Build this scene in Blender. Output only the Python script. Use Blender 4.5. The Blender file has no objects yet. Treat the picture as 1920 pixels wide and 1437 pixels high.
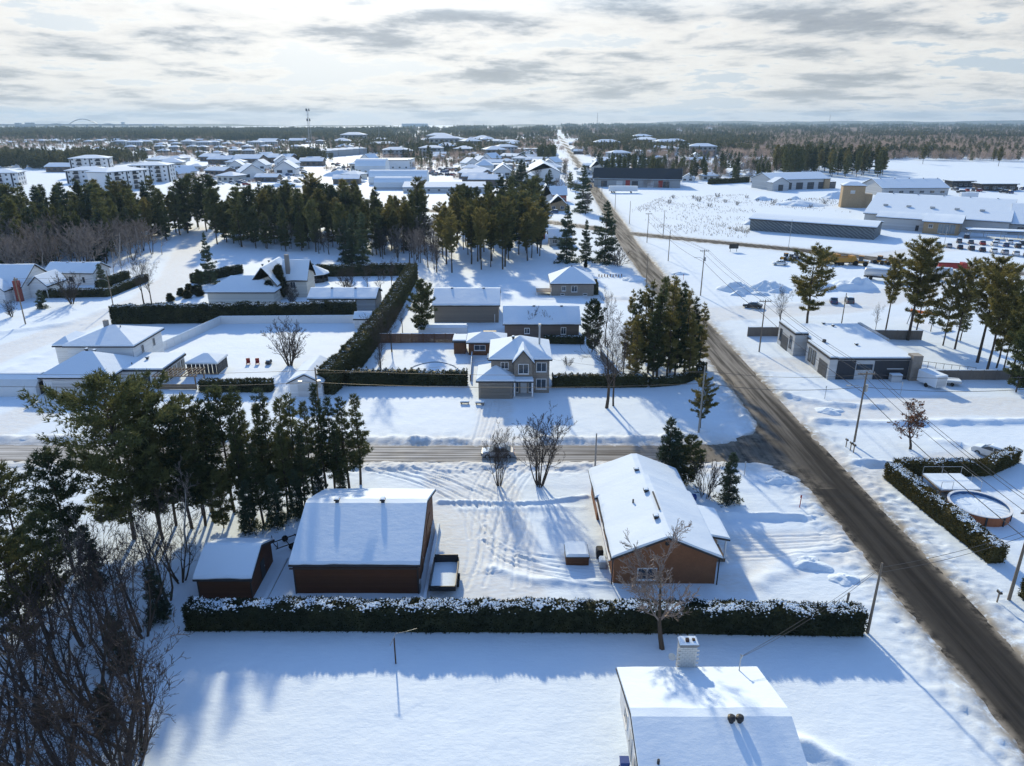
import bpy, math, random
import numpy as np
from mathutils import Vector

# ------------------------------------------------------------------ camera, sky, sun, exposure
S = bpy.context.scene
COL = S.collection
F_PX, CAM_H = 1330.0, 42.0
PITCH = math.atan((718.5 - 229.0) / F_PX)
cam = bpy.data.cameras.new('camera')
cam.sensor_width = 36.0
cam.sensor_fit = 'HORIZONTAL'
cam.lens = F_PX / 1920.0 * 36.0
cam.clip_start = 0.5
cam.clip_end = 80000.0
cam_ob = bpy.data.objects.new('camera', cam)
COL.objects.link(cam_ob)
cam_ob.location = (0, 0, CAM_H)
cam_ob.rotation_euler = (math.pi / 2 - PITCH, 0, 0)
S.camera = cam_ob

SUN_EL, SUN_AZ = math.radians(24.5), math.radians(-11.5)     # azimuth measured from +Y towards +X
world = bpy.data.worlds.new('World')
S.world = world
world.use_nodes = True
nt = world.node_tree
nt.nodes.clear()
def wn(t, **kw):
    n = nt.nodes.new(t)
    for k, v in kw.items():
        setattr(n, k, v)
    return n
def wmath(op, a, b=None, clamp=False):
    n = wn('ShaderNodeMath', operation=op, use_clamp=clamp)
    for i, q in enumerate((a, b)):
        if q is None:
            continue
        if isinstance(q, (int, float)):
            n.inputs[i].default_value = q
        else:
            nt.links.new(q, n.inputs[i])
    return n.outputs[0]
def wmix(fac, a, b):
    n = wn('ShaderNodeMix', data_type='RGBA')
    if isinstance(fac, (int, float)):
        n.inputs[0].default_value = fac
    else:
        nt.links.new(fac, n.inputs[0])
    for i, q in ((6, a), (7, b)):
        if isinstance(q, tuple):
            n.inputs[i].default_value = q + (1,)
        else:
            nt.links.new(q, n.inputs[i])
    return n.outputs[2]
def wramp(x, lo, hi):
    n = wn('ShaderNodeMapRange', interpolation_type='SMOOTHSTEP')
    nt.links.new(x, n.inputs[0])
    n.inputs[1].default_value, n.inputs[2].default_value = lo, hi
    return n.outputs[0]
def wnoise(vec, scale, detail, rough, dist=0.0):
    n = wn('ShaderNodeTexNoise')
    nt.links.new(vec, n.inputs['Vector'])
    n.inputs['Scale'].default_value = scale
    n.inputs['Detail'].default_value = detail
    n.inputs['Roughness'].default_value = rough
    n.inputs['Distortion'].default_value = dist
    return n.outputs[0]
tc = wn('ShaderNodeTexCoord')
sep = wn('ShaderNodeSeparateXYZ')
nt.links.new(tc.outputs['Generated'], sep.inputs[0])
zc = wmath('MAXIMUM', sep.outputs[2], 0.0)
den = wmath('ADD', zc, 0.115)
comb = wn('ShaderNodeCombineXYZ')
nt.links.new(wmath('DIVIDE', sep.outputs[0], den), comb.inputs[0])
nt.links.new(wmath('DIVIDE', sep.outputs[1], den), comb.inputs[1])
nt.links.new(wmath('MULTIPLY', zc, 9.0), comb.inputs[2])
cv = comb.outputs[0]
n_big = wnoise(cv, 0.85, 13.0, 0.62, 0.15)
n_mid = wnoise(cv, 2.1, 13.0, 0.66, 0.1)
n_fin = wnoise(cv, 0.33, 4.0, 0.5, 0.0)
# a slanting view through broken cloud meets more of it: cover grows towards the horizon
slant = wmath('MULTIPLY', wmath('POWER', wmath('SUBTRACT', 1.0, zc, True), 7.0), 0.24)
nsum = wmath('ADD', wmath('MULTIPLY', n_big, 0.68), wmath('ADD', wmath('MULTIPLY', n_mid, 0.22), wmath('MULTIPLY', n_fin, 0.10)))
nsum = wmath('ADD', wmath('MULTIPLY', wmath('SUBTRACT', nsum, 0.5), 1.5), 0.515)
cover = wramp(wmath('ADD', nsum, slant), 0.55, 0.68)
dotn = wn('ShaderNodeVectorMath', operation='DOT_PRODUCT')
nt.links.new(tc.outputs['Generated'], dotn.inputs[0])
dotn.inputs[1].default_value = (math.sin(SUN_AZ) * math.cos(SUN_EL), math.cos(SUN_AZ) * math.cos(SUN_EL), math.sin(SUN_EL))
nearsun = wmath('POWER', wmath('MAXIMUM', dotn.outputs['Value'], 0.0), 10.0)
gap = wmix(wmath('MULTIPLY', nearsun, 1.3, True), (0.64, 0.75, 0.86), (1.15, 1.13, 1.08))     # bright veil round the sun, pale blue away from it
rampn = wn('ShaderNodeValToRGB')
nt.links.new(nsum, rampn.inputs[0])
el = rampn.color_ramp.elements
el[0].position = 0.45; el[0].color = (1.13, 1.10, 1.04, 1)
el[1].position = 0.525; el[1].color = (1.0, 0.975, 0.935, 1)
for p_, c_ in ((0.57, (0.75, 0.765, 0.78, 1)), (0.615, (0.49, 0.52, 0.56, 1)), (0.70, (0.38, 0.41, 0.455, 1))):
    e_ = el.new(p_); e_.color = c_
cloud = wmix(wramp(nsum, 0.43, 0.475), gap, rampn.outputs[0])
hz = wmath('POWER', wmath('SUBTRACT', 1.0, wmath('MULTIPLY', zc, 1.0), True), 22.0)
cloud = wmix(wmath('MULTIPLY', hz, 0.42), cloud, (1.0, 0.965, 0.91))
glow = wmath('ADD', 0.88, wmath('MULTIPLY', nearsun, 0.32))
vs = wn('ShaderNodeVectorMath', operation='SCALE')
nt.links.new(cloud, vs.inputs[0]); nt.links.new(glow, vs.inputs['Scale'])
cloud = vs.outputs[0]
sky = wn('ShaderNodeTexSky', sky_type='NISHITA', sun_disc=False, sun_elevation=SUN_EL,
         sun_rotation=SUN_AZ % (2 * math.pi), altitude=50.0, air_density=1.0, dust_density=0.2, ozone_density=4.0)
bg_sky = wn('ShaderNodeBackground')
nt.links.new(sky.outputs[0], bg_sky.inputs[0])
bg_sky.inputs[1].default_value = 0.15
bg_cl = wn('ShaderNodeBackground')
nt.links.new(cloud, bg_cl.inputs[0])
bg_cl.inputs[1].default_value = 0.57
veil = wmath('SUBTRACT', 0.97, wmath('MULTIPLY', wramp(zc, 0.11, 0.30), 0.96))       # thin high cloud, thickest along the slanting view
fac = wmath('MAXIMUM', veil, wmath('MULTIPLY', cover, 0.85))
mixs = wn('ShaderNodeMixShader')
nt.links.new(fac, mixs.inputs[0])
nt.links.new(bg_sky.outputs[0], mixs.inputs[1])
nt.links.new(bg_cl.outputs[0], mixs.inputs[2])
wout = wn('ShaderNodeOutputWorld')
nt.links.new(mixs.outputs[0], wout.inputs[0])

sun = bpy.data.lights.new('sun', 'SUN')
sun.energy = 3.15
sun.angle = math.radians(1.8)
sun.color = (1.0, 0.865, 0.58)
sun_ob = bpy.data.objects.new('sun', sun)
COL.objects.link(sun_ob)
to_sun = Vector((math.sin(SUN_AZ) * math.cos(SUN_EL), math.cos(SUN_AZ) * math.cos(SUN_EL), math.sin(SUN_EL)))
sun_ob.rotation_euler = to_sun.to_track_quat('Z', 'Y').to_euler()
sun_ob.location = to_sun * 300

S.view_settings.view_transform = 'Standard'
S.view_settings.look = 'None'
S.view_settings.gamma = 1.0
S.view_settings.exposure = 0.68
S.cycles.use_denoising = True
S.cycles.max_bounces = 5
S.cycles.diffuse_bounces = 2
S.cycles.glossy_bounces = 2
S.cycles.transmission_bounces = 2
S.cycles.transparent_max_bounces = 4
S.cycles.volume_bounces = 0
S.cycles.caustics_reflective = False
S.cycles.caustics_refractive = False
S.cycles.sample_clamp_indirect = 4.0

# ------------------------------------------------------------------ helpers
RNG = np.random.default_rng(11)
R = random.Random(5)
_c, _s = math.cos(PITCH), math.sin(PITCH)
def G(u, v, z=0.0):
    """ground position (metres) surveyed from a point of the 1920 px wide photograph"""
    a = (u - 960) / F_PX
    b = -(v - 718.5) / F_PX
    dy, dz = _c + b * _s, -_s + b * _c
    t = (z - CAM_H) / dz
    return a * t, dy * t
def HT(v, y):
    b = -(v - 718.5) / F_PX
    return CAM_H + (-_s + b * _c) * y / (_c + b * _s)

def vnoise(x, y, seed=0):
    """smooth value noise, vectorised"""
    x = np.asarray(x, float); y = np.asarray(y, float)
    xi, yi = np.floor(x).astype(np.int64), np.floor(y).astype(np.int64)
    fx, fy = x - xi, y - yi
    fx, fy = fx * fx * (3 - 2 * fx), fy * fy * (3 - 2 * fy)
    def h(i, j):
        n = (i * 374761393 + j * 668265263 + seed * 974711) & 0x7fffffff
        n = ((n ^ (n >> 13)) * 1274126177) & 0x7fffffff
        return ((n ^ (n >> 16)) & 0xffff) / 65535.0
    a, b, c, d = h(xi, yi), h(xi + 1, yi), h(xi, yi + 1), h(xi + 1, yi + 1)
    return (a * (1 - fx) + b * fx) * (1 - fy) + (c * (1 - fx) + d * fx) * fy
def fbm(x, y, seed=0, oct=4):
    s, a, t = 0, .5, 0
    for k in range(oct):
        s = s + a * vnoise(x * 2 ** k, y * 2 ** k, seed + k); t += a; a *= .5
    return s / t
def polydist(x, y, pts):
    """distance to a polyline"""
    d = np.full(np.shape(x), 1e9)
    for (x0, y0), (x1, y1) in zip(pts[:-1], pts[1:]):
        dx, dy = x1 - x0, y1 - y0
        t = np.clip(((x - x0) * dx + (y - y0) * dy) / (dx * dx + dy * dy + 1e-9), 0, 1)
        d = np.minimum(d, np.hypot(x - x0 - t * dx, y - y0 - t * dy))
    return d

# ---- materials
def new_mat(name):
    m = bpy.data.materials.new(name)
    m.use_nodes = True
    n = m.node_tree
    b = n.nodes['Principled BSDF']
    return m, n, b
def rgba(c): return (c[0], c[1], c[2], 1.0)
def _tex(n, kind, scale, vec=None, mapping=None):
    t = n.nodes.new(kind)
    co = n.nodes.new('ShaderNodeTexCoord')
    src = co.outputs['Object']
    if vec == 'world':
        g = n.nodes.new('ShaderNodeNewGeometry'); src = g.outputs['Position']
    if mapping:
        mp = n.nodes.new('ShaderNodeMapping')
        mp.inputs['Scale'].default_value = mapping
        n.links.new(src, mp.inputs[0]); src = mp.outputs[0]
    n.links.new(src, t.inputs['Vector'])
    if 'Scale' in t.inputs:
        t.inputs['Scale'].default_value = scale
    return t
def _mix(n, fac, a, b, mode='MIX'):
    m = n.nodes.new('ShaderNodeMix'); m.data_type = 'RGBA'; m.blend_type = mode
    for i, q in ((0, fac), (6, a), (7, b)):
        if isinstance(q, (int, float)): m.inputs[i].default_value = q
        elif isinstance(q, tuple): m.inputs[i].default_value = rgba(q)
        else: n.links.new(q, m.inputs[i])
    return m.outputs[2]
def _rng(n, x, lo, hi, a=0.0, b=1.0):
    m = n.nodes.new('ShaderNodeMapRange'); m.interpolation_type = 'SMOOTHSTEP'
    n.links.new(x, m.inputs[0])
    for i, q in ((1, lo), (2, hi), (3, a), (4, b)): m.inputs[i].default_value = q
    return m.outputs[0]
def plain(name, col, rough=.7, var=.25, scale=3.0, metal=0.0, bump=0.0, mapping=None, spec=.3):
    m, n, b = new_mat(name)
    t = _tex(n, 'ShaderNodeTexNoise', scale, mapping=mapping)
    t.inputs['Detail'].default_value = 6
    dark = tuple(c * (1 - var) for c in col); lite = tuple(min(1, c * (1 + var)) for c in col)
    n.links.new(_mix(n, t.outputs[0], dark, lite), b.inputs['Base Color'])
    b.inputs['Roughness'].default_value = rough
    b.inputs['Metallic'].default_value = metal
    b.inputs['Specular IOR Level'].default_value = spec
    if bump:
        bp = n.nodes.new('ShaderNodeBump'); bp.inputs['Strength'].default_value = bump; bp.inputs['Distance'].default_value = .05
        n.links.new(t.outputs[0], bp.inputs['Height']); n.links.new(bp.outputs[0], b.inputs['Normal'])
    return m
def siding(name, col, pitch=.14, var=.15, depth=.7):
    """horizontal lap siding: relief lines, slight board-to-board tone"""
    m, n, b = new_mat(name)
    co = n.nodes.new('ShaderNodeTexCoord'); sp = n.nodes.new('ShaderNodeSeparateXYZ')
    n.links.new(co.outputs['Object'], sp.inputs[0])
    dv = n.nodes.new('ShaderNodeMath'); dv.operation = 'DIVIDE'; n.links.new(sp.outputs[2], dv.inputs[0]); dv.inputs[1].default_value = pitch
    fr = n.nodes.new('ShaderNodeMath'); fr.operation = 'FRACT'; n.links.new(dv.outputs[0], fr.inputs[0])
    fl = n.nodes.new('ShaderNodeMath'); fl.operation = 'FLOOR'; n.links.new(dv.outputs[0], fl.inputs[0])
    wn_ = n.nodes.new('ShaderNodeTexWhiteNoise'); wn_.noise_dimensions = '1D'; n.links.new(fl.outputs[0], wn_.inputs['W'])
    t = _tex(n, 'ShaderNodeTexNoise', 1.2, mapping=(1, 1, 6)); t.inputs['Detail'].default_value = 7
    base = _mix(n, t.outputs[0], tuple(c * (1 - var) for c in col), tuple(c * (1 + var) for c in col))
    base = _mix(n, wn_.outputs[0], base, tuple(c * .82 for c in col))
    n.links.new(base, b.inputs['Base Color'])
    b.inputs['Roughness'].default_value = .6; b.inputs['Specular IOR Level'].default_value = .3
    bp = n.nodes.new('ShaderNodeBump'); bp.inputs['Strength'].default_value = depth; bp.inputs['Distance'].default_value = .03; bp.invert = True
    n.links.new(fr.outputs[0], bp.inputs['Height']); n.links.new(bp.outputs[0], b.inputs['Normal'])
    return m
def brickmat(name, c1, c2, mortar, scale=4.5):
    m, n, b = new_mat(name)
    co = n.nodes.new('ShaderNodeTexCoord'); sp = n.nodes.new('ShaderNodeSeparateXYZ'); cb = n.nodes.new('ShaderNodeCombineXYZ')
    n.links.new(co.outputs['Object'], sp.inputs[0])
    ad = n.nodes.new('ShaderNodeMath'); n.links.new(sp.outputs[0], ad.inputs[0]); n.links.new(sp.outputs[1], ad.inputs[1])
    n.links.new(ad.outputs[0], cb.inputs[0]); n.links.new(sp.outputs[2], cb.inputs[1])
    t = n.nodes.new('ShaderNodeTexBrick'); n.links.new(cb.outputs[0], t.inputs['Vector'])
    t.inputs['Scale'].default_value = scale
    t.inputs['Color1'].default_value = rgba(c1); t.inputs['Color2'].default_value = rgba(c2); t.inputs['Mortar'].default_value = rgba(mortar)
    t.inputs['Mortar Size'].default_value = .012
    n2 = _tex(n, 'ShaderNodeTexNoise', 1.5); n2.inputs['Detail'].default_value = 5
    n.links.new(_mix(n, _rng(n, n2.outputs[0], .3, .7, 0, .35), t.outputs[0], tuple(c * .6 for c in c1)), b.inputs['Base Color'])
    b.inputs['Roughness'].default_value = .85
    bp = n.nodes.new('ShaderNodeBump'); bp.inputs['Strength'].default_value = .5; bp.inputs['Distance'].default_value = .02; bp.invert = True
    n.links.new(t.outputs[1], bp.inputs['Height']); n.links.new(bp.outputs[0], b.inputs['Normal'])
    return m
def snowmat(name, bump=.5, dirt=False):
    m, n, b = new_mat(name)
    t1 = _tex(n, 'ShaderNodeTexNoise', .35, 'world'); t1.inputs['Detail'].default_value = 8; t1.inputs['Roughness'].default_value = .6
    t2 = _tex(n, 'ShaderNodeTexNoise', 1.6, 'world', mapping=(.6, 1.6, 1)); t2.inputs['Detail'].default_value = 9; t2.inputs['Roughness'].default_value = .68
    col = _mix(n, t1.outputs[0], (.70, .81, .935), (.77, .86, .95))
    if dirt:
        at = n.nodes.new('ShaderNodeAttribute'); at.attribute_name = 'dirt'
        t3 = _tex(n, 'ShaderNodeTexNoise', .9, 'world'); t3.inputs['Detail'].default_value = 8; t3.inputs['Roughness'].default_value = .7
        mm = n.nodes.new('ShaderNodeMath'); mm.operation = 'MULTIPLY'
        n.links.new(at.outputs['Fac'], mm.inputs[0]); n.links.new(_rng(n, t3.outputs[0], .28, .55), mm.inputs[1])
        col = _mix(n, mm.outputs[0], col, (.30, .265, .215))
        at2 = n.nodes.new('ShaderNodeAttribute'); at2.attribute_name = 'packed'
        m2 = n.nodes.new('ShaderNodeMath'); m2.operation = 'MULTIPLY'
        n.links.new(at2.outputs['Fac'], m2.inputs[0]); n.links.new(_rng(n, t2.outputs[0], .25, .75, .25, 1), m2.inputs[1])
        col = _mix(n, m2.outputs[0], col, (.68, .69, .70))
    n.links.new(col, b.inputs['Base Color'])
    b.inputs['Roughness'].default_value = .75; b.inputs['Specular IOR Level'].default_value = .1
    ad = n.nodes.new('ShaderNodeMath'); n.links.new(t1.outputs[0], ad.inputs[0])
    ml = n.nodes.new('ShaderNodeMath'); ml.operation = 'MULTIPLY'; n.links.new(t2.outputs[0], ml.inputs[0]); ml.inputs[1].default_value = .35
    n.links.new(ml.outputs[0], ad.inputs[1])
    bp = n.nodes.new('ShaderNodeBump'); bp.inputs['Strength'].default_value = bump; bp.inputs['Distance'].default_value = .35
    n.links.new(ad.outputs[0], bp.inputs['Height']); n.links.new(bp.outputs[0], b.inputs['Normal'])
    return m
def leafmat(name, c1, c2, trans=.25, rough=.7):
    m, n, b = new_mat(name)
    oi = n.nodes.new('ShaderNodeObjectInfo')
    t = _tex(n, 'ShaderNodeTexNoise', .55); t.inputs['Detail'].default_value = 5
    ad = n.nodes.new('ShaderNodeMath'); ad.operation = 'MULTIPLY_ADD'
    n.links.new(oi.outputs['Random'], ad.inputs[0]); ad.inputs[1].default_value = .45; n.links.new(t.outputs[0], ad.inputs[2])
    f = _rng(n, ad.outputs[0], .42, 1.0)
    col = _mix(n, f, c1, c2)
    n.links.new(col, b.inputs['Base Color']); b.inputs['Roughness'].default_value = rough; b.inputs['Specular IOR Level'].default_value = .2
    tr = n.nodes.new('ShaderNodeBsdfTranslucent'); n.links.new(col, tr.inputs[0])
    mx = n.nodes.new('ShaderNodeMixShader'); mx.inputs[0].default_value = trans
    n.links.new(b.outputs[0], mx.inputs[1]); n.links.new(tr.outputs[0], mx.inputs[2])
    n.links.new(mx.outputs[0], n.nodes['Material Output'].inputs[0])
    return m
def glassmat(name, col=(.02, .028, .038)):
    m, n, b = new_mat(name)
    t = _tex(n, 'ShaderNodeTexNoise', .7)
    n.links.new(_mix(n, t.outputs[0], col, tuple(c * 2.2 for c in col)), b.inputs['Base Color'])
    b.inputs['Roughness'].default_value = .08; b.inputs['Specular IOR Level'].default_value = .6
    return m

M = {}
M['snow'] = snowmat('snow_ground', .38, True)
M['snow_roof'] = snowmat('snow_on_things', .22)
M['snow_pile'] = snowmat('snow_pile', .9)
M['white_siding'] = siding('white_siding', (.78, .79, .80), .16, .06, .5)
M['cream_wall'] = siding('cream_wall', (.62, .60, .55), .25, .06, .4)
M['grey_wall'] = siding('grey_wall', (.36, .38, .40), .3, .1, .5)
M['pale_grey_wall'] = siding('pale_grey_wall', (.52, .535, .55), .4, .08, .4)
M['brown_siding'] = siding('brown_siding', (.15, .062, .027), .17, .3, 1.0)
M['dark_brown_siding'] = siding('dark_brown_siding', (.125, .046, .020), .17, .3, 1.0)
M['tan_siding'] = siding('tan_siding', (.235, .20, .165), .16, .12, .6)
M['brown_grey_siding'] = siding('brown_grey_siding', (.155, .125, .11), .2, .15, .6)
M['brick_brown'] = brickmat('brick_brown', (.30, .122, .05), (.23, .09, .038), (.18, .12, .085), 5.0)
M['brick_grey'] = brickmat('brick_grey', (.30, .255, .21), (.22, .19, .165), (.36, .34, .31), 4.0)
M['brick_tan'] = brickmat('brick_tan', (.40, .28, .16), (.33, .23, .13), (.4, .35, .28), 4.0)
M['brick_red'] = brickmat('brick_red', (.34, .06, .04), (.26, .045, .03), (.3, .2, .17), 4.0)
M['stone_white'] = plain('white_stone', (.64, .62, .58), .85, .22, 6, bump=.5)
M['mortar'] = plain('mortar', (.26, .25, .24), .9, .2, 8)
M['shingle'] = plain('dark_shingles', (.05, .05, .055), .9, .3, 4, bump=.4)
M['fascia'] = plain('fascia', (.06, .045, .04), .7, .2, 3)
M['white_trim'] = plain('white_trim', (.78, .79, .80), .5, .05, 3)
M['black_metal'] = plain('black_metal', (.03, .03, .033), .5, .3, 5)
M['dark_panel'] = plain('dark_panel', (.035, .038, .045), .6, .25, 2, mapping=(1, 1, .2))
M['grey_metal'] = plain('grey_metal', (.40, .42, .44), .45, .15, 4, metal=.5)
M['glass'] = glassmat('window_glass')
M['glass_pale'] = glassmat('window_glass_pale', (.10, .13, .15))  # a paler tint of the window glass
M['garage_tan'] = siding('garage_door_tan', (.24, .21, .175), .5, .1, .7)
M['garage_white'] = siding('garage_door_white', (.66, .66, .66), .5, .05, .6)
M['garage_dark'] = siding('garage_door_dark', (.07, .075, .085), .5, .1, .6)
M['wood_pole'] = plain('weathered_pole', (.20, .165, .13), .9, .3, 3, mapping=(4, 4, .3), bump=.3)
M['grey_pole'] = plain('grey_pole', (.28, .28, .27), .8, .2, 3, mapping=(4, 4, .3))
M['wire'] = plain('wire', (.05, .05, .055), .6, .1, 3)
M['rust_metal'] = plain('rust_metal', (.06, .035, .025), .8, .3, 5)
M['fence_brown'] = plain('fence_brown', (.16, .075, .04), .85, .35, 2, mapping=(5, 5, .4), bump=.3)
M['fence_grey'] = plain('fence_grey', (.16, .145, .13), .85, .35, 2, mapping=(5, 5, .4), bump=.3)
M['deck'] = plain('deck_wood', (.22, .16, .11), .85, .3, 3)
M['bark'] = plain('bark', (.075, .058, .045), .95, .4, 5, mapping=(3, 3, .6), bump=.4)
M['twig'] = plain('twigs', (.055, .045, .042), .9, .35, 2)
M['twig_grey'] = plain('grey_twigs', (.24, .205, .185), .9, .35, 2)
M['twig_pale'] = plain('pale_twigs', (.25, .21, .19), .9, .3, 2)
M['birch'] = plain('birch_bark', (.42, .39, .36), .8, .4, 4, mapping=(1, 1, 5))
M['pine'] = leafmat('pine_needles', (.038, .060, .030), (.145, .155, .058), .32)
M['pine_gold'] = leafmat('sunlit_pine_needles', (.070, .082, .030), (.25, .215, .07), .4)  # lighter copy of the pine needles, sunlit gold put into the colour
M['spruce'] = leafmat('spruce_needles', (.034, .058, .042), (.09, .125, .072), .28)
M['cedar'] = leafmat('cedar_leaves', (.026, .036, .020), (.075, .078, .034), .2)
M['cedar_gold'] = leafmat('cedar_leaves_olive', (.055, .055, .02), (.13, .105, .035), .25)
M['dryleaf'] = leafmat('dry_leaves', (.14, .05, .02), (.24, .10, .04), .3)
M['weed'] = leafmat('dry_weeds', (.14, .105, .065), (.22, .17, .11), .2)
M['far_pine'] = leafmat('far_conifers', (.055, .072, .042), (.15, .15, .075), .35)
M['far_bare'] = leafmat('far_bare_trees', (.22, .175, .155), (.40, .32, .28), .45)
M['rubber'] = plain('rubber', (.02, .02, .02), .9, .2, 5)
M['yellow'] = plain('yellow_paint', (.48, .24, .045), .5, .2, 2)
M['red'] = plain('red_paint', (.32, .035, .03), .45, .2, 2)
M['blue'] = plain('blue_plastic', (.03, .07, .26), .5, .15, 2)
M['orange'] = plain('orange_plastic', (.75, .16, .03), .6, .15, 2)
M['pool_wood'] = plain('pool_wall', (.33, .11, .045), .6, .25, 2, mapping=(4, 4, .4))
M['pool_blue'] = plain('pool_liner', (.05, .12, .26), .5, .15, 2)
M['tarp'] = plain('white_tarp', (.66, .69, .71), .55, .08, 1.2, bump=.15)
M['silver'] = plain('silver_tank', (.55, .56, .58), .4, .1, 2, metal=.4)
for nm, c in (('car_white', (.72, .73, .74)), ('car_silver', (.34, .35, .37)), ('car_black', (.025, .026, .03)), ('car_blue', (.05, .09, .19)), ('car_red', (.30, .03, .025)), ('car_grey', (.12, .125, .135))):
    M[nm] = plain(nm, c, .35, .1, 2, spec=.5)

# ---- mesh building
class MB:
    def __init__(s): s.v, s.f, s.mi = [], [], []
    def add(s, V, Fs, mi=0):
        o = len(s.v)
        s.v += [tuple(p) for p in V]
        for f in Fs:
            s.f.append(tuple(i + o for i in f)); s.mi.append(mi)
        return s
    def box(s, x0, x1, y0, y1, z0, z1, mi=0):
        V = [(x0, y0, z0), (x1, y0, z0), (x1, y1, z0), (x0, y1, z0), (x0, y0, z1), (x1, y0, z1), (x1, y1, z1), (x0, y1, z1)]
        return s.add(V, [(0, 3, 2, 1), (4, 5, 6, 7), (0, 1, 5, 4), (1, 2, 6, 5), (2, 3, 7, 6), (3, 0, 4, 7)], mi)
    def prism(s, poly, axis, a, b, mi=0):
        """poly of 2-D points extruded along axis ('x': poly=(y,z), 'y': poly=(x,z), 'z': poly=(x,y))"""
        n = len(poly)
        mk = {'x': lambda t, p: (t, p[0], p[1]), 'y': lambda t, p: (p[0], t, p[1]), 'z': lambda t, p: (p[0], p[1], t)}[axis]
        V = [mk(a, p) for p in poly] + [mk(b, p) for p in poly]
        Fs = [tuple(range(n))[::-1], tuple(range(n, 2 * n))] + [(i, (i + 1) % n, n + (i + 1) % n, n + i) for i in range(n)]
        return s.add(V, Fs, mi)
    def tube(s, pts, rad, n=6, mi=0, cap=True):
        pts = [Vector(p) for p in pts]
        if not isinstance(rad, (list, tuple)): rad = [rad] * len(pts)
        V, Fs = [], []
        for i, p in enumerate(pts):
            d = (pts[min(i + 1, len(pts) - 1)] - pts[max(i - 1, 0)]).normalized()
            a = d.orthogonal().normalized() if abs(d.z) < .99 else Vector((1, 0, 0))
            a = (a - d * a.dot(d)).normalized(); b = d.cross(a)
            for k in range(n):
                t = 2 * math.pi * k / n
                V.append(p + (a * math.cos(t) + b * math.sin(t)) * rad[i])
        for i in range(len(pts) - 1):
            for k in range(n):
                k2 = (k + 1) % n
                Fs.append((i * n + k, i * n + k2, (i + 1) * n + k2, (i + 1) * n + k))
        if cap:
            Fs.append(tuple(range(n))[::-1]); Fs.append(tuple(range((len(pts) - 1) * n, len(pts) * n)))
        return s.add(V, Fs, mi)
    def build(s, name, mats, parent=None, smooth=False, loc=None):
        me = bpy.data.meshes.new(name)
        me.from_pydata([tuple(p) for p in s.v], [], s.f)
        for m in (mats if isinstance(mats, (list, tuple)) else [mats]):
            me.materials.append(M[m] if isinstance(m, str) else m)
        if len(me.materials) > 1: me.polygons.foreach_set('material_index', s.mi)
        if smooth: me.polygons.foreach_set('use_smooth', [True] * len(me.polygons))
        me.update()
        return link(name, me, parent, loc)
def link(name, me, parent=None, loc=None):
    o = bpy.data.objects.new(name, me)
    COL.objects.link(o)
    if parent is not None: o.parent = parent
    if loc is not None: o.location = loc
    return o
def np_mesh(name, V, Fs, mats, smooth=False, attrs=None):
    """V (n,3), Fs list of integer arrays (m,3) or (m,4)"""
    me = bpy.data.meshes.new(name)
    V = np.asarray(V, np.float32)
    me.vertices.add(len(V)); me.vertices.foreach_set('co', V.ravel())
    Fs = [np.asarray(f, np.int32) for f in Fs if len(f)]
    idx = np.concatenate([f.ravel() for f in Fs])
    tot = np.concatenate([np.full(len(f), f.shape[1], np.int32) for f in Fs])
    me.loops.add(len(idx)); me.loops.foreach_set('vertex_index', idx)
    me.polygons.add(len(tot))
    me.polygons.foreach_set('loop_start', np.concatenate([[0], np.cumsum(tot)[:-1]]).astype(np.int32))
    me.polygons.foreach_set('loop_total', tot)
    if smooth: me.polygons.foreach_set('use_smooth', np.ones(len(tot), bool))
    for k, a in (attrs or {}).items():
        at = me.attributes.new(k, 'FLOAT', 'POINT'); at.data.foreach_set('value', np.asarray(a, np.float32))
    for m in (mats if isinstance(mats, (list, tuple)) else [mats]):
        me.materials.append(M[m] if isinstance(m, str) else m)
    me.update(calc_edges=True)
    return me
def tag(o, label, cat, group=None):
    o['label'] = label; o['category'] = cat
    if group: o['group'] = group
    return o
def thing(name, label, cat, loc=(0, 0, 0), rz=0.0, group=None, scale=1.0):
    o = link(name, None, None, loc)
    o.rotation_euler = (0, 0, rz); o.scale = (scale,) * 3
    o.empty_display_size = .5
    return tag(o, label, cat, group)
def dup(root, loc, rz=0.0, scale=None, label=None, group=None):
    def cp(o, par):
        c = o.copy(); COL.objects.link(c); c.parent = par
        for ch in o.children: cp(ch, c)
        return c
    r = cp(root, None)
    r.location = loc; r.rotation_euler = (0, 0, rz)
    if scale is not None: r.scale = scale if isinstance(scale, tuple) else (scale,) * 3
    if label: r['label'] = label
    if group: r['group'] = group
    return r
def drop(root):
    for ch in list(root.children): drop(ch)
    bpy.data.objects.remove(root)

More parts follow.
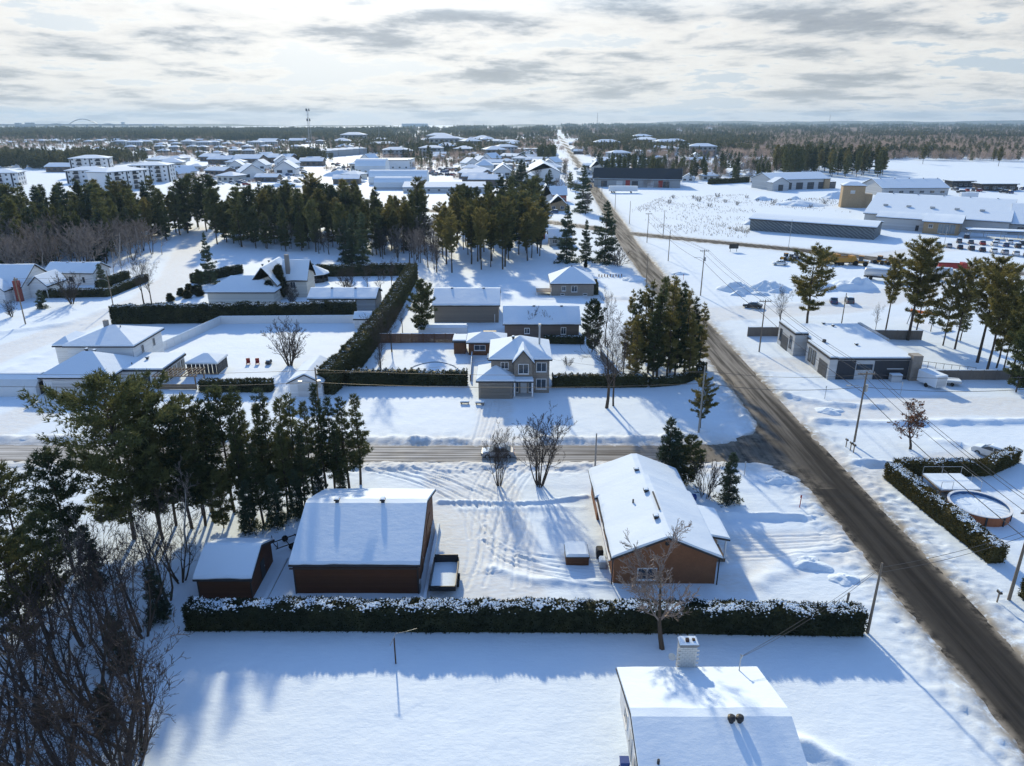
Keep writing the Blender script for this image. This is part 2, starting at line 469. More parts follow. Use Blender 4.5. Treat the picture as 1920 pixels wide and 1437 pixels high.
# ---- buildings
SEED = [100]
def roof_parts(root, x0, x1, y0, y1, h, kind, rise, over=.45, snow=.26, roofmat='shingle', ridge_at=.5, snowmat_='snow_roof', bare=None):
    """roof deck + its snow; local coordinates of root"""
    X0, X1, Y0, Y1 = x0 - over, x1 + over, y0 - over, y1 + over
    th = .18
    def gable(ax):
        a0, a1, b0, b1 = (Y0, Y1, X0, X1) if ax == 'x' else (X0, X1, Y0, Y1)
        w0, w1 = (y0, y1) if ax == 'x' else (x0, x1)
        mid = w0 + (w1 - w0) * ridge_at
        zl, zr = h - over * rise / (mid - w0), h - over * rise / (w1 - mid)
        top = h + rise
        deck = [(a0, zl - .02), (mid, top - .02), (a1, zr - .02), (a1, zr + th), (mid, top + th), (a0, zl + th)]
        MB().prism(deck, ax, b0, b1).build('roof', roofmat, root)
        e = .05
        def on(t, dz):                       # a point of the slope, t from -1 (left eave) to 1
            p = mid + (t * (mid - a0) if t < 0 else t * (a1 - mid))
            z = top + th + (t * (top - zl) if t < 0 else -t * (top - zr))
            return (p, z + dz)
        prof = [on(-1 + e / (mid - a0), .01), on(-1 + e / (mid - a0), snow * .55), on(-1 + .25 / (mid - a0), snow), on(-.5, snow * 1.04), on(-.06, snow), on(.06, snow), on(.5, snow * 1.04), on(1 - .25 / (a1 - mid), snow), on(1 - e / (a1 - mid), snow * .55), on(1 - e / (a1 - mid), .01), on(0, .01)]
        SEED[0] += 1
        nsec = int(max(2, min(44, (b1 - b0) / .45))) if (b1 - b0) < 30 else 3
        ss = np.linspace(b0 + .04, b1 - .04, nsec); P = np.array(prof)[None].repeat(nsec, 0)
        if nsec > 3:                                # uneven lip and depth, as drifted snow lies
            for cols, sg in (((0, 1, 2), 1), ((7, 8, 9), -1)):
                e_ = .18 * (fbm(ss * .55, ss * 0 + sg, SEED[0], 3) - .42)
                for c_ in cols: P[:, c_, 0] += sg * e_; P[:, c_, 1] += abs((top - zl) / (mid - a0)) * e_
            for c_ in range(2, 8): P[:, c_, 1] += snow * .55 * (fbm(ss * .45 + c_ * 1.7, ss * 0 + c_, SEED[0] + 5, 2) - .5)
            ss[0] += .0; 
        V = np.zeros((nsec, 11, 3))
        if ax == 'x': V[:, :, 0] = ss[:, None]; V[:, :, 1] = P[:, :, 0]
        else: V[:, :, 1] = ss[:, None]; V[:, :, 0] = P[:, :, 0]
        V[:, :, 2] = P[:, :, 1]
        q = [(i * 11 + k, i * 11 + (k + 1) % 11, (i + 1) * 11 + (k + 1) % 11, (i + 1) * 11 + k) for i in range(nsec - 1) for k in range(11)]
        MB().add(V.reshape(-1, 3), q + [tuple(range(11))[::-1], tuple(range((nsec - 1) * 11, nsec * 11))]).build('roof_snow', snowmat_, root, smooth=nsec > 3).data.set_sharp_from_angle(angle=.22)
    if kind == 'gable_x': gable('x')
    elif kind == 'gable_y': gable('y')
    elif kind == 'hip':
        W, D = X1 - X0, Y1 - Y0
        k = min(W, D) / 2
        if W >= D: r0, r1 = (X0 + k, (Y0 + Y1) / 2), (X1 - k, (Y0 + Y1) / 2)
        else: r0, r1 = ((X0 + X1) / 2, Y0 + k), ((X0 + X1) / 2, Y1 - k)
        if abs(r0[0] - r1[0]) + abs(r0[1] - r1[1]) < .3: r0, r1 = (r0[0] - .15, r0[1]), (r1[0] + .15, r1[1])
        def hipmesh(ins, zb, zt, zr):
            c = [(X0 + ins, Y0 + ins), (X1 - ins, Y0 + ins), (X1 - ins, Y1 - ins), (X0 + ins, Y1 - ins)]
            V = [(p[0], p[1], zb) for p in c] + [(p[0], p[1], zt) for p in c] + [(r0[0], r0[1], zr), (r1[0], r1[1], zr)]
            side = [(0, 3, 2, 1), (0, 1, 5, 4), (1, 2, 6, 5), (2, 3, 7, 6), (3, 0, 4, 7)]
            if W >= D: top = [(4, 5, 9, 8), (5, 6, 9), (6, 7, 8, 9), (7, 4, 8)]
            else: top = [(4, 5, 8), (5, 6, 9, 8), (6, 7, 9), (7, 4, 8, 9)]
            return MB().add(V, side + top)
        hipmesh(0, h - .02, h + th, h + rise + th).build('roof', roofmat, root)
        hipmesh(.06, h + th + .01, h + th + snow, h + rise + th + snow * .75).build('roof_snow', snowmat_, root)
    elif kind == 'flat':
        MB().box(X0, X1, Y0, Y1, h - .02, h + .3).build('roof', roofmat, root)
        MB().box(X0 + .12, X1 - .12, Y0 + .12, Y1 - .12, h + .301, h + .3 + snow).build('roof_snow', snowmat_, root)
    elif kind == 'arch':
        n = 12
        pr = [(y0 + (y1 - y0) * (.5 - .5 * math.cos(math.pi * i / n)), h + rise * math.sin(math.pi * i / n)) for i in range(n + 1)]
        MB().prism(pr, 'x', X0, X1).build('roof', roofmat, root)
        pr2 = [(p[0], p[1] + .02) for p in pr[2:-2]]
        pr2 = pr2 + [(p[0], p[1] + snow) for p in pr2[::-1]]
        MB().prism(pr2, 'x', X0 + .05, X1 - .05).build('roof_snow', snowmat_, root)
def walls(root, x0, x1, y0, y1, h, kind='none', rise=0, mat='white_siding', z0=-.4, ridge_at=.5, name='wall'):
    m = MB()
    if kind == 'gable_x':
        mid = y0 + (y1 - y0) * ridge_at
        m.prism([(y0, z0), (y1, z0), (y1, h), (mid, h + rise - .02), (y0, h)], 'x', x0, x1)
    elif kind == 'gable_y':
        mid = x0 + (x1 - x0) * ridge_at
        m.prism([(x0, z0), (x1, z0), (x1, h), (mid, h + rise - .02), (x0, h)], 'y', y0, y1)
    else: m.box(x0, x1, y0, y1, z0, h)
    return m.build(name, mat, root)
def vol(root, x0, x1, y0, y1, h, kind, rise, mat, over=.45, snow=.26, roofmat='shingle', ridge_at=.5):
    walls(root, x0, x1, y0, y1, h, kind, rise, mat, ridge_at=ridge_at)
    roof_parts(root, x0, x1, y0, y1, h, kind, rise, over, snow, roofmat, ridge_at)
def win(root, face, at, pos, z, w, h, frame='white_trim', glass='glass', mull=1, name='window', sill=True):
    """a window on a wall: face 'S','N' (plane y=at) or 'E','W' (plane x=at); pos is its centre along the wall"""
    fr, pn = MB(), MB()
    out = {'S': -1, 'N': 1, 'E': 1, 'W': -1}[face]
    def bx(m, a0, a1, z0, z1, d0, d1):
        lo, hi = sorted((at + out * d0, at + out * d1))
        if face in 'SN': m.box(a0, a1, lo, hi, z0, z1)
        else: m.box(lo, hi, a0, a1, z0, z1)
    t = min(.09, w * .12)
    a0, a1, b0, b1 = pos - w / 2, pos + w / 2, z - h / 2, z + h / 2
    bx(fr, a0 - t, a0, b0 - t, b1 + t, -.02, .07); bx(fr, a1, a1 + t, b0 - t, b1 + t, -.02, .07)
    bx(fr, a0, a1, b1, b1 + t, -.02, .07); bx(fr, a0, a1, b0 - t, b0, -.02, .07)
    for k in range(1, mull + 1):
        c = a0 + w * k / (mull + 1)
        bx(fr, c - .03, c + .03, b0, b1, -.02, .06)
    o = fr.build(name, frame, root)
    bx(pn, a0, a1, b0, b1, -.02, .03)
    pn.build('pane', glass, o)
    if sill:
        sl = MB(); bx(sl, a0 - t * 1.5, a1 + t * 1.5, b0 - t - .08, b0 - t - .002, -.02, .14); sl.build('sill', frame, o)
    return o
def door(root, face, at, pos, w=.95, h=2.05, mat='white_trim', z0=0.1, name='door', handle=True):
    out = {'S': -1, 'N': 1, 'E': 1, 'W': -1}[face]
    def bx(a0, a1, z0_, z1, d0, d1, nm, mt, par):
        lo, hi = sorted((at + out * d0, at + out * d1)); m = MB()
        if face in 'SN': m.box(a0, a1, lo, hi, z0_, z1)
        else: m.box(lo, hi, a0, a1, z0_, z1)
        return m.build(nm, mt, par)
    o = bx(pos - w / 2, pos + w / 2, z0, z0 + h, -.02, .05, name, mat, root)
    if handle: bx(pos + w * .34, pos + w * .42, z0 + 1, z0 + 1.12, .051, .11, 'handle', 'grey_metal', o)
    return o
def garage_door(root, face, at, pos, w, h, mat='garage_white', panels=4, z0=0.0):
    out = {'S': -1, 'N': 1, 'E': 1, 'W': -1}[face]
    o = door(root, face, at, pos, w, .04, mat, z0 + h, 'garage_door', False)
    for k in range(panels):
        lo, hi = sorted((at - out * .02, at + out * .06)); m = MB()
        za, zb = z0 + h * k / panels + .015, z0 + h * (k + 1) / panels - .015
        if face in 'SN': m.box(pos - w / 2, pos + w / 2, lo, hi, za, zb)
        else: m.box(lo, hi, pos - w / 2, pos + w / 2, za, zb)
        m.build('panel', mat, o)
    return o
def vent(root, x, y, z, kind='box'):
    m = MB()
    if kind == 'box':
        m.box(x - .16, x + .16, y - .16, y + .16, z - .4, z + .28); m.box(x - .27, x + .27, y - .27, y + .27, z + .281, z + .42)
    else:
        m.tube([(x, y, z - .4), (x, y, z + .45)], .09, 8)
    o = m.build('roof_vent', 'black_metal', root)
    if kind == 'box': MB().prism([(-.24, 0), (.24, 0), (.14, .12), (-.14, .12)], 'y', -.24, .24).build('snow_cap', 'snow_roof', o, loc=(x, y, z + .422))
    return o
def house(name, label, cat, x0, x1, y0, y1, h, kind, rise, mat, over=.45, group=None, snow=.26, roofmat='shingle', rz=0, ridge_at=.5, z=0.0):
    cx, cy = (x0 + x1) / 2, (y0 + y1) / 2
    r = thing(name, label, cat, (cx, cy, z), rz, group)
    vol(r, x0 - cx, x1 - cx, y0 - cy, y1 - cy, h, kind, rise, mat, over, snow, roofmat, ridge_at)
    return r
def px_house(u0, u1, v):
    (xa, y), (xb, _) = G(u0, v), G(u1, v)
    return xa, xb, y

# ---- trees
def segs_mesh(segs, n):
    """segs: array (k,8) of p0,p1,r0,r1 -> open tubes with n sides"""
    s = np.asarray(segs, float)
    p0, p1, r0, r1 = s[:, 0:3], s[:, 3:6], s[:, 6], s[:, 7]
    d = p1 - p0; d /= np.linalg.norm(d, axis=1, keepdims=True) + 1e-9
    ref = np.where(np.abs(d[:, 2:3]) < .9, np.array([[0, 0, 1.]]), np.array([[1., 0, 0]]))
    a = np.cross(d, ref); a /= np.linalg.norm(a, axis=1, keepdims=True) + 1e-9
    b = np.cross(d, a)
    V = np.zeros((len(s), 2, n, 3))
    for k in range(n):
        t = 2 * math.pi * k / n
        o = a * math.cos(t) + b * math.sin(t)
        V[:, 0, k] = p0 + o * r0[:, None]; V[:, 1, k] = p1 + o * r1[:, None]
    base = np.arange(len(s))[:, None] * 2 * n
    Fq = []
    for k in range(n):
        k2 = (k + 1) % n
        Fq.append(base + np.array([[k, k2, n + k2, n + k]]))
    return V.reshape(-1, 3), np.concatenate(Fq)
def join_np(parts):
    Vs, Fs, o = [], [], 0
    for V, Fq in parts:
        Vs.append(V); Fs.append(Fq + o); o += len(V)
    return np.concatenate(Vs), Fs
def blades(rng, c, out, k, l, w, up=.45, jit=.65):
    """k little needle blades at every tuft centre c, pointing along out"""
    n = len(c)
    c = np.repeat(c, k, 0); out = np.repeat(out, k, 0)
    d = out * .7 + np.array([0, 0, up]) + rng.normal(0, jit, (n * k, 3))
    d /= np.linalg.norm(d, axis=1, keepdims=True) + 1e-9
    sd = np.cross(d, rng.normal(0, 1, (n * k, 3))); sd /= np.linalg.norm(sd, axis=1, keepdims=True) + 1e-9
    L = l * rng.uniform(.6, 1.3, (n * k, 1)); W = w * rng.uniform(.7, 1.3, (n * k, 1)) * .5
    V = np.stack([c - sd * W, c + sd * W, c + d * L], 1).reshape(-1, 3)
    return V, np.arange(n * k * 3).reshape(-1, 3)
def conifer(seed, H, base, rad, shape, dens=1.0, l=.5, w=.17, k=5, whorls=26, nb=5, irr=.35, gap=.1, lean=.0, bare_branches=True):
    """trunk+limbs mesh data and needle mesh data"""
    rng = np.random.default_rng(seed)
    tr = max(.09, H * .0125)
    zz = np.linspace(0, H, 9)
    cx = np.cumsum(np.concatenate([[0], rng.normal(0, H * .004, 8)])) + lean * zz
    cy = np.cumsum(np.concatenate([[0], rng.normal(0, H * .004, 8)]))
    tseg = [(cx[i], cy[i], zz[i] - (.4 if i == 0 else 0), cx[i + 1], cy[i + 1], zz[i + 1], tr * (1 - .92 * zz[i] / H), tr * (1 - .92 * zz[i + 1] / H)) for i in range(8)]
    bseg, C, O = [], [], []
    ax = lambda z: np.array([np.interp(z, zz, cx), np.interp(z, zz, cy), z])
    for wi in range(whorls):
        t = (wi + rng.uniform(-.3, .3)) / whorls
        t = min(max(t, 0), .99)
        z = base * H + t * (H - base * H)
        if shape == 'spruce': Rr = rad * (1 - t) ** .8 + .12; sl = -.32 + .75 * t; upc = .12
        elif shape == 'pine': Rr = rad * (math.sin(math.pi * min(.5, .18 + .55 * t)) if t < .55 else (1 - ((t - .55) / .45) ** 1.25 * .92)); sl = -.02 + .5 * t; upc = .22
        elif shape == 'red': Rr = rad * math.sin(math.pi * (.12 + .80 * t)) ** .8; sl = .12 + .55 * t; upc = .2
        elif shape == 'jack': Rr = rad * min(1, .6 + 2.2 * t) * (1 - t) ** .72 + .14; sl = .05 + .5 * t; upc = .1
        else: Rr = rad * (1 - t) ** .6 + .1; sl = .9; upc = 0
        Rr *= rng.uniform(.68, 1.14)
        for bi in range(nb + (1 if rng.random() < .5 else 0)):
            if rng.random() < gap: continue
            az = rng.uniform(0, 2 * math.pi)
            L = Rr * rng.uniform(1 - irr, 1 + irr * .45)
            if L < .15: continue
            dr = np.array([math.cos(az), math.sin(az), 0]); pe = np.array([-math.sin(az), math.cos(az), 0])
            o = ax(z); s2 = sl + rng.normal(0, .09)
            f = lambda s: o + dr * L * s + np.array([0, 0, 1]) * L * (s2 * s + upc * s * s)
            if bare_branches:
                rb = max(.018, tr * .28 * (1 - .6 * t))
                a, b, c = f(0), f(.5), f(.95)
                bseg += [(*a, *b, rb, rb * .6), (*b, *c, rb * .6, .012)]
            n = max(3, int(dens * L * 9))
            s = 1 - rng.beta(1.1, 1.9 if shape != 'spruce' else 1.4, n) * .95
            off = rng.normal(0, 1, n) * (.20 * L * (1.15 - s) + .10)
            P = np.array([f(q) for q in s]) + pe[None] * off[:, None] + np.stack([np.zeros(n), np.zeros(n), rng.normal(.03, .10 + .02 * L, n)], 1)
            C.append(P); O.append(np.repeat((dr + np.array([0, 0, .25]))[None], n, 0) + pe[None] * (off / (L * .3 + .2))[:, None] * .6)
    top = ax(H)
    C.append(top + rng.normal(0, .12, (6, 3)) - np.array([0, 0, .2])); O.append(np.repeat(np.array([[0, 0, 1.]]), 6, 0))
    V, Fq = blades(rng, np.concatenate(C), np.concatenate(O), k, l, w)
    parts = [segs_mesh(tseg, 7)]
    if bseg: parts.append(segs_mesh(bseg, 3))
    return join_np(parts), (V, [Fq])
def bare(seed, H, r0, stems=1, spread=.35, levels=3, kids=(5, 4, 4), ratio=.62, up=.10, ang=(28, 55), trunk=.3, tw=.014, jit=.13, first=.2):
    """leafless tree: trunk segs (levels 0) and twig segs"""
    rng = np.random.default_rng(seed)
    big, small = [], []
    def nrm(v): return v / (np.linalg.norm(v) + 1e-9)
    def grow(p, d, L, r, lev):
        n = 5 if lev == 0 else (4 if lev == 1 else 3)
        rr = r
        for i in range(n):
            d = nrm(d + rng.normal(0, jit * (.6 if lev == 0 else 1), 3) + np.array([0, 0, up]))
            q = p + d * L / n
            r1 = max(tw, r * (1 - (.82 if lev == 0 else .8) * (i + 1) / n))
            (big if lev == 0 else small).append((*p, *q, rr, r1))
            p, rr = q, r1
            if lev < levels and (i + 1) / n > (first if lev == 0 else .1):
                kk = kids[min(lev, len(kids) - 1)] / n
                kk = int(kk) + (1 if rng.random() < kk - int(kk) else 0)
                for _ in range(kk):
                    a = math.radians(rng.uniform(*ang)); az = rng.uniform(0, 2 * math.pi)
                    e = nrm(np.cross(d, rng.normal(0, 1, 3)))
                    grow(p, nrm(d * math.cos(a) + e * math.sin(a)), L * ratio * rng.uniform(.7, 1.15) * (1 - .25 * (i + 1) / n), max(tw, rr * .62), lev + 1)
    for k in range(stems):
        az = 2 * math.pi * k / max(1, stems) + rng.uniform(-.4, .4)
        d = nrm(np.array([math.cos(az) * spread, math.sin(az) * spread, 1.0])) if stems > 1 else np.array([rng.normal(0, .04), rng.normal(0, .04), 1.0])
        grow(np.array([math.cos(az) * .15 * (stems > 1), math.sin(az) * .15 * (stems > 1), -.3]), d, H * (.62 if stems == 1 else .6) * rng.uniform(.85, 1.05), r0 * rng.uniform(.8, 1), 0)
    return segs_mesh(big, 6), segs_mesh(small, 3)
PROTO = {}
def con_proto(key, leaf, bark, *a, **kw):
    (tv, tf), (v, f) = conifer(*a, **kw)
    PROTO[key] = (np_mesh('trunk', tv, tf, bark), np_mesh('crown', v, f, leaf), a[1])
def bare_proto(key, bark, twig, *a, **kw):
    (tv, tf), (v, f) = bare(*a, **kw)
    PROTO[key] = (np_mesh('trunk', tv, [tf], bark), np_mesh('crown', v, [f], twig), float(v[:, 2].max()))
def tree(key, name, label, x, y, h=None, rz=None, group=None, cat='tree', sx=1.0, z=None, tilt=0):
    tm, cm, H0 = PROTO[key]
    s = (h / H0) if h else 1.0
    r = thing(name, label, cat, (x, y, (gz(x, y) if z is None else z) - .03), R.uniform(0, 6.28) if rz is None else rz, group)
    r.scale = (s * sx, s * sx, s)
    if tilt: r.rotation_euler[1] = tilt
    link('trunk', tm, r); link('crown', cm, r)
    return r
def hedge(name, label, pts, width, height, snow=1.0, leaf='cedar', serr=0.0, dens=55, group=None, seed=1, l=.27, w=.16):
    rng = np.random.default_rng(seed)
    px = [np.array(p, float) for p in pts]
    x0, y0 = px[0]
    r = thing(name, label, 'hedge', (x0, y0, 0), 0, group)
    seglen = [np.linalg.norm(b - a) for a, b in zip(px[:-1], px[1:])]
    tot = sum(seglen); cum = np.concatenate([[0], np.cumsum(seglen)])
    P = np.array(px)
    def at(s):
        i = np.clip(np.searchsorted(cum, s, 'right') - 1, 0, len(seglen) - 1)
        t = (s - cum[i]) / np.array(seglen)[i]
        a, b = P[i], P[i + 1]
        d = (b - a) / np.array(seglen)[i][:, None]
        return a + (b - a) * t[:, None], d
    def hh(s):
        z = height * (1 + .13 * (vnoise(s * .5, s * 0, seed) - .5) + .09 * (vnoise(s * 2.1, s * 0, seed + 3) - .5))
        if serr: z = z - serr * np.abs(np.sin(s * math.pi / 1.1)) ** 1.0 * .9
        return z
    # core
    ns = max(3, int(tot / .8)); ss = np.linspace(0.12, tot - .12, ns)
    c, d = at(ss); nn = np.stack([-d[:, 1], d[:, 0]], 1); z = hh(ss) - .16
    hw = width / 2 - .14
    ring = np.stack([np.column_stack([c + nn * hw, np.full(ns, -.2)]), np.column_stack([c + nn * hw, z]), np.column_stack([c - nn * hw, z]), np.column_stack([c - nn * hw, np.full(ns, -.2)])], 1)
    V0 = ring.reshape(-1, 3); q = []
    for i in range(ns - 1):
        for k in range(3): q.append((i * 4 + k, i * 4 + k + 1, i * 4 + 5 + k, i * 4 + 4 + k))
    q += [(0, 3, 2, 1), ((ns - 1) * 4, (ns - 1) * 4 + 1, (ns - 1) * 4 + 2, (ns - 1) * 4 + 3)]
    # leaves over the faces and top
    area = tot * (2 * height + width) + 2 * width * height
    n = int(area * dens)
    s = rng.uniform(0, tot, n); kind = rng.uniform(0, area, n)
    c, d = at(s); nn = np.stack([-d[:, 1], d[:, 0]], 1); z = hh(s)
    face = np.where(kind < tot * height, 1, np.where(kind < 2 * tot * height, -1, np.where(kind < tot * (2 * height + width), 0, 2)))
    bul = .10 * (vnoise(s * 1.3, kind * 7, seed + 9) - .3)
    pos = np.zeros((n, 3)); out = np.zeros((n, 3))
    zz = rng.uniform(0, 1, n) * z
    rnd = np.clip((zz / z - .82) / .18, 0, 1) ** 2 * .22
    lat = np.where(face == 0, rng.uniform(-.5, .5, n) * width, np.where(face == 2, rng.uniform(-.5, .5, n) * width, face * (width / 2 + bul - rnd)))
    pos[:, :2] = c + nn * lat[:, None]
    pos[:, 2] = np.where(face == 0, z - .03, zz)
    out[:, :2] = nn * np.sign(lat)[:, None]
    out[face == 0] = (0, 0, 1)
    e = face == 2
    if e.any():
        lo = rng.random(e.sum()) < .5
        se = np.where(lo, 0., tot); ce, de = at(np.clip(se, .001, tot - .001)); ne = np.stack([-de[:, 1], de[:, 0]], 1)
        pos[e, :2] = ce + ne * lat[e][:, None]; out[e, :2] = np.where(lo[:, None], -de, de)
    V1, f1 = blades(rng, pos - out * .12, out, 1, l, w, .35, .55)
    V = np.concatenate([V0, V1]) - np.array([x0, y0, 0])
    link('foliage', np_mesh('foliage', V, [np.array(q), f1 + len(V0)], leaf), r)
    if snow > 0:
        m = int(tot * width * 85 * snow)
        s = rng.uniform(0, tot, m); lat = rng.normal(0, .36, m) * width * .8
        keep = (vnoise(s * 1.1, lat * 1.6, seed + 5) + rng.uniform(-.34, .34, m) > .56) & (np.abs(lat) < width * .62)
        s, lat = s[keep], lat[keep]; m = len(s)
        c, d = at(s); nn = np.stack([-d[:, 1], d[:, 0]], 1)
        ed = np.clip((np.abs(lat) / width - .42) / .2, 0, 1)
        cen = np.column_stack([c + nn * lat[:, None], hh(s) + .02 - ed * .5 * rng.uniform(0, 1, m)]) - np.array([x0, y0, 0])
        rr = rng.uniform(.025, .085, m) * (.6 + .9 * vnoise(s * .8, lat * 2, seed + 8)) * (1 - .35 * ed)
        octv = np.array([(1, 0, 0), (0, 1, 0), (-1, 0, 0), (0, -1, 0), (0, 0, .75), (0, 0, -.5)])
        jitv = rng.uniform(.6, 1.4, (m, 6, 1))
        Vs = (cen[:, None] + octv[None] * rr[:, None, None] * jitv * 1.25).reshape(-1, 3)
        ft = np.array([(0, 1, 4), (1, 2, 4), (2, 3, 4), (3, 0, 4), (1, 0, 5), (2, 1, 5), (3, 2, 5), (0, 3, 5)])
        fs = (np.arange(m)[:, None, None] * 6 + ft[None]).reshape(-1, 3)
        q_ = link('snow_cap', np_mesh('snow_cap', Vs, [fs], 'snow_roof', smooth=True), r); q_['kind'] = 'stuff'
    return r

# ------------------------------------------------------------------ ground, roads
MAIN = [(39.4, -60), (39.5, 60), (39.7, 100), (40.4, 140), (41.0, 200), (42.6, 260), (44.8, 292), (50.5, 404), (66, 700), (82, 1020), (108, 1530), (150, 2400)]
SIDE = [(39.5, 86.6), (-240, 86.9)]
CROSS = [(-60, 378), (-20, 350), (9.8, 329), (32, 306), (44.4, 290), (69, 271), (98, 250), (126, 226), (152, 207), (230, 150)]
LEFTR = [G(-400, 830), G(0, 662), G(120, 620), G(210, 588), G(280, 560), G(330, 520), G(352, 470), G(372, 420), G(380, 395)]
FARL = [G(560, 375), G(585, 345), G(600, 327), G(640, 305), G(700, 292), G(760, 284), G(800, 276)]
ROADS = [(MAIN, 2.75, .45), (SIDE, 1.95, .55), (CROSS, 3.3, .35)]
PACKED = [(SIDE, 5.4), (LEFTR, 4.6), (FARL, 6.0), ([(42, 101), (70, 104), (110, 100)], 4.2), ([(42, 76), (47, 81), (64, 86)], 2.2),
          ([(20, 64), (37, 64)], 3.0), ([(22, 58), (37, 66)], 2.0), ([(-6, 84), (-4, 72), (-2, 58)], 5.5), ([(-2.5, 104), (-3.0, 90)], 2.6),
          ([(44, 160), (80, 168), (130, 200)], 6), ([(45, 125), (57, 122)], 4), ([(21, 177), (41, 174)], 3), ([(-72, 107), (-76, 92)], 4), ([(170, 262), (120, 235)], 5)]
BANKS = [([(-14, 90.6), (-6.2, 90.6)], .25, .7), ([(-22, 91.2), (-12, 91.0)], .35, .8), ([(4.5, 90.9), (22, 91.1)], .5, .8), ([(22, 91.6), (30, 93.5), (35, 98), (36, 106)], .4, .9), ([(-80, 91.4), (-24, 91.2)], .5, .8),
         ([(-8.5, 73.6), (3.2, 73.2), (8.8, 74.8)], .3, .38), ([(-6, 72.0), (8.2, 72.2)], .12, .5), ([(20.5, 70.4), (34, 70.0)], .5, .5), ([(-2, 60.4), (2, 58.4), (9, 57.8)], .28, .6),
         ([(45.5, 97.6), (56, 96.6), (75, 97.4), (95, 97)], .55, .8), ([(45, 84.0), (51, 82.8)], .6, .7), ([(44.5, 108), (50, 104.5), (58, 103.2)], .5, .8), ([(60, 90.5), (62.5, 88.3), (62.2, 86.2)], .5, .6),
         ([G(0, 625), G(125, 608), G(200, 580)], .5, 1.0), ([G(0, 700), G(130, 645), G(205, 618)], .3, 1.0), ([(60, 168), (75, 171), (86, 168)], .5, .6), ([(24, 58), (30, 62.5), (34, 64)], .3, 1.2),
         ([(19.6, 39.2), (21.2, 38.6), (22.6, 37.4)], .55, .7), ([(23.5, 178), (30, 176.4), (36, 176.8)], .5, .6)]
TRACKS = []
for k in range(15):
    xs = R.uniform(-19, 3); e = R.uniform(-5, .5); ye = R.uniform(57, 66)
    bulge = R.uniform(-1.5, 4)
    c = []
    for i in range(13):
        t = i / 12
        x = xs * (1 - t) ** 2 + 2 * t * (1 - t) * (e + bulge) + t * t * e
        y = 82 * (1 - t) ** 2 + 2 * t * (1 - t) * 74 + t * t * ye
        c.append((x, y))
    TRACKS.append(c); TRACKS.append([(x + 1.55 * (1 if abs(xs - e) < 20 else 0), y + .35) for x, y in c])
for k in range(9):
    a = R.uniform(62, 72)
    c = [(-3 + 13 * t ** 1.6 * R.uniform(.92, 1.0), a - (a - 57.5 - k * .55) * math.sin(t * math.pi / 2)) for t in [i / 12 for i in range(13)]]
    TRACKS.append(c)
for k in range(4): TRACKS.append([(20.5, 62 + k * 1.3), (28, 62.5 + k * 1.2), (36.5, 63.5 + k * 1.0)])
for k in range(3): TRACKS.append([(-4.6 + k * 1.4, 105.5), (-4.9 + k * 1.3, 97), (-5.4 + k * 1.0, 89.5)])
CORNER = [(38.6, 117), (37.6, 110), (37.3, 104.5), (37.1, 99.8), (36.3, 96.0), (34.4, 92.9), (31.5, 90.6), (28.2, 89.2), (24.5, 88.9), (24.5, 84.3), (29, 84.2), (32.2, 83.8), (34.4, 82.6), (35.8, 80.4), (36.6, 77), (40, 77), (41, 117)]
def _near(pts, x, y, pad):
    a = np.array(pts)
    return (x > a[:, 0].min() - pad) & (x < a[:, 0].max() + pad) & (y > a[:, 1].min() - pad) & (y < a[:, 1].max() + pad)
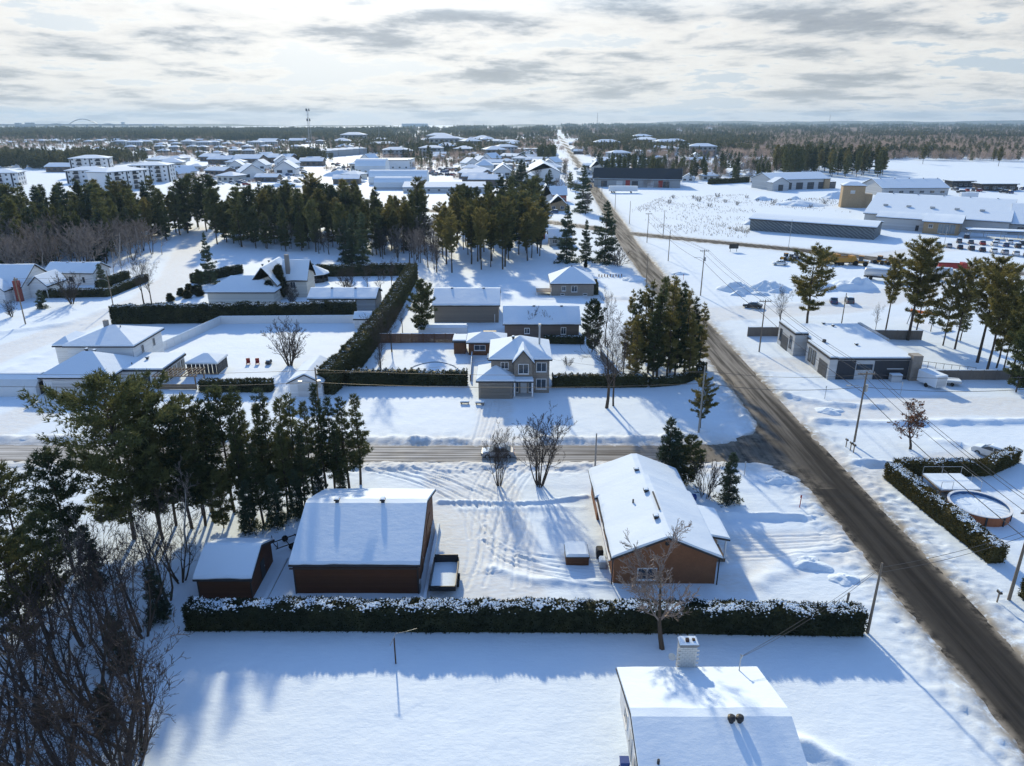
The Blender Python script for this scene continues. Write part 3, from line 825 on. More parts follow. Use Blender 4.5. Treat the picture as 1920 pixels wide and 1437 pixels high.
def gz_np(x, y, full=False):
    x = np.asarray(x, float); y = np.asarray(y, float)
    z = .26 * (fbm(x / 16, y / 16, 3, 3) - .5) + .07 * (fbm(x / 2.6, y / 2.2, 8, 3) - .5)
    z = z * np.clip(1.2 - np.maximum(y - 400, np.abs(x) - 300) / 300, 0, 1)
    dirt = np.zeros_like(z); packed = np.zeros_like(z)
    def sm(t): t = np.clip(t, 0, 1); return t * t * (3 - 2 * t)
    for pts, hw in PACKED:
        i = _near(pts, x, y, hw + 4)
        if i.any():
            d = polydist(x[i], y[i], pts) - hw + 1.2 * (fbm(x[i] / 2.5, y[i] / 2.5, 21, 3) - .5)
            k = sm(.5 - d / 1.6)
            if full: z[i] = z[i] + .10 * k * (fbm(x[i] / .8, y[i] / .8, 131, 3) - .5)
            packed[i] = np.maximum(packed[i], k); z[i] = z[i] * (1 - .8 * k) - .06 * k
    for pts, hb, w in BANKS:
        i = _near(pts, x, y, 4)
        if i.any():
            d = polydist(x[i], y[i], pts) + .5 * (fbm(x[i] / 1.3, y[i] / 1.3, 33, 3) - .5)
            z[i] = z[i] + hb * np.exp(-(d / w) ** 2) * (.55 + .9 * vnoise(x[i] / 1.4, y[i] / 1.4, 41))
            packed[i] *= 1 - .8 * np.exp(-(d / w) ** 2)
    if full:
        for pts in TRACKS:
            i = _near(pts, x, y, 1.5)
            if i.any():
                d = polydist(x[i], y[i], pts)
                z[i] = z[i] - .075 * np.exp(-(d / .15) ** 2) + .045 * np.exp(-((d - .3) / .11) ** 2)
    dr = np.full(z.shape, 99.0); hr = np.zeros_like(z)
    for pts, hw, hb in ROADS:
        i = _near(pts, x, y, 12)
        if i.any():
            d = polydist(x[i], y[i], pts) - hw
            hr[i] = np.where(d < dr[i], hb, hr[i]); dr[i] = np.minimum(dr[i], d)
    if True:
        i = dr < 11
        if i.any():
            hb = hr[i]
            d = dr[i] + .55 * (fbm(x[i] / 1.7, y[i] / 1.7, 17, 3) - .5)
            k = sm((d - .05) / .9)
            lump = .25 + 1.1 * fbm(x[i] / 1.6, y[i] / 2.2, 57, 3)
            z[i] = z[i] * k - .09 * (1 - k) + hb * .42 * np.exp(-((d - 1.6) / 1.0) ** 2) * lump
            z[i] += .55 * np.exp(-((d - 2.3) / 1.9) ** 2) * (fbm(x[i] / .8, y[i] / .8, 71, 3) - .5)
            dirt[i] = np.maximum(dirt[i], np.clip(1.25 * np.exp(-np.maximum(d, 0) / .8) + .42 * np.exp(-np.maximum(d - .5, 0) / 2.6), 0, 1))
    # corner of side street and main road is swept clear
    i = (x > 22) & (x < 44) & (y > 74) & (y < 120)
    if i.any():
        xi, yi = x[i], y[i]
        ins = np.zeros(xi.shape, bool); nP = len(CORNER)
        for k in range(nP):
            (xa, ya), (xb, yb) = CORNER[k], CORNER[(k + 1) % nP]
            if ya != yb: ins ^= ((ya > yi) != (yb > yi)) & (xi < (xb - xa) * (yi - ya) / (yb - ya) + xa)
        d = polydist(xi, yi, CORNER + CORNER[:1]) * np.where(ins, -1, 1) + .4 * (fbm(xi / 1.5, yi / 1.5, 91, 2) - .5)
        k = sm(.5 - d / .8)
        z[i] = z[i] * (1 - k) - .09 * k; dirt[i] = np.maximum(dirt[i], 1.0 * np.exp(-np.maximum(d, 0) / .6)); packed[i] *= 1 - k
    return (z, dirt, packed) if full else z
def gz(x, y): return float(gz_np(np.array([x]), np.array([y]))[0])

def axis(fine, far):
    a = []
    for x0, x1, st in fine:
        n = max(1, int(round((x1 - x0) / st)))
        a += list(np.linspace(x0, x1, n, endpoint=False))
    a.append(fine[-1][1])
    st = fine[-1][2]; x = a[-1]
    while x < far: st = min(st * 1.25, 900); x += st; a.append(x)
    return a
xp = axis([(-25, -18, .28), (-18, 12, .17), (12, 50, .28), (50, 80, .6), (80, 130, 1.3)], 9600)
st, x, xm = .9, -25.0, []
while x > -9600:
    xm.append(x - st); x -= st
    if x < -130: st = min(st * 1.25, 900)
xs = np.array(sorted(xm) + xp)
ys = np.array([-300, -60, 0, 15, 25] + axis([(31, 34, 1), (34, 55, .28), (55, 84, .17), (84, 130, .55), (130, 260, 1.3), (260, 420, 3.0)], 9600))
XX, YY = np.meshgrid(xs, ys)
zz, dirt, packed = gz_np(XX.ravel(), YY.ravel(), True)
nx, ny = len(xs), len(ys)
ii = (np.arange(ny - 1)[:, None] * nx + np.arange(nx - 1)[None]).ravel()
me = np_mesh('snow_ground', np.column_stack([XX.ravel(), YY.ravel(), zz]), [np.column_stack([ii, ii + 1, ii + nx + 1, ii + nx])], 'snow', True, {'dirt': dirt, 'packed': packed})
o = link('snow_ground', me); o['kind'] = 'structure'

def roadmat(name, dark, lite, resid, stretch):
    m, n, b = new_mat(name)
    t = _tex(n, 'ShaderNodeTexNoise', 1.0, 'world', mapping=stretch); t.inputs['Detail'].default_value = 7; t.inputs['Roughness'].default_value = .62
    t2 = _tex(n, 'ShaderNodeTexNoise', .5, 'world'); t2.inputs['Detail'].default_value = 9; t2.inputs['Roughness'].default_value = .7
    col = _mix(n, _rng(n, t.outputs[0], .3, .7), dark, lite)
    at = n.nodes.new('ShaderNodeAttribute'); at.attribute_name = 'resid'
    ml = n.nodes.new('ShaderNodeMath'); ml.operation = 'MULTIPLY'
    n.links.new(at.outputs['Fac'], ml.inputs[0]); n.links.new(_rng(n, t.outputs[0], .36, .62, .15, 1), ml.inputs[1])
    col = _mix(n, ml.outputs[0], col, resid)
    at2 = n.nodes.new('ShaderNodeAttribute'); at2.attribute_name = 'edge'
    m2 = n.nodes.new('ShaderNodeMath'); m2.operation = 'MULTIPLY'
    n.links.new(at2.outputs['Fac'], m2.inputs[0]); n.links.new(_rng(n, t2.outputs[0], .38, .6), m2.inputs[1])
    col = _mix(n, m2.outputs[0], col, (.34, .30, .245))
    n.links.new(col, b.inputs['Base Color'])
    n.links.new(_rng(n, t2.outputs[0], .3, .7, .7, .95), b.inputs['Roughness'])
    b.inputs['Specular IOR Level'].default_value = .06
    bp = n.nodes.new('ShaderNodeBump'); bp.inputs['Strength'].default_value = .25; bp.inputs['Distance'].default_value = .03
    n.links.new(t2.outputs[0], bp.inputs['Height']); n.links.new(bp.outputs[0], b.inputs['Normal'])
    return m
M['asphalt'] = roadmat('wet_asphalt', (.020, .0195, .0195), (.033, .0315, .030), (.31, .29, .265), (1.1, .045, 1))
M['asphalt_x'] = roadmat('slushy_asphalt', (.075, .066, .058), (.16, .147, .135), (.62, .62, .62), (.05, 2.4, 1))
def strip(name, pts, hw, mat, z, resid, wid=9, step=2.0):
    P = np.array(pts, float); sl = np.hypot(*np.diff(P, axis=0).T); cum = np.concatenate([[0], np.cumsum(sl)])
    s = np.concatenate([np.arange(0, min(cum[-1], 560), step), np.linspace(min(cum[-1], 560), cum[-1], 60)])
    s = np.unique(s)
    c = np.column_stack([np.interp(s, cum, P[:, 0]), np.interp(s, cum, P[:, 1])])
    d = np.gradient(c, axis=0); d /= np.linalg.norm(d, axis=1, keepdims=True)
    nn = np.stack([-d[:, 1], d[:, 0]], 1)
    t = np.linspace(-1, 1, wid)
    V = (c[:, None] + nn[:, None] * (t[None, :, None] * hw))
    n = len(s)
    V3 = np.concatenate([V, np.full((n, wid, 1), z)], 2).reshape(-1, 3)
    q = (np.arange(n - 1)[:, None] * wid + np.arange(wid - 1)[None]).ravel()
    edge = np.tile(np.clip((np.abs(t) - .72) / .28, 0, 1), n)
    rs = np.array([resid(x, y, tt) for (x, y), tt in zip(V3[:, :2], np.tile(t, n))])
    o = link(name, np_mesh(name, V3, [np.column_stack([q, q + wid, q + wid + 1, q + 1])], mat, False, {'edge': edge, 'resid': rs}))
    o['kind'] = 'structure'
def sstep(x, a, b): t = min(1, max(0, (x - a) / (b - a))); return t * t * (3 - 2 * t)
strip('main_road', MAIN, 3.25, 'asphalt', 0.0, lambda x, y, t: .75 * sstep(y, 88, 118) + .05)
strip('side_road', SIDE, 2.5, 'asphalt_x', -.006, lambda x, y, t: .35 + .55 * sstep(-x, -18, 12))
strip('cross_road', CROSS, 3.7, 'asphalt', .006, lambda x, y, t: .55 + .3 * math.sin(x * .05) + .4 * sstep(-x, -40, 0))
# swept corner where the side road meets the main road
nS = len(CORNER)
grow_ = [(x + (x - 37.5) * .03 - .25, y + (.35 if y > 87 else -.35)) for x, y in CORNER]
o = link('road_corner', np_mesh('road_corner', [(x, y, .012) for x, y in grow_] + [(37.5, 88, .012)], [np.array([(i, (i + 1) % nS, nS) for i in range(nS)])], 'asphalt', False, {'edge': [.6] * 15 + [0, 0, 0], 'resid': [.8, .65, .5, .4, .3, .3, .3, .35, .45, .45, .3, .3, .25, .12, .05, .05, .8, .25]}))
o['kind'] = 'structure'
def snow_pile(label, x, y, rx, ry, h, seed, group='ploughed snow piles on the lot'):
    rng = np.random.default_rng(seed)
    n, m = 26, 11
    V = [(0, 0, h)]; Fs = []
    for i in range(1, m):
        for k in range(n):
            a = 2 * math.pi * k / n; r = i / (m - 1)
            f = 1 + .9 * (vnoise(np.array(3 + 2.4 * math.cos(a) + seed), np.array(3 + 2.4 * math.sin(a)), seed) - .5)
            z = h * (1 - r ** 1.5) * (.35 + 1.2 * float(fbm(np.array(r * 2.6 * math.cos(a) + 9), np.array(r * 2.6 * math.sin(a) + 9), seed, 3))) - (.25 if i == m - 1 else 0)
            V.append((rx * r * math.cos(a) * f, ry * r * math.sin(a) * f, z))
    t = [(0, 1 + k, 1 + (k + 1) % n) for k in range(n)]
    q = [(1 + i * n + k, 1 + (i + 1) * n + k, 1 + (i + 1) * n + (k + 1) % n, 1 + i * n + (k + 1) % n) for i in range(m - 2) for k in range(n)]
    o = link('snow_pile', np_mesh('snow_pile', V, [np.array(t), np.array(q)], 'snow_pile', True), None, (x, y, gz(x, y)))
    return tag(o, label, 'snow pile', group)

# ------------------------------------------------------------------ near buildings
# white house in front, ridge across the view
A = house('white_house', 'white house with brick chimney and a snow-filled roof beside the empty yard', 'house', 8.3, 18.2, 31.0, 42.8, 2.95, 'gable_x', 1.75, 'white_siding', over=.4, snow=.22)
ax, ay = 13.25, 36.9

MB().add([(1.45 + .85 * math.cos(t_) * (1 + .2 * math.sin(3 * t_)), -.75 + .5 * math.sin(t_), 5.045 - .2966 * (.75 - .5 * math.sin(t_)) + .012) for t_ in np.linspace(0, 2 * math.pi, 15)[:-1]], [tuple(range(14))]).build('bare_patch', 'shingle', A)
for dx_ in (1.2, 1.75): MB().tube([(dx_, -.7, 4.5), (dx_, -.7, 5.0), (dx_, -.7, 5.08), (dx_, -.7, 5.3), (dx_, -.7, 5.36)], [.16, .16, .26, .26, .12], 12).build('roof_vent', 'black_metal', A)
vent(A, 9.2 - ax, 33.6 - ay, 4.0, 'pipe')
door(A, 'W', 8.3 - ax, 37.8 - ay, .95, 2.05, 'pale_grey_wall'); win(A, 'W', 8.3 - ax, 39.9 - ay, 1.6, 1.1, 1.0); win(A, 'W', 8.3 - ax, 35.5 - ay, 1.6, 1.1, 1.0)
# chimney of white blocks on the back wall
ch = MB().box(12.6 - ax, 13.86 - ax, 42.9 - ay, 43.6 - ay, -.3, 5.3).build('chimney', 'mortar', A)
bw, bh = .36, .19
bm = MB().box(-bw / 2 + .012, bw / 2 - .012, -.045, .02, .012, bh - .012).build('brick', 'stone_white', ch)
bme = bm.data; bpy.data.objects.remove(bm)
for row in range(12):
    z = 2.9 + row * bh
    for k in range(5):
        x = 12.6 - ax + bw / 2 + k * bw - (bw / 2 if row % 2 else 0)
        if x - bw / 2 < 12.4 - ax or x + bw / 2 > 14.1 - ax: continue
        b = link('brick', bme, ch, (x, 42.9 - ay + R.uniform(-.01, .006), z))
    for k in range(2):
        y = 42.9 - ay + .19 + k * .36
        b = link('brick', bme, ch, (12.6 - ax, y, z)); b.rotation_euler[2] = -math.pi / 2
MB().box(12.5 - ax, 13.96 - ax, 42.8 - ay, 43.7 - ay, 5.3, 5.42).build('cap', 'mortar', ch)
MB().prism([(-.72, 0), (.72, 0), (.6, .16), (-.6, .16)], 'y', -.42, .42).build('snow_cap', 'snow_roof', ch, loc=(13.23 - ax, 43.25 - ay, 5.421))
MB().box(-.12, .12, -.12, .12, 0, .3).build('flue', 'rust_metal', ch, loc=(13.1 - ax, 43.1 - ay, 5.5)); MB().box(-.1, .1, -.1, .1, 0, .2).build('flue', 'rust_metal', ch, loc=(13.6 - ax, 43.2 - ay, 5.5))
ds = MB(); ds.tube([(12.5 - ax, 43.0 - ay, 3.9), (12.2 - ax, 43.0 - ay, 4.0), (12.1 - ax, 43.0 - ay, 4.3)], .03, 6)
ds.tube([(12.1 - ax, 43.0 - ay, 4.25), (12.06 - ax, 42.9 - ay, 4.35), (12.0 - ax, 42.8 - ay, 4.38)], [.05, .2, .3], 10); ds.build('satellite_dish', 'grey_metal', A)
mm = MB(); mm.tube([(17.0 - ax, 42.4 - ay, 2.8), (17.0 - ax, 42.4 - ay, 4.7)], .045, 6); mm.tube([(17 - ax, 42.4 - ay, 4.6), (17.1 - ax, 42.4 - ay, 4.85), (16.95 - ax, 42.4 - ay, 4.9)], .07, 6); mm.build('service_mast', 'grey_metal', A)

# brown brick house, gable to the camera
B = thing('brick_house', 'brown brick bungalow with gabled snow roof and three roof vents by the main road', 'house', (14.7, 66, 0))
bx, by = 14.7, 66.0
vol(B, 9.8 - bx, 19.6 - bx, 57.8 - by, 69.5 - by, 3.1, 'gable_y', 2.15, 'brick_brown', over=.42)
vol(B, 9.5 - bx, 19.3 - bx, 69.52 - by, 75.4 - by, 2.95, 'gable_y', 1.95, 'brick_brown', over=.4)
MB().prism([(19.25 - bx, 3.02), (21.9 - bx, 2.5), (21.9 - bx, 2.68), (19.25 - bx, 3.2)], 'y', 61.3 - by, 67.2 - by).build('porch_roof', 'shingle', B)
MB().prism([(19.1 - bx, 3.26), (21.86 - bx, 2.70), (21.86 - bx, 2.86), (21.6 - bx, 2.98), (19.1 - bx, 3.5)], 'y', 61.34 - by, 67.16 - by).build('porch_snow', 'snow_roof', B)
for yy in (61.6, 64.2, 66.9): MB().box(21.5 - bx, 21.66 - bx, yy - by - .08, yy - by + .08, -.2, 2.5).build('porch_post', 'white_trim', B)
MB().box(19.65 - bx, 21.7 - bx, 61.5 - by, 67 - by, -.2, .35).build('porch_floor', 'deck', B)
door(B, 'E', 19.6 - bx, 64 - by, 1.0, 2.1, 'white_trim', .36)
win(B, 'S', 57.8 - by, 13.0 - bx, 1.15, 1.7, 1.15, mull=1); win(B, 'W', 9.8 - bx, 60.5 - by, 1.9, 1.0, 1.0); win(B, 'W', 9.8 - bx, 66.2 - by, 1.9, 1.0, 1.0); win(B, 'E', 19.6 - bx, 59.6 - by, 1.7, 1.2, 1.1)
door(B, 'W', 9.8 - bx, 63.2 - by, .95, 2.05, 'pale_grey_wall')
MB().tube([(14.7 - bx, 57.78 - by, 4.55), (14.7 - bx, 57.7 - by, 4.55)], .2, 10).build('gable_vent', 'black_metal', B)
vent(B, 14.15 - bx, 60.9 - by, 5.35); vent(B, 14.1 - bx, 66.2 - by, 5.35); vent(B, 14.0 - bx, 71.6 - by, 5.0); vent(B, 12.6 - bx, 65 - by, 4.75, 'pipe')
for xx, nmz in ((9.62, 1), (19.78, 1)): MB().box(xx - bx - .05, xx - bx + .05, 57.6 - by, 57.7 - by, 0, 2.9).build('downspout', 'black_metal', B)
MB().box(9.2 - bx, 9.32 - bx, 57.6 - by, 69.4 - by, 2.72, 2.86).build('gutter', 'white_trim', B)
MB().box(14.68 - bx, 14.82 - bx, 62.2 - by, 65.8 - by, 5.60, 5.72).build('ridge_vent', 'black_metal', B)

# big brown shed and small brown shed
C_ = house('brown_shed', 'large brown clapboard garage with two roof vents standing behind the cedar hedge', 'garage', -20.4, -8.9, 56.3, 70.0, 3.35, 'gable_x', 2.5, 'dark_brown_siding', over=.38, snow=.2)
cx, cy = -14.65, 63.15
vent(C_, -17.6 - cx, 62.9 - cy, 6.05); vent(C_, -13.0 - cx, 62.9 - cy, 6.05)
door(C_, 'E', -8.9 - cx, 60.0 - cy, .95, 2.05, 'brown_siding'); garage_door(C_, 'E', -8.9 - cx, 65.5 - cy, 3.0, 2.5, 'brown_siding')
MB().box(-8.85 - cx, -8.7 - cx, 56.4 - cy, 57.2 - cy, -.1, 1.0).build('meter_box', 'grey_metal', C_)
D_ = house('small_shed', 'small dark brown shed with snowy gable roof beside the larger brown garage', 'shed', -29.2, -24.35, 55.5, 61.6, 2.3, 'gable_x', 1.4, 'dark_brown_siding', over=.32, snow=.2)
door(D_, 'E', 2.425, .2, 1.0, 1.95, 'black_metal')
for xx in (-20.44, -8.86): MB().box(xx - cx - .06, xx - cx + .06, 56.22 - cy, 56.29 - cy, 0, 3.3).build('corner_board', 'fascia', C_)
MB().box(-20.7 - cx, -8.6 - cx, 55.84 - cy, 55.93 - cy, 2.98, 3.12).build('gutter', 'fascia', C_)
MB().tube([(-8.95 - cx, 55.95 - cy, 3.0), (-8.8 - cx, 56.2 - cy, 2.7), (-8.8 - cx, 56.2 - cy, .1)], .05, 6).build('downspout', 'fascia', C_)
for xx in (-29.24, -24.31): MB().box(xx + 26.775 - .05, xx + 26.775 + .05, 55.42 - 58.55, 55.49 - 58.55, 0, 2.25).build('corner_board', 'fascia', D_)
# low walls / ramps beside the sheds
for (x0, x1, y0, y1, h, lab) in ((-8.3, -7.95, 54.5, 68, .45, 'low pale kerb beside the big brown garage wall'), (-23.3, -22.9, 54.8, 62, .12, 'low snowy plank edging between the two brown sheds')):
    k = thing('kerb_wall', lab, 'kerb', ((x0 + x1) / 2, (y0 + y1) / 2, 0))
    MB().box(-(x1 - x0) / 2, (x1 - x0) / 2, -(y1 - y0) / 2, (y1 - y0) / 2, -.3, h).build('wall', 'pale_grey_wall', k)
    MB().box(-(x1 - x0) / 2 + .03, (x1 - x0) / 2 - .03, -(y1 - y0) / 2 + .03, (y1 - y0) / 2 - .03, h + .001, h + .1).build('snow_cap', 'snow_roof', k)
# open utility trailer with snow in it
T = thing('dump_trailer', 'open box trailer filled with snow parked beside the brown garage', 'trailer', (-6.5, 57.9, 0))
for a, nm in (((-1.25, -1.17, -2.3, 2.3, .75, 1.45), 'side_panel'), ((1.17, 1.25, -2.3, 2.3, .75, 1.45), 'side_panel'), ((-1.165, 1.165, 2.2, 2.28, .75, 1.75), 'front_panel'), ((-1.165, 1.165, -2.28, -2.2, .75, 1.3), 'tailgate'), ((-1.165, 1.165, -2.19, 2.19, .68, .76), 'floor')):
    MB().box(*a).build(nm, 'black_metal', T)
MB().prism([(-1.16, .77), (1.16, .77), (1.16, .88), (.5, .92), (-.6, .9), (-1.16, .86)], 'y', -2.18, 2.18).build('snow_load', 'snow_roof', T)
for sx in (-1.3, 1.3):
    for sy in (-.5, .5): MB().tube([(sx - .11, sy, .36), (sx + .11, sy, .36)], .36, 14).build('wheel', 'rubber', T)
MB().tube([(-.9, 2.3, .6), (0, 3.7, .55)], .06, 6).tube([(.9, 2.3, .6), (0, 3.7, .55)], .06, 6).build('drawbar', 'black_metal', T)
# boat trailer behind small shed
T = thing('boat_trailer', 'empty black boat trailer leaning between the two brown sheds', 'trailer', (-23.0, 65.0, 0), -.9)
m = MB(); m.tube([(-.7, -2.4, .5), (-.7, 1, .5), (0, 3.2, .6)], .06, 6); m.tube([(.7, -2.4, .5), (.7, 1, .5), (0, 3.2, .6)], .06, 6)
for yy in (-2.2, -1, .2): m.tube([(-.8, yy, .55), (.8, yy, .55)], .05, 6)
m.tube([(0, 1.5, .5), (0, 1.7, 1.4)], .05, 6); m.tube([(-.7, -2.2, .5), (-.8, -2.2, 1.3)], .04, 6); m.tube([(.7, -2.2, .5), (.8, -2.2, 1.3)], .04, 6)
m.build('frame', 'black_metal', T)
for sx in (-.95, .95): MB().tube([(sx - .1, -.8, .33), (sx + .1, -.8, .33)], .33, 12).build('wheel', 'rubber', T)
# hot tub
T = thing('hot_tub', 'square brown hot tub with a thick snow lid beside the brick bungalow', 'hot tub', (6.6, 62.0, 0))
MB().box(-1.15, 1.15, -1.1, 1.1, -.2, .82).build('cabinet', 'brown_siding', T); MB().box(-1.22, 1.22, -1.17, 1.17, .822, .95).build('cover', 'fascia', T)
MB().prism([(-1.18, .952), (1.18, .952), (1.12, 1.22), (.9, 1.32), (-.9, 1.32), (-1.12, 1.22)], 'y', -1.14, 1.14).build('snow_cap', 'snow_roof', T)
for nm, lab, x, y, mt in (('barbecue', 'black covered barbecue against the brick bungalow wall', 9.0, 62.4, 'black_metal'), ('air_conditioner', 'grey air conditioning unit beside the brick bungalow', 9.1, 60.6, 'grey_metal')):
    t = thing(nm, lab, nm.replace('_', ' '), (x, y, 0))
    MB().box(-.35, .35, -.4, .4, -.1, .8).build('body', mt, t); MB().prism([(-.36, .801), (.36, .801), (.25, 1.02), (-.25, 1.02)], 'y', -.41, .41).build('lid' if nm == 'barbecue' else 'snow_cap', mt if nm == 'barbecue' else 'snow_roof', t)
def bin_(label, x, y, mat, rz=0):
    t = thing('wheelie_bin', label, 'bin', (x, y, gz(x, y)), rz)
    MB().add([(-.24, -.28, -.05), (.24, -.28, -.05), (.24, .24, -.05), (-.24, .24, -.05), (-.3, -.36, 1.0), (.3, -.36, 1.0), (.3, .34, 1.0), (-.3, .34, 1.0)], [(0, 3, 2, 1), (4, 5, 6, 7), (0, 1, 5, 4), (1, 2, 6, 5), (2, 3, 7, 6), (3, 0, 4, 7)]).build('body', mat, t)
    MB().prism([(-.38, 1.001), (.38, 1.001), (.3, 1.1), (-.3, 1.1)], 'x', -.32, .32).build('lid', mat, t)
    for sx in (-.27, .27): MB().tube([(sx - .03, .27, .1), (sx + .03, .27, .1)], .12, 10).build('wheel', 'rubber', t)
bin_('blue wheelie bin at the back corner of the brick bungalow', 21.2, 73.2, 'blue'); bin_('blue bin against the wall of the white house', 7.7, 36.6, 'blue')
t = thing('propane_tank', 'white rounded tank lying against the wall of the white house', 'tank', (7.65, 34.6, 0))
MB().tube([(0, -1.0, .55), (0, -.85, .55), (0, .85, .55), (0, 1.0, .55)], [.2, .45, .45, .2], 12).build('body', 'white_trim', t, True); MB().box(-.3, .3, -.6, -.5, -.1, .3).box(-.3, .3, .5, .6, -.1, .3).build('feet', 'grey_metal', t)
# clothesline post
t = thing('clothesline_post', 'rusty clothesline post with tilted crossbar standing in the snowy yard', 'post', (-9.6, 47, gz(-9.6, 47)))
MB().tube([(0, 0, -.3), (.0, .0, 2.6)], .06, 8).build('post', 'rust_metal', t); MB().tube([(-.25, -.55, 2.3), (.12, .3, 2.8)], .04, 6).build('crossbar', 'grey_metal', t)
MB().tube([(.12, .3, 2.8), (.9, .8, 2.6), (1.7, 1.3, 2.5)], .008, 4).build('line', 'grey_metal', t)

# two-storey brick house
E_ = thing('two_storey_brick_house', 'two storey grey brick house with attached double garage and hipped snow roof', 'house', (0, 111, 0))
ex, ey = 0.0, 111.0
vol(E_, -3.4, 6.1, 109.4 - ey, 119.2 - ey, 5.7, 'hip', 2.35, 'brick_grey', over=.45)
walls(E_, -5.4, .1, 106.8 - ey, 113.5 - ey, 2.9, 'none', 0, 'brick_grey'); roof_parts(E_, -5.4, .1, 106.8 - ey, 113.5 - ey, 2.9, 'hip', 1.6, .4)
vol(E_, .35, 3.3, 108.5 - ey, 113 - ey, 5.75, 'gable_y', 1.75, 'brick_grey', over=.35)
garage_door(E_, 'S', 106.8 - ey, -2.65, 4.7, 2.25, 'garage_tan')
MB().box(.2, 3.5, 106.9 - ey, 109 - ey, 2.7, 2.9).build('porch_roof', 'shingle', E_); MB().prism([(.22, 2.902), (3.48, 2.902), (3.3, 3.2), (.4, 3.2)], 'y', 106.92 - ey, 108.45 - ey).build('porch_snow', 'snow_roof', E_)
for xx in (.4, 3.3): MB().box(xx - .12, xx + .12, 107 - ey, 107.24 - ey, -.2, 2.7).build('porch_column', 'white_trim', E_)
MB().box(.2, 3.5, 106.9 - ey, 108.45 - ey, -.3, .3).build('porch_floor', 'pale_grey_wall', E_)
door(E_, 'S', 108.5 - ey, 1.9, 1.0, 2.1, 'pale_grey_wall', .31); win(E_, 'S', 108.5 - ey, .85, 1.4, .35, 1.7, mull=0); win(E_, 'S', 108.5 - ey, 2.95, 1.4, .35, 1.7, mull=0)
win(E_, 'S', 108.5 - ey, 1.85, 4.5, 1.5, 1.5); win(E_, 'S', 109.4 - ey, 4.8, 4.5, 1.5, 1.4); win(E_, 'S', 109.4 - ey, 4.8, 1.6, 1.5, 1.6); win(E_, 'S', 109.4 - ey, -1.2, 4.8, 1.1, 1.0)
win(E_, 'W', -3.4, 116 - ey, 4.5, 1.2, 1.2); MB().box(-4.2, -3.85, 113.6 - ey, 116 - ey, 4.4, 4.7).build('skylight', 'glass', E_)
MB().tube([(4.6, 114 - ey, 5.5), (4.6, 114 - ey, 10.3)], .16, 10).tube([(4.6, 114 - ey, 10.1), (4.6, 114 - ey, 10.5)], .24, 10).build('stove_pipe', 'grey_metal', E_)
vent(E_, .2, 113.8 - ey, 8.0)
for k, (x, y) in enumerate(((-7.5, 104.5), (-4.7, 104.3))):
    MBt = thing('garden_bench', ('snow-covered low bench on the lawn left of the double garage', 'snow-covered low bench at the corner of the double garage')[k], 'bench', (x - .4 * k, y, 0)); MB().box(-.7, .7, -.3, .3, .25, .4).build('seat', 'deck', MBt)
    MB().box(-.6, -.5, -.25, .25, -.2, .249).build('leg', 'deck', MBt); MB().box(.5, .6, -.25, .25, -.2, .249).build('leg', 'deck', MBt); MB().box(-.68, .68, -.28, .28, .401, .6).build('snow_cap', 'snow_roof', MBt)

# pool cabana, brown fence behind
K = house('pool_cabana', 'low brown wooden cabana with glass doors and hipped snow roof behind the brick house', 'cabana', -8.3, -1.4, 129.6, 134.5, 2.4, 'hip', 1.2, 'fence_brown', over=.5)
win(K, 'S', -2.45, 1.6, 1.2, 1.6, 1.9, mull=1, sill=False); win(K, 'S', -2.45, -1.3, 1.5, 2.0, .9, mull=1)
K2 = house('open_shelter', 'small open wooden shelter next to the pool cabana', 'shelter', -11.2, -9.0, 130.5, 134.2, 2.3, 'flat', 0, 'fence_brown', over=.3)
def fence(name, label, pts, h, mat, step=2.4, board=True, z0=-.2, snow=True, cat='fence'):
    (x0, y0) = pts[0]
    r = thing(name, label, cat, (x0, y0, 0))
    for (xa, ya), (xb, yb) in zip(pts[:-1], pts[1:]):
        L = math.hypot(xb - xa, yb - ya); n = max(1, round(L / step)); a = math.atan2(yb - ya, xb - xa)
        for i in range(n + 1):
            t = i / n
            o = MB().box(-.07, .07, -.07, .07, z0, h + .08).build('post', mat, r, loc=(xa + (xb - xa) * t - x0, ya + (yb - ya) * t - y0, 0)); o.rotation_euler[2] = a
        w = L / n
        m = MB()
        nb = max(1, int(w / .16))
        for k in range(nb):
            s0 = .075 + (w - .15) * k / nb
            m.box(s0, s0 + (w - .15) / nb - .012, -.025 + .01 * (k % 2), .025 + .01 * (k % 2), z0, h + R.uniform(-.02, .02))
        pm = m.build('panel', mat, r); me = pm.data; bpy.data.objects.remove(pm)
        sm = MB().box(.08, w - .08, -.06, .06, h + .022, h + .12).build('snow_cap', 'snow_roof', r); sme = sm.data; bpy.data.objects.remove(sm)
        for i in range(n):
            o = link('panel', me, r, (xa + (xb - xa) * i / n - x0, ya + (yb - ya) * i / n - y0, 0)); o.rotation_euler[2] = a
            if snow: q = link('snow_cap', sme, r, o.location); q.rotation_euler[2] = a
    return r
fence('board_fence', 'brown wooden board fence along the back of the pool yard', [(-27, 137.7), (-11.2, 137.7)], 1.9, 'fence_brown')
fence('board_fence', 'white board fence around the large empty lawn beside the white house', [G(300, 662), G(415, 608), G(668, 606)], 1.75, 'white_trim')
fence('board_fence', 'dark grey board fence in front of the flat roofed house by the main road', [(49.2, 142.5), (56.5, 142.5), (56.3, 136)], 1.9, 'fence_grey')
fence('board_fence', 'grey board fence behind the flat roofed modern house', [(71.5, 140.5), (84, 139.8)], 1.9, 'fence_grey')
fence('board_fence', 'dark board fence beside the enclosed trailer', [(72.5, 115.8), (93, 115.8)], 1.7, 'fence_grey')
fence('board_fence', 'low brown boards down the side of the snowy pool yard', [(-7.6, 128.5), (-7.2, 115)], 1.0, 'fence_brown')
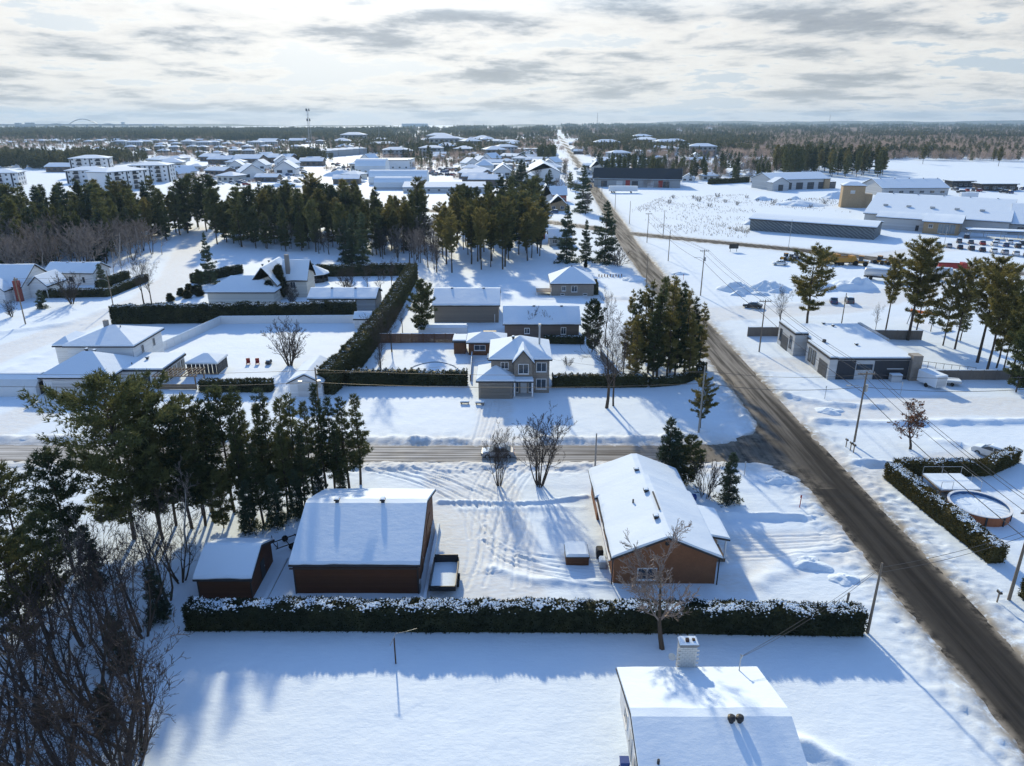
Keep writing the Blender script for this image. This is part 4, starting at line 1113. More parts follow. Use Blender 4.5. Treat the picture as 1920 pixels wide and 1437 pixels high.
fence('board_fence', 'grey board fence beside the clump of pines', [(16.8, 128), (18.6, 114.5)], 1.6, 'fence_grey')
# in-ground pool edge under snow
t = thing('covered_pool', 'kidney shaped covered pool outlined under snow in the back yard', 'pool', (-14.2, 121, 0))
ring = [(3.6 * math.cos(a) * (1 + .18 * math.cos(2 * a)), 4.2 * math.sin(a), .0) for a in np.linspace(0, 2 * math.pi, 29)]
MB().tube([(x, y, .08) for x, y, z in ring], .13, 6, cap=False).build('coping', 'grey_metal', t); MB().add([(x * .96, y * .96, .06) for x, y, z in ring[:-1]] + [(0, 0, .02)], [(i, (i + 1) % 28, 28) for i in range(28)]).build('cover', 'snow_roof', t)

# long tan garage and brown bungalow behind the brick house
I_ = house('tan_garage', 'long low tan metal garage with plain snow roof next to the tall hedge', 'garage', -17.3, -3.0, 153.2, 165.5, 3.9, 'gable_x', 2.3, 'tan_siding', over=.4)
vent(I_, -3.5, -.4, 6.2); vent(I_, 3.7, -.4, 6.2); MB().tube([(6.3, -6.2, 0), (6.3, -6.2, 1.9)], .07, 6).build('vent_pipe', 'white_trim', I_)
J_ = house('brown_bungalow', 'long grey-brown bungalow with two roof vents behind the two storey house', 'house', -1.5, 13.6, 138.9, 149, 3.6, 'gable_x', 2.3, 'brown_grey_siding', over=.4)
win(J_, 'S', -5.05, 4.4, 2.2, .9, 1.3, mull=1); win(J_, 'S', -5.05, -3, 2.2, .9, 1.0); vent(J_, -1.5, -.4, 5.9); vent(J_, 4.2, -.4, 5.9)
t = thing('snow_topped_tarp', 'long low tarpaulin heap with a ridge of snow before the tan garage', 'tarp', (-14.5, 145, 0))
MB().prism([(-1.4, -.2), (1.4, -.2), (1.1, 1.4), (-1.1, 1.4)], 'x', -5.2, 5.0).build('tarp', 'tarp', t); MB().prism([(-1.15, 1.401), (1.15, 1.401), (.8, 1.85), (-.7, 1.95)], 'x', -5.15, 4.9).build('snow_cap', 'snow_roof', t)
t = thing('trampoline', 'dark metal framed bench swing on the snow before the tan garage', 'swing', (-4.6, 141.5, 0))
m = MB()
for sx in (-1.3, 1.3): m.tube([(sx, -.4, -.1), (sx, -.4, 1.3)], .05, 6); m.tube([(sx, .4, -.1), (sx, .4, 1.3)], .05, 6)
m.box(-1.35, 1.35, -.45, .45, 1.3, 1.38); m.build('frame', 'black_metal', t); t.name = 'garden_swing'
# stone bungalow with white deck
K_ = house('stone_bungalow', 'tan brick bungalow with hipped snow roof and white deck close to the main road', 'house', 10.2, 21.0, 179.2, 189.5, 3.0, 'hip', 3.3, 'brick_grey', over=.5)
win(K_, 'S', -5.15, -2.3, 1.9, .9, 1.1); win(K_, 'S', -5.15, .4, 1.8, 1.3, 1.4); win(K_, 'S', -5.15, -2.6, .35, .8, .4, mull=0); win(K_, 'S', -5.15, 3.2, .35, .9, .4, mull=0)
MB().tube([(0, 0, 5.9), (0, 0, 6.8)], .18, 8).build('chimney_pipe', 'rust_metal', K_)
t = thing('deck', 'raised white railed deck on the side of the tan brick bungalow', 'deck', (8.2, 181, 0))
MB().box(-1.9, 1.9, -1.8, 2.5, .9, 1.05).build('floor', 'deck', t)
m = MB()
for i in range(20): m.box(-1.9 + i * .2, -1.86 + i * .2, -1.82, -1.78, 1.05, 1.95)
m.box(-1.95, 1.95, -1.85, -1.75, 1.95, 2.02); m.box(-1.95, -1.87, -1.74, 2.5, 1.95, 2.02)
m.build('railing', 'white_trim', t)
for px_, py_ in ((-1.8, -1.7), (1.8, -1.7), (-1.8, 2.4), (1.8, 2.4)): MB().box(px_ - .07, px_ + .07, py_ - .07, py_ + .07, -.2, .899).build('post', 'white_trim', t)
for k in range(9):
    t = link('marker_post', MB().tube([(0, 0, -.2), (0, 0, .75)], .14, 6).build('marker_post', 'fence_brown').data, None, G(1123 + k * 5.3, 519 + (k % 2)) + (0,))
    tag(t, 'short dark stump in the row beside the tan brick bungalow', 'post', 'row of short stumps')
for o in [o for o in COL.objects if o.name.startswith('marker_post') and 'label' not in o]: bpy.data.objects.remove(o)

# ------------------------------------------------------------------ left side houses
F_ = thing('white_house', 'white two storey house with hipped garage wing and glazed sunroom', 'house', (-70, 116, 0))
fx, fy = -70.0, 116.0
vol(F_, -77.5 - fx, -66 - fx, 118 - fy, 128.5 - fy, 5.3, 'hip', 2.1, 'white_siding', over=.5)
vol(F_, -80.2 - fx, -77.52 - fx, 119 - fy, 125 - fy, 5.0, 'hip', 1.2, 'white_siding', over=.35)
vol(F_, -76.6 - fx, -65.7 - fx, 108.8 - fy, 117.98 - fy, 2.8, 'hip', 2.8, 'white_siding', over=.5)
walls(F_, -65.68 - fx, -58.8 - fx, 112.6 - fy, 121 - fy, 2.7, 'none', 0, 'white_siding'); roof_parts(F_, -65.68 - fx, -58.8 - fx, 112.6 - fy, 121 - fy, 2.7, 'flat', 0, .3)
garage_door(F_, 'S', 108.8 - fy, -71.7 - fx, 7.0, 2.35, 'garage_white'); win(F_, 'S', 108.8 - fy, -66.8 - fx, 1.6, .8, .9); win(F_, 'E', -65.7 - fx, 111 - fy, 1.6, 1.3, 1.2)
win(F_, 'S', 112.6 - fy, -63.9 - fx, 1.3, .9, 1.5); win(F_, 'S', 112.6 - fy, -61.6 - fx, 1.2, 1.2, 1.8)
for k in range(5): win(F_, 'E', -58.8 - fx, 113.6 + k * 1.6 - fy, 1.35, 1.3, 2.0, mull=0, sill=False)
win(F_, 'E', -66 - fx, 121 - fy, 4.0, .9, 1.4, mull=0); win(F_, 'E', -66 - fx, 125.2 - fy, 4.0, .9, 1.4, mull=0)
MB().box(-.35, .35, -.35, .35, -1, 1.1).build('chimney', 'mortar', F_, loc=(-3.0, 7.4, 7.5)); vent(F_, -70.5 - fx, 114.2 - fy, 5.5); vent(F_, -72 - fx, 114.6 - fy, 5.6); vent(F_, 6.6, 1.2, 3.3); vent(F_, -.3, 7.0, 7.3, 'pipe'); vent(F_, 5.2, -1.4, 3.1, 'pipe')
MB().tube([(-65.9 - fx, 117.6 - fy, 2.4), (-65.9 - fx, 117.6 - fy, 4.6)], .06, 6).build('vent_pipe', 'grey_metal', F_)
t = thing('carport_tent', 'long white fabric car shelter beside the white house garage', 'tent', (-85, 110.4, 0))
n = 10; pr = [(-2.6 + 5.2 * i / n, 1.5 + 1.5 * math.sin(math.pi * i / n)) for i in range(n + 1)]
MB().prism([(-2.6, -.2)] + pr + [(2.6, -.2)], 'x', -10, 7.6).build('fabric', 'tarp', t); MB().box(7.601, 7.66, -1.6, 1.4, -.1, 2.0).build('opening_shade', 'black_metal', t)  # black sheet on the closed end, painted as the shade inside
prs = [(p[0] * .8, p[1] + .1) for p in pr]; MB().prism(prs + [(p[0], p[1] + .14) for p in prs[::-1]], 'x', -9.9, 7.5).build('snow_cap', 'snow_roof', t)
t = thing('gazebo', 'dark screened gazebo with pale canopy on the lawn behind the white house', 'gazebo', (-54.6, 120.5, 0))
for sx in (-2.6, 2.6):
    for sy in (-2.2, 2.2): MB().box(sx - .08, sx + .08, sy - .08, sy + .08, -.2, 2.1).build('post', 'black_metal', t)
for k in range(7): MB().box(-2.5 + k * .72, -2.5 + k * .72 + .62, -2.24, -2.2, .1, 2.0).build('screen_panel', 'dark_panel', t)
for k in range(6): MB().box(2.6, 2.64, -2.1 + k * .7, -2.1 + k * .7 + .6, .1, 2.0).build('screen_panel', 'dark_panel', t)
roof_parts(t, -2.6, 2.6, -2.2, 2.2, 2.1, 'hip', 1.0, .3, .1, 'tarp'); 
t = thing('pergola', 'brown wooden pergola with open slats beside the sunroom', 'pergola', (-56.0, 112.6, 0))
for sx in (-3.3, 3.3):
    for sy in (-1.7, 1.7): MB().box(sx - .09, sx + .09, sy - .09, sy + .09, -.2, 2.3).build('post', 'deck', t)
for sy in (-1.7, 1.7): MB().box(-3.7, 3.7, sy - .06, sy + .06, 2.301, 2.48).build('beam', 'deck', t)
sl = MB().box(-.05, .05, -2.3, 2.3, 2.481, 2.62).build('slat', 'deck', t); slm = sl.data; bpy.data.objects.remove(sl)
for k in range(13): link('slat', slm, t, (-3.5 + k * .58, 0, 0))
MB().box(-3.2, 3.2, -1.8, -1.74, .1, 1.0).build('railing', 'deck', t)
L_ = house('white_garage', 'small white garage with snow gable roof under the tall leaning hedge', 'garage', -36.0, -30.8, 107.6, 116.5, 2.5, 'gable_y', 1.3, 'white_siding', over=.4)
garage_door(L_, 'S', -4.45, 0, 2.6, 2.1); 
L2 = house('garden_shed', 'tiny white garden shed at the end of the white fence', 'shed', -34.0, -30.4, 148.2, 151.5, 2.1, 'gable_x', .9, 'white_siding', over=.25)
door(L2, 'S', -1.65, -.4, .8, 1.8, 'white_trim', .05); door(L2, 'W', -1.8, 0, .8, 1.8, 'fence_brown', .05)
for lab, dx in (('red lawn chair out on the snowy lawn, farther from the ride-on mower', -1.0), ('red lawn chair out on the snowy lawn, next to the ride-on mower', .7)):
    x, y = G(476, 684)
    t = thing('lawn_chair', lab, 'chair', (x + dx, y, 0), .3)
    MB().box(-.35, .35, -.35, .35, .34, .42).build('seat', 'red', t); MB().box(-.35, .35, .3, .4, .421, 1.15).build('backrest', 'red', t)
    for a in (-.3, .3):
        for b in (-.3, .3): MB().box(a - .04, a + .04, b - .04, b + .04, -.2, .339).build('leg', 'red', t)
t = thing('snowmobile', 'dark snow-covered ride-on mower left out on the lawn', 'mower', G(486, 683) + (0,)); t.location.x += 1.8
MB().prism([(-.8, .2), (.8, .2), (.7, .6), (.2, .9), (-.2, .7), (-.8, .6)], 'x', -.4, .4).build('body', 'black_metal', t); MB().box(-.35, .35, -.5, .1, .75, .95).build('snow_cap', 'snow_roof', t); t.name = 'garden_mower'

# upper left
x0, x1, y = px_house(88, 178, 535)
G2 = house('white_house', 'small white house with plain gable roof at the edge of the dark wood', 'house', x0, x1, y, y + 8.5, 3.3, 'gable_x', 2.0, 'white_siding', over=.4)
for k in (-3.2, 0.4): win(G2, 'S', -4.25, k, 1.7, .8, 1.1, frame='black_metal')
win(G2, 'S', -4.25, 3.8, 1.5, .5, 1.3, frame='black_metal', mull=0); vent(G2, -2, -.3, 5.2); vent(G2, 2.4, -.3, 5.2); win(G2, 'E', (x1 - x0) / 2, 0, 2, 1, 1)
x0, x1, y = px_house(-60, 55, 566)
G1 = house('white_house', 'white house with tall red brick chimney and steep cross gables', 'house', x0, x1 - 2, y + 1, y + 14, 3.6, 'gable_x', 4.2, 'white_siding', over=.5)
gx = (x0 + x1 - 2) / 2
vol(G1, x1 - 2 - gx + .02, x1 + 2.5 - gx, -3.5, 4.5, 3.2, 'gable_y', 2.2, 'white_siding', over=.4)
vol(G1, x0 - gx + 6.0, x0 - gx + 11, -9.5, -6.52, 3.2, 'gable_y', 2.2, 'white_siding', over=.35)
MB().box(-.65, .65, -.5, .5, -.3, 5.2).build('chimney', 'brick_red', G1, loc=(x1 - 2.4 - gx, -7.1, 0)); MB().box(-.35, .35, -.35, .35, 0, .5).build('flue', 'mortar', G1, loc=(x1 - 2.4 - gx, -7.1, 5.21))
for k in range(3): win(G1, 'S', -6.5, x1 - gx - 6.0 - k * 1.5, 1.6, .8, 1.4, frame='black_metal', mull=0)
win(G1, 'S', -9.5, x0 - gx + 8.5, 1.6, 1.4, 1.3)
x0, x1, y = px_house(392, 500, 572)
H_ = house('cream_house', 'cream house with broad hipped roofs and steep snowy gables behind the long hedge', 'house', x0, x1 + 2, y, y + 9, 3.0, 'hip', 3.0, 'cream_wall', over=.5)
hx = (x0 + x1 + 2) / 2
vol(H_, 1.5, 7.8, -1.0, 13, 4.4, 'gable_y', 4.0, 'cream_wall', over=.45); vol(H_, 7.82, 14.0, 3.5, 11, 4.6, 'gable_x', 4.2, 'cream_wall', over=.4)
MB().box(-.5, .5, -.4, .4, 0, 5.5).build('chimney', 'mortar', H_, loc=(9.3, 4.6, 5.2))
for k in range(2): win(H_, 'S', -1.0, 3.2 + k * 3, 2.2, 1.1, 1.2)
win(H_, 'S', 3.5, 10.5, 3.2, 1.2, 1.5); vent(H_, 3.2, 4, 8.0); vent(H_, 3.4, 8.5, 8.1)
x0, x1, y = px_house(575, 700, 588)
H2 = house('long_garage', 'long low garage roof with two vents behind the snowy hedge', 'garage', x0, x1, y + 3, y + 11, 2.8, 'gable_x', 1.5, 'grey_wall', over=.4)
vent(H2, -3, -.5, 4.3); vent(H2, 2.6, -.5, 4.3)
t = thing('round_gazebo', 'round dark gazebo with pointed snow roof in front of the rear hedge', 'gazebo', G(592, 527) + (0,))
n = 10; V = [(3.4 * math.cos(2 * math.pi * k / n), 3.4 * math.sin(2 * math.pi * k / n)) for k in range(n)]
for k, (px_, py_) in enumerate(V): MB().box(px_ - .12, px_ + .12, py_ - .12, py_ + .12, -.2, 2.2).build('post', 'dark_panel', t)
for k in range(n):
    a, b = V[k], V[(k + 1) % n]; MB().add([(a[0], a[1], -.1), (b[0], b[1], -.1), (b[0], b[1], 1.0), (a[0], a[1], 1.0)], [(0, 1, 2, 3)]).build('screen_panel', 'dark_panel', t)
MB().add([(p[0] * 1.22, p[1] * 1.22, 2.2) for p in V] + [(0, 0, 4.2)], [(k, (k + 1) % n, n) for k in range(n)] + [tuple(range(n))[::-1]]).build('roof', 'shingle', t)
MB().add([(p[0] * 1.19, p[1] * 1.19, 2.26) for p in V] + [(p[0] * 1.15, p[1] * 1.15, 2.5) for p in V] + [(0, 0, 4.55)], [(k, (k + 1) % n, n + (k + 1) % n, n + k) for k in range(n)] + [(n + k, n + (k + 1) % n, 2 * n) for k in range(n)]).build('roof_snow', 'snow_roof', t)

# ------------------------------------------------------------------ right side: flat roofed house, pool, hall
N_ = thing('flat_roofed_house', 'modern flat roofed house with dark panels and pale brick piers beside the road', 'house', (63, 126.5, 0))
nx0, ny0 = 63.0, 126.5
walls(N_, 56 - nx0, 69.2 - nx0, 116 - ny0, 137.5 - ny0, 3.55, 'none', 0, 'pale_grey_wall'); roof_parts(N_, 56 - nx0, 69.2 - nx0, 116 - ny0, 137.5 - ny0, 3.55, 'flat', 0, .15)
walls(N_, 53.6 - nx0, 55.98 - nx0, 129 - ny0, 137.5 - ny0, 4.2, 'none', 0, 'pale_grey_wall'); roof_parts(N_, 53.6 - nx0, 55.98 - nx0, 129 - ny0, 137.5 - ny0, 4.2, 'flat', 0, .1)
walls(N_, 54.7 - nx0, 55.98 - nx0, 115.8 - ny0, 125.8 - ny0, 3.7, 'none', 0, 'pale_grey_wall'); roof_parts(N_, 54.7 - nx0, 55.98 - nx0, 115.8 - ny0, 125.8 - ny0, 3.7, 'flat', 0, .1)
MB().box(68.6 - nx0, 70.3 - nx0, 115.2 - ny0, 117.0 - ny0, -.3, 4.5).build('pier', 'brick_grey', N_)
for xa, xb in ((56.2, 59.3), (62.6, 68.5)): MB().box(xa - nx0, xb - nx0, 115.9 - ny0, 116.02 - ny0, 0, 3.4).build('dark_cladding', 'dark_panel', N_)
win(N_, 'S', 116 - ny0, 60.9 - nx0, 2.3, 2.6, .7, 'black_metal', mull=1); door(N_, 'S', 116 - ny0, 60.5 - nx0, 2.3, 1.8, 'pale_grey_wall', 0); MB().box(64.8 - nx0, 67.6 - nx0, 115.8 - ny0, 115.9 - ny0, 1.9, 2.05).build('ledge', 'pale_grey_wall', N_)
garage_door(N_, 'W', 53.6 - nx0, 133.8 - ny0, 3.4, 2.6, 'garage_dark'); garage_door(N_, 'W', 54.7 - nx0, 118.2 - ny0, 3.4, 2.6, 'garage_dark')
for yy in (122.2, 124.0): win(N_, 'W', 54.7 - nx0, yy - ny0, 2.0, 1.1, 2.3, 'black_metal', mull=0)
for yy in (130.8, 136): win(N_, 'W', 53.6 - nx0, yy - ny0, 2.3, .9, 2.2, 'black_metal', mull=0)
win(N_, 'W', 56 - nx0, 127.4 - ny0, 1.7, 2.4, 2.4, 'black_metal', mull=1)
vent(N_, 62.2 - nx0, 137 - ny0, 4.0); vent(N_, 63.4 - nx0, 135.4 - ny0, 4.0); vent(N_, 62.3 - nx0, 122.8 - ny0, 4.0); MB().box(-.25, .25, -.25, .25, 0, .8).build('roof_vent', 'black_metal', N_, loc=(57.2 - nx0, 124.6 - ny0, 3.85))
MB().box(69.3 - nx0, 69.9 - nx0, 126 - ny0, 137.6 - ny0, 3.6, 4.3).build('parapet', 'pale_grey_wall', N_)
# patio stuff behind
t = thing('patio_chairs', 'grey outdoor sofa under snow on the patio beside the flat roofed house', 'sofa', (72.8, 123, 0)); MB().box(-1.2, 1.2, -.5, .5, -.1, .45).build('seat', 'dark_panel', t); MB().box(-1.2, 1.2, .5, .7, -.1, 1.0).build('backrest', 'dark_panel', t); MB().box(-1.15, 1.15, -.45, .45, .451, .65).build('snow_cap', 'snow_roof', t); t.name = 'outdoor_sofa'
t = thing('metal_railing', 'thin black metal railing round the snowy patio', 'railing', (76, 121, 0))
for k in range(8): MB().tube([(-1.4 + k * 1.1, 1.8 - k * .55, -.2), (-1.4 + k * 1.1, 1.8 - k * .55, 1.1)], .04, 5).build('post', 'black_metal', t)
MB().tube([(-1.4, 1.8, 1.1), (6.3, -2.05, 1.1)], .04, 5).build('rail', 'black_metal', t)
t = thing('hot_tub', 'sunken square spa with dark rim on the patio of the flat roofed house', 'hot tub', (72.3, 118.6, 0)); MB().box(-2.2, 2.2, -1.6, 1.6, -.1, .35).build('rim', 'dark_panel', t); MB().box(-1.9, 1.9, -1.3, 1.3, .351, .45).build('snow_cap', 'snow_roof', t)
t = thing('utility_box', 'grey wooden bin box against the dark wall of the flat roofed house', 'box', (66.0, 114.9, 0)); MB().box(-.9, .9, -.5, .5, -.2, 1.15).build('body', 'pale_grey_wall', t); MB().box(-.95, .95, -.55, .55, 1.151, 1.28).build('lid', 'grey_wall', t); MB().box(-.9, .9, -.5, .5, 1.281, 1.4).build('snow_cap', 'snow_roof', t)
t = thing('enclosed_trailer', 'white enclosed cargo trailer parked at the corner of the flat roofed house', 'trailer', (70.9, 112.6, 0), .25)
MB().box(-1.1, 1.1, -2.0, 2.0, .5, 2.4).build('body', 'white_trim', t); MB().prism([(-1.1, 2.401), (1.1, 2.401), (1.0, 2.55), (-1.0, 2.55)], 'y', -1.95, 1.95).build('snow_cap', 'snow_roof', t)
for sx in (-1.12, 1.12): MB().tube([(sx - .1, -.1, .35), (sx + .1, -.1, .35)], .35, 12).build('wheel', 'rubber', t)
MB().box(-.95, .95, -2.05, -2.001, .6, 2.3).build('rear_door', 'pale_grey_wall', t); MB().tube([(0, 2, .5), (0, 3.1, .45)], .06, 5).build('drawbar', 'black_metal', t)
t = thing('utility_trailer', 'flat open utility trailer with snow beside the enclosed trailer', 'trailer', (74.6, 113.4, 0), 1.3)
MB().box(-.85, .85, -1.5, 1.5, .5, .85).build('bed', 'grey_metal', t); MB().box(-.8, .8, -1.45, 1.45, .851, 1.0).build('snow_load', 'snow_roof', t)
for sx in (-.95, .95): MB().tube([(sx - .09, -.1, .3), (sx + .09, -.1, .3)], .3, 12).build('wheel', 'rubber', t)
# round pool with deck
t = thing('above_ground_pool', 'round above-ground pool with wooden wall and white rim, snow inside', 'pool', (53.2, 71.0, 0))
n = 40; cs = [(math.cos(2 * math.pi * k / n), math.sin(2 * math.pi * k / n)) for k in range(n)]
def ringmesh(r0, r1, z0, z1):
    V = [(c * r0, s * r0, z0) for c, s in cs] + [(c * r0, s * r0, z1) for c, s in cs] + [(c * r1, s * r1, z1) for c, s in cs] + [(c * r1, s * r1, z0) for c, s in cs]
    return MB().add(V, [(j * n + k, j * n + (k + 1) % n, ((j + 1) % 4) * n + (k + 1) % n, ((j + 1) % 4) * n + k) for j in range(4) for k in range(n)])
rp = 3.1
ringmesh(rp, rp - .05, -.2, 1.2).build('wall', 'pool_wood', t); ringmesh(rp - .051, rp - .1, -.2, 1.18).build('liner', 'pool_blue', t)
ringmesh(rp + .1, rp - .16, 1.201, 1.29).build('rim', 'white_trim', t)
for k in range(0, n, 4): MB().box(-.09, .09, -.05, .05, -.2, 1.2).build('upright', 'dark_panel', t, loc=(cs[k][0] * (rp + .06), cs[k][1] * (rp + .06), 0)).rotation_euler[2] = 2 * math.pi * k / n + math.pi / 2
MB().add([(c * (rp - .101), s * (rp - .101), .85 + .04 * math.sin(3 * k)) for k, (c, s) in enumerate(cs)] + [(0, 0, .95)], [(k, (k + 1) % n, n) for k in range(n)]).build('snow', 'snow_roof', t)
t = thing('pool_deck', 'small wooden pool deck with thin metal railing under snow', 'deck', (53.0, 76.4, 0))
MB().box(-2.4, 2.4, -2.2, 1.9, 1.0, 1.16).build('floor', 'deck', t); MB().box(-2.35, 2.35, -2.15, 1.85, 1.161, 1.34).build('snow_cover', 'snow_roof', t)
for sx in (-2.3, 2.3):
    for sy in (-2.1, 1.8): MB().box(sx - .07, sx + .07, sy - .07, sy + .07, -.2, 1.0).build('post', 'deck', t)
m = MB()
for p in ((-2.35, 1.85), (0, 1.85), (2.35, 1.85), (2.35, -.2), (2.35, -2.1), (-2.35, -2.1), (-1.0, -2.1)): m.tube([(p[0], p[1], 1.0), (p[0], p[1], 2.25)], .03, 5)
m.tube([(-2.35, 1.85, 2.25), (2.35, 1.85, 2.25), (2.35, -2.1, 2.25)], .03, 5); m.tube([(-2.35, -2.1, 2.25), (-1.0, -2.1, 2.25)], .03, 5)
m.build('railing', 'grey_metal', t)
def mailbox(label, x, y, rz=0):
    t = thing('mailbox', label, 'mailbox', (x, y, gz(x, y)), rz, None); MB().box(-.05, .05, -.05, .05, -.3, 1.05).build('post', 'wood_pole', t)
    n = 6; MB().prism([(-.13, 1.051)] + [(-.13 + .26 * k / n, 1.2 + .12 * math.sin(math.pi * k / n)) for k in range(n + 1)] + [(.13, 1.051)], 'y', -.25, .25).build('box', 'black_metal', t)
    MB().box(-.1, .1, -.22, .22, 1.33, 1.42).build('snow_cap', 'snow_roof', t)
for (u, v), lab in (((1586, 838), 'dark mailbox on a post by the utility pole, farthest from the hedge'), ((1594, 845), 'dark mailbox on a post, middle of the three by the utility pole'), ((1600, 849), 'dark mailbox on a post by the utility pole, closest to the hedge'), ((1869, 1130), 'pale mailbox by the road at the foot of the pole with the long hedge behind')): mailbox(lab, *G(u, v))
for lab, (u, v), h, mt in (('red snow marker stake stuck in a road bank', (1499, 952), 1.6, 'red'), ('thin bus stop sign post on the road verge', (1735, 540), 2.2, 'grey_metal'), ('thin leaning marker post by the road junction', (1395, 892), 2.0, 'grey_metal'), ('dark short post beside the end of the front hedge', (1588, 1130), 1.0, 'fence_grey'), ('red hydrant marker at the verge of the main road', (1281, 525), 1.6, 'red'), ('dark sign post beside the flat roofed house driveway', (1688, 740), 2.2, 'grey_metal'), ('pale basketball post by the snow bank', (1546, 748), 2.2, 'grey_metal')):
    x, y = G(u, v); t = thing('marker_stake', lab, 'stake', (x, y, gz(x, y))); MB().tube([(0, 0, -.3), (.04, 0, h)], .05 if h > 1.2 else .12, 6).build('stake', mt, t); MB().box(-.09, .09, -.03, .03, h - .35, h - .05).build('flag', mt, t)
t = thing('billboard', 'small dark two-legged sign board standing in the snowy field', 'sign', G(1375, 472) + (0,)); MB().box(-1.6, 1.6, -.08, .08, 1.0, 2.6).build('board', 'black_metal', t)
for sx in (-1.1, 1.1): MB().box(sx - .06, sx + .06, -.06, .06, -.2, .999).build('leg', 'black_metal', t)

# ------------------------------------------------------------------ mid-distance buildings
def house_rot(name, label, cat, p0, p1, depth, h, kind, rise, mat, over=.4, group=None, snow=.3, roofmat='shingle', ridge_at=.5):
    """front wall from p0 to p1 (metres), body going away from it; root at front-wall middle"""
    a = math.atan2(p1[1] - p0[1], p1[0] - p0[0]); L = math.hypot(p1[0] - p0[0], p1[1] - p0[1])
    r = thing(name, label, cat, ((p0[0] + p1[0]) / 2, (p0[1] + p1[1]) / 2, 0), a, group)
    vol(r, -L / 2, L / 2, 0, depth, h, kind, rise, mat, over, snow, roofmat, ridge_at)
    return r, L
m, n, b = new_mat('striped_wall')          # long dark wall painted with slanting grey strokes
t = _tex(n, 'ShaderNodeTexWave', .35, mapping=(1, 1, 1.6)); t.bands_direction = 'DIAGONAL'; t.inputs['Distortion'].default_value = 3.5; t.inputs['Detail'].default_value = 3
n.links.new(_mix(n, t.outputs[1], (.075, .09, .10), (.19, .215, .23)), b.inputs['Base Color']); b.inputs['Roughness'].default_value = .8
M['striped_wall'] = m
O1, L = house_rot('long_warehouse', 'long low dark grey warehouse with slanting painted strokes and a white roof', 'warehouse', (98.1, 297), (137, 271), 17, 4.6, 'gable_x', 1.2, 'striped_wall', over=.6)
MB().box(-L / 2 - .3, L / 2 + .3, -.62, -.5, 4.35, 4.62).build('gutter', 'fascia', O1)
O2, L = house_rot('community_hall', 'large community hall with sweeping snow roofs, tan entrance and tall windows', 'hall', (153, 314), (196, 284), 52, 4.8, 'gable_x', 6.5, 'pale_grey_wall', over=.6, ridge_at=.55)
vol(O2, -20, -2.02, -9, -.02, 4.6, 'gable_x', 1.6, 'pale_grey_wall', over=.4, ridge_at=.8); vol(O2, -2, 10.5, -13.5, -.02, 4.6, 'gable_x', 1.9, 'brick_tan', over=.8, ridge_at=.85)
for k in range(3): win(O2, 'S', -13.5, 4.2 + k * 2.0, 2.3, 1.7, 3.4, 'grey_metal', 'glass_pale', mull=1, sill=False)
win(O2, 'S', -13.5, .6, 3.0, 1.3, 1.3, 'white_trim'); 
for k in range(2): win(O2, 'E', 10.5, -11.6 + k * 3.4, 2.4, 1.6, 2.2, 'grey_metal', 'glass_pale')
door(O2, 'S', -9, -4.5, 1.2, 2.2, 'dark_panel')
vol(O2, L / 2 + .02, L / 2 + 40, 2, 40, 4.2, 'gable_x', 6.2, 'grey_wall', over=.6)
for k in range(9): vent(O2, -20 + k * 10, 27 if k < 5 else 20, 11.2 if k < 5 else 10.6)
for k in range(7): win(O2, 'S', 2, L / 2 + 4 + k * 4.6, 2.3, 2.2, 1.6, 'grey_metal')
for k in range(4): MB().prism([(-1.6, 0), (1.5, 0), (1.1, .25), (-1.2, .2)], 'x', -2.2, 2.6).build('bare_roof_patch', 'shingle', O2, loc=(L / 2 + 6 + k * 9, 20.4, 10.75))
for k in range(5): MB().box(-.9, .9, -.5, .5, 0, .7).build('roof_unit', 'grey_metal', O2, loc=(-20 + k * 9, 10, 7.6))
t = thing('canopy', 'low snow-covered car park canopy in front of the community hall', 'canopy', G(1870, 447) + (0,), -.33)
MB().box(-11, 14, -2.8, 2.8, 2.7, 3.0).build('roof', 'shingle', t); MB().prism([(-2.7, 3.001), (2.7, 3.001), (2.4, 3.35), (-2.4, 3.35)], 'x', -10.9, 13.9).build('roof_snow', 'snow_roof', t)
for k in range(5):
    for sy in (-2.4, 2.4): MB().tube([(-10 + k * 5.8, sy, -.2), (-10 + k * 5.8, sy, 2.7)], .1, 6).build('post', 'grey_metal', t)
x, y = G(1588, 390)
t = thing('brick_tower', 'square tan brick tower with a blank panel rising beside the community hall', 'tower', (x + 3, y + 3, 0), -.25)
MB().box(-5.3, 5.3, -3.5, 3.5, -.3, 11).build('shaft', 'brick_tan', t); roof_parts(t, -5.3, 5.3, -3.5, 3.5, 11, 'hip', 1.6, .5); MB().box(-1.6, .6, -3.6, -3.5, 7.2, 8.8).build('panel', 'pale_grey_wall', t); MB().box(5.32, 9.5, -2, 4, -.3, 7).build('annex', 'brick_tan', t)
x0, x1, y = px_house(1445, 1566, 357)
Gb, L = house_rot('depot_garage', 'pale depot with five dark garage doors below the pine grove', 'garage', (x0, y), (x1, y + 12), 22, 6.5, 'gable_x', 3.5, 'pale_grey_wall', over=.7)
for k in range(5): garage_door(Gb, 'S', 0, -L / 2 + 13 + k * 8.6, 5.2, 4.4, 'garage_dark')
vol(Gb, -L / 2 - 3, -L / 2 + 9, -6, -.02, 5.2, 'gable_y', 3.0, 'pale_grey_wall', over=.5); garage_door(Gb, 'S', -6, -L / 2 + 3, 3.6, 3.8, 'garage_dark'); vol(Gb, L / 2 - 4, L / 2 + .3, -1.2, -.02, 6.2, 'flat', 0, 'brick_tan', over=.1)
x0, x1, y = px_house(1652, 1780, 368)
Hb, L = house_rot('grey_hall', 'wide grey sports hall with snowy roof behind the brick tower', 'hall', (x0, y), (x1, y + 2), 26, 4.6, 'gable_x', 4.5, 'pale_grey_wall', over=.6)
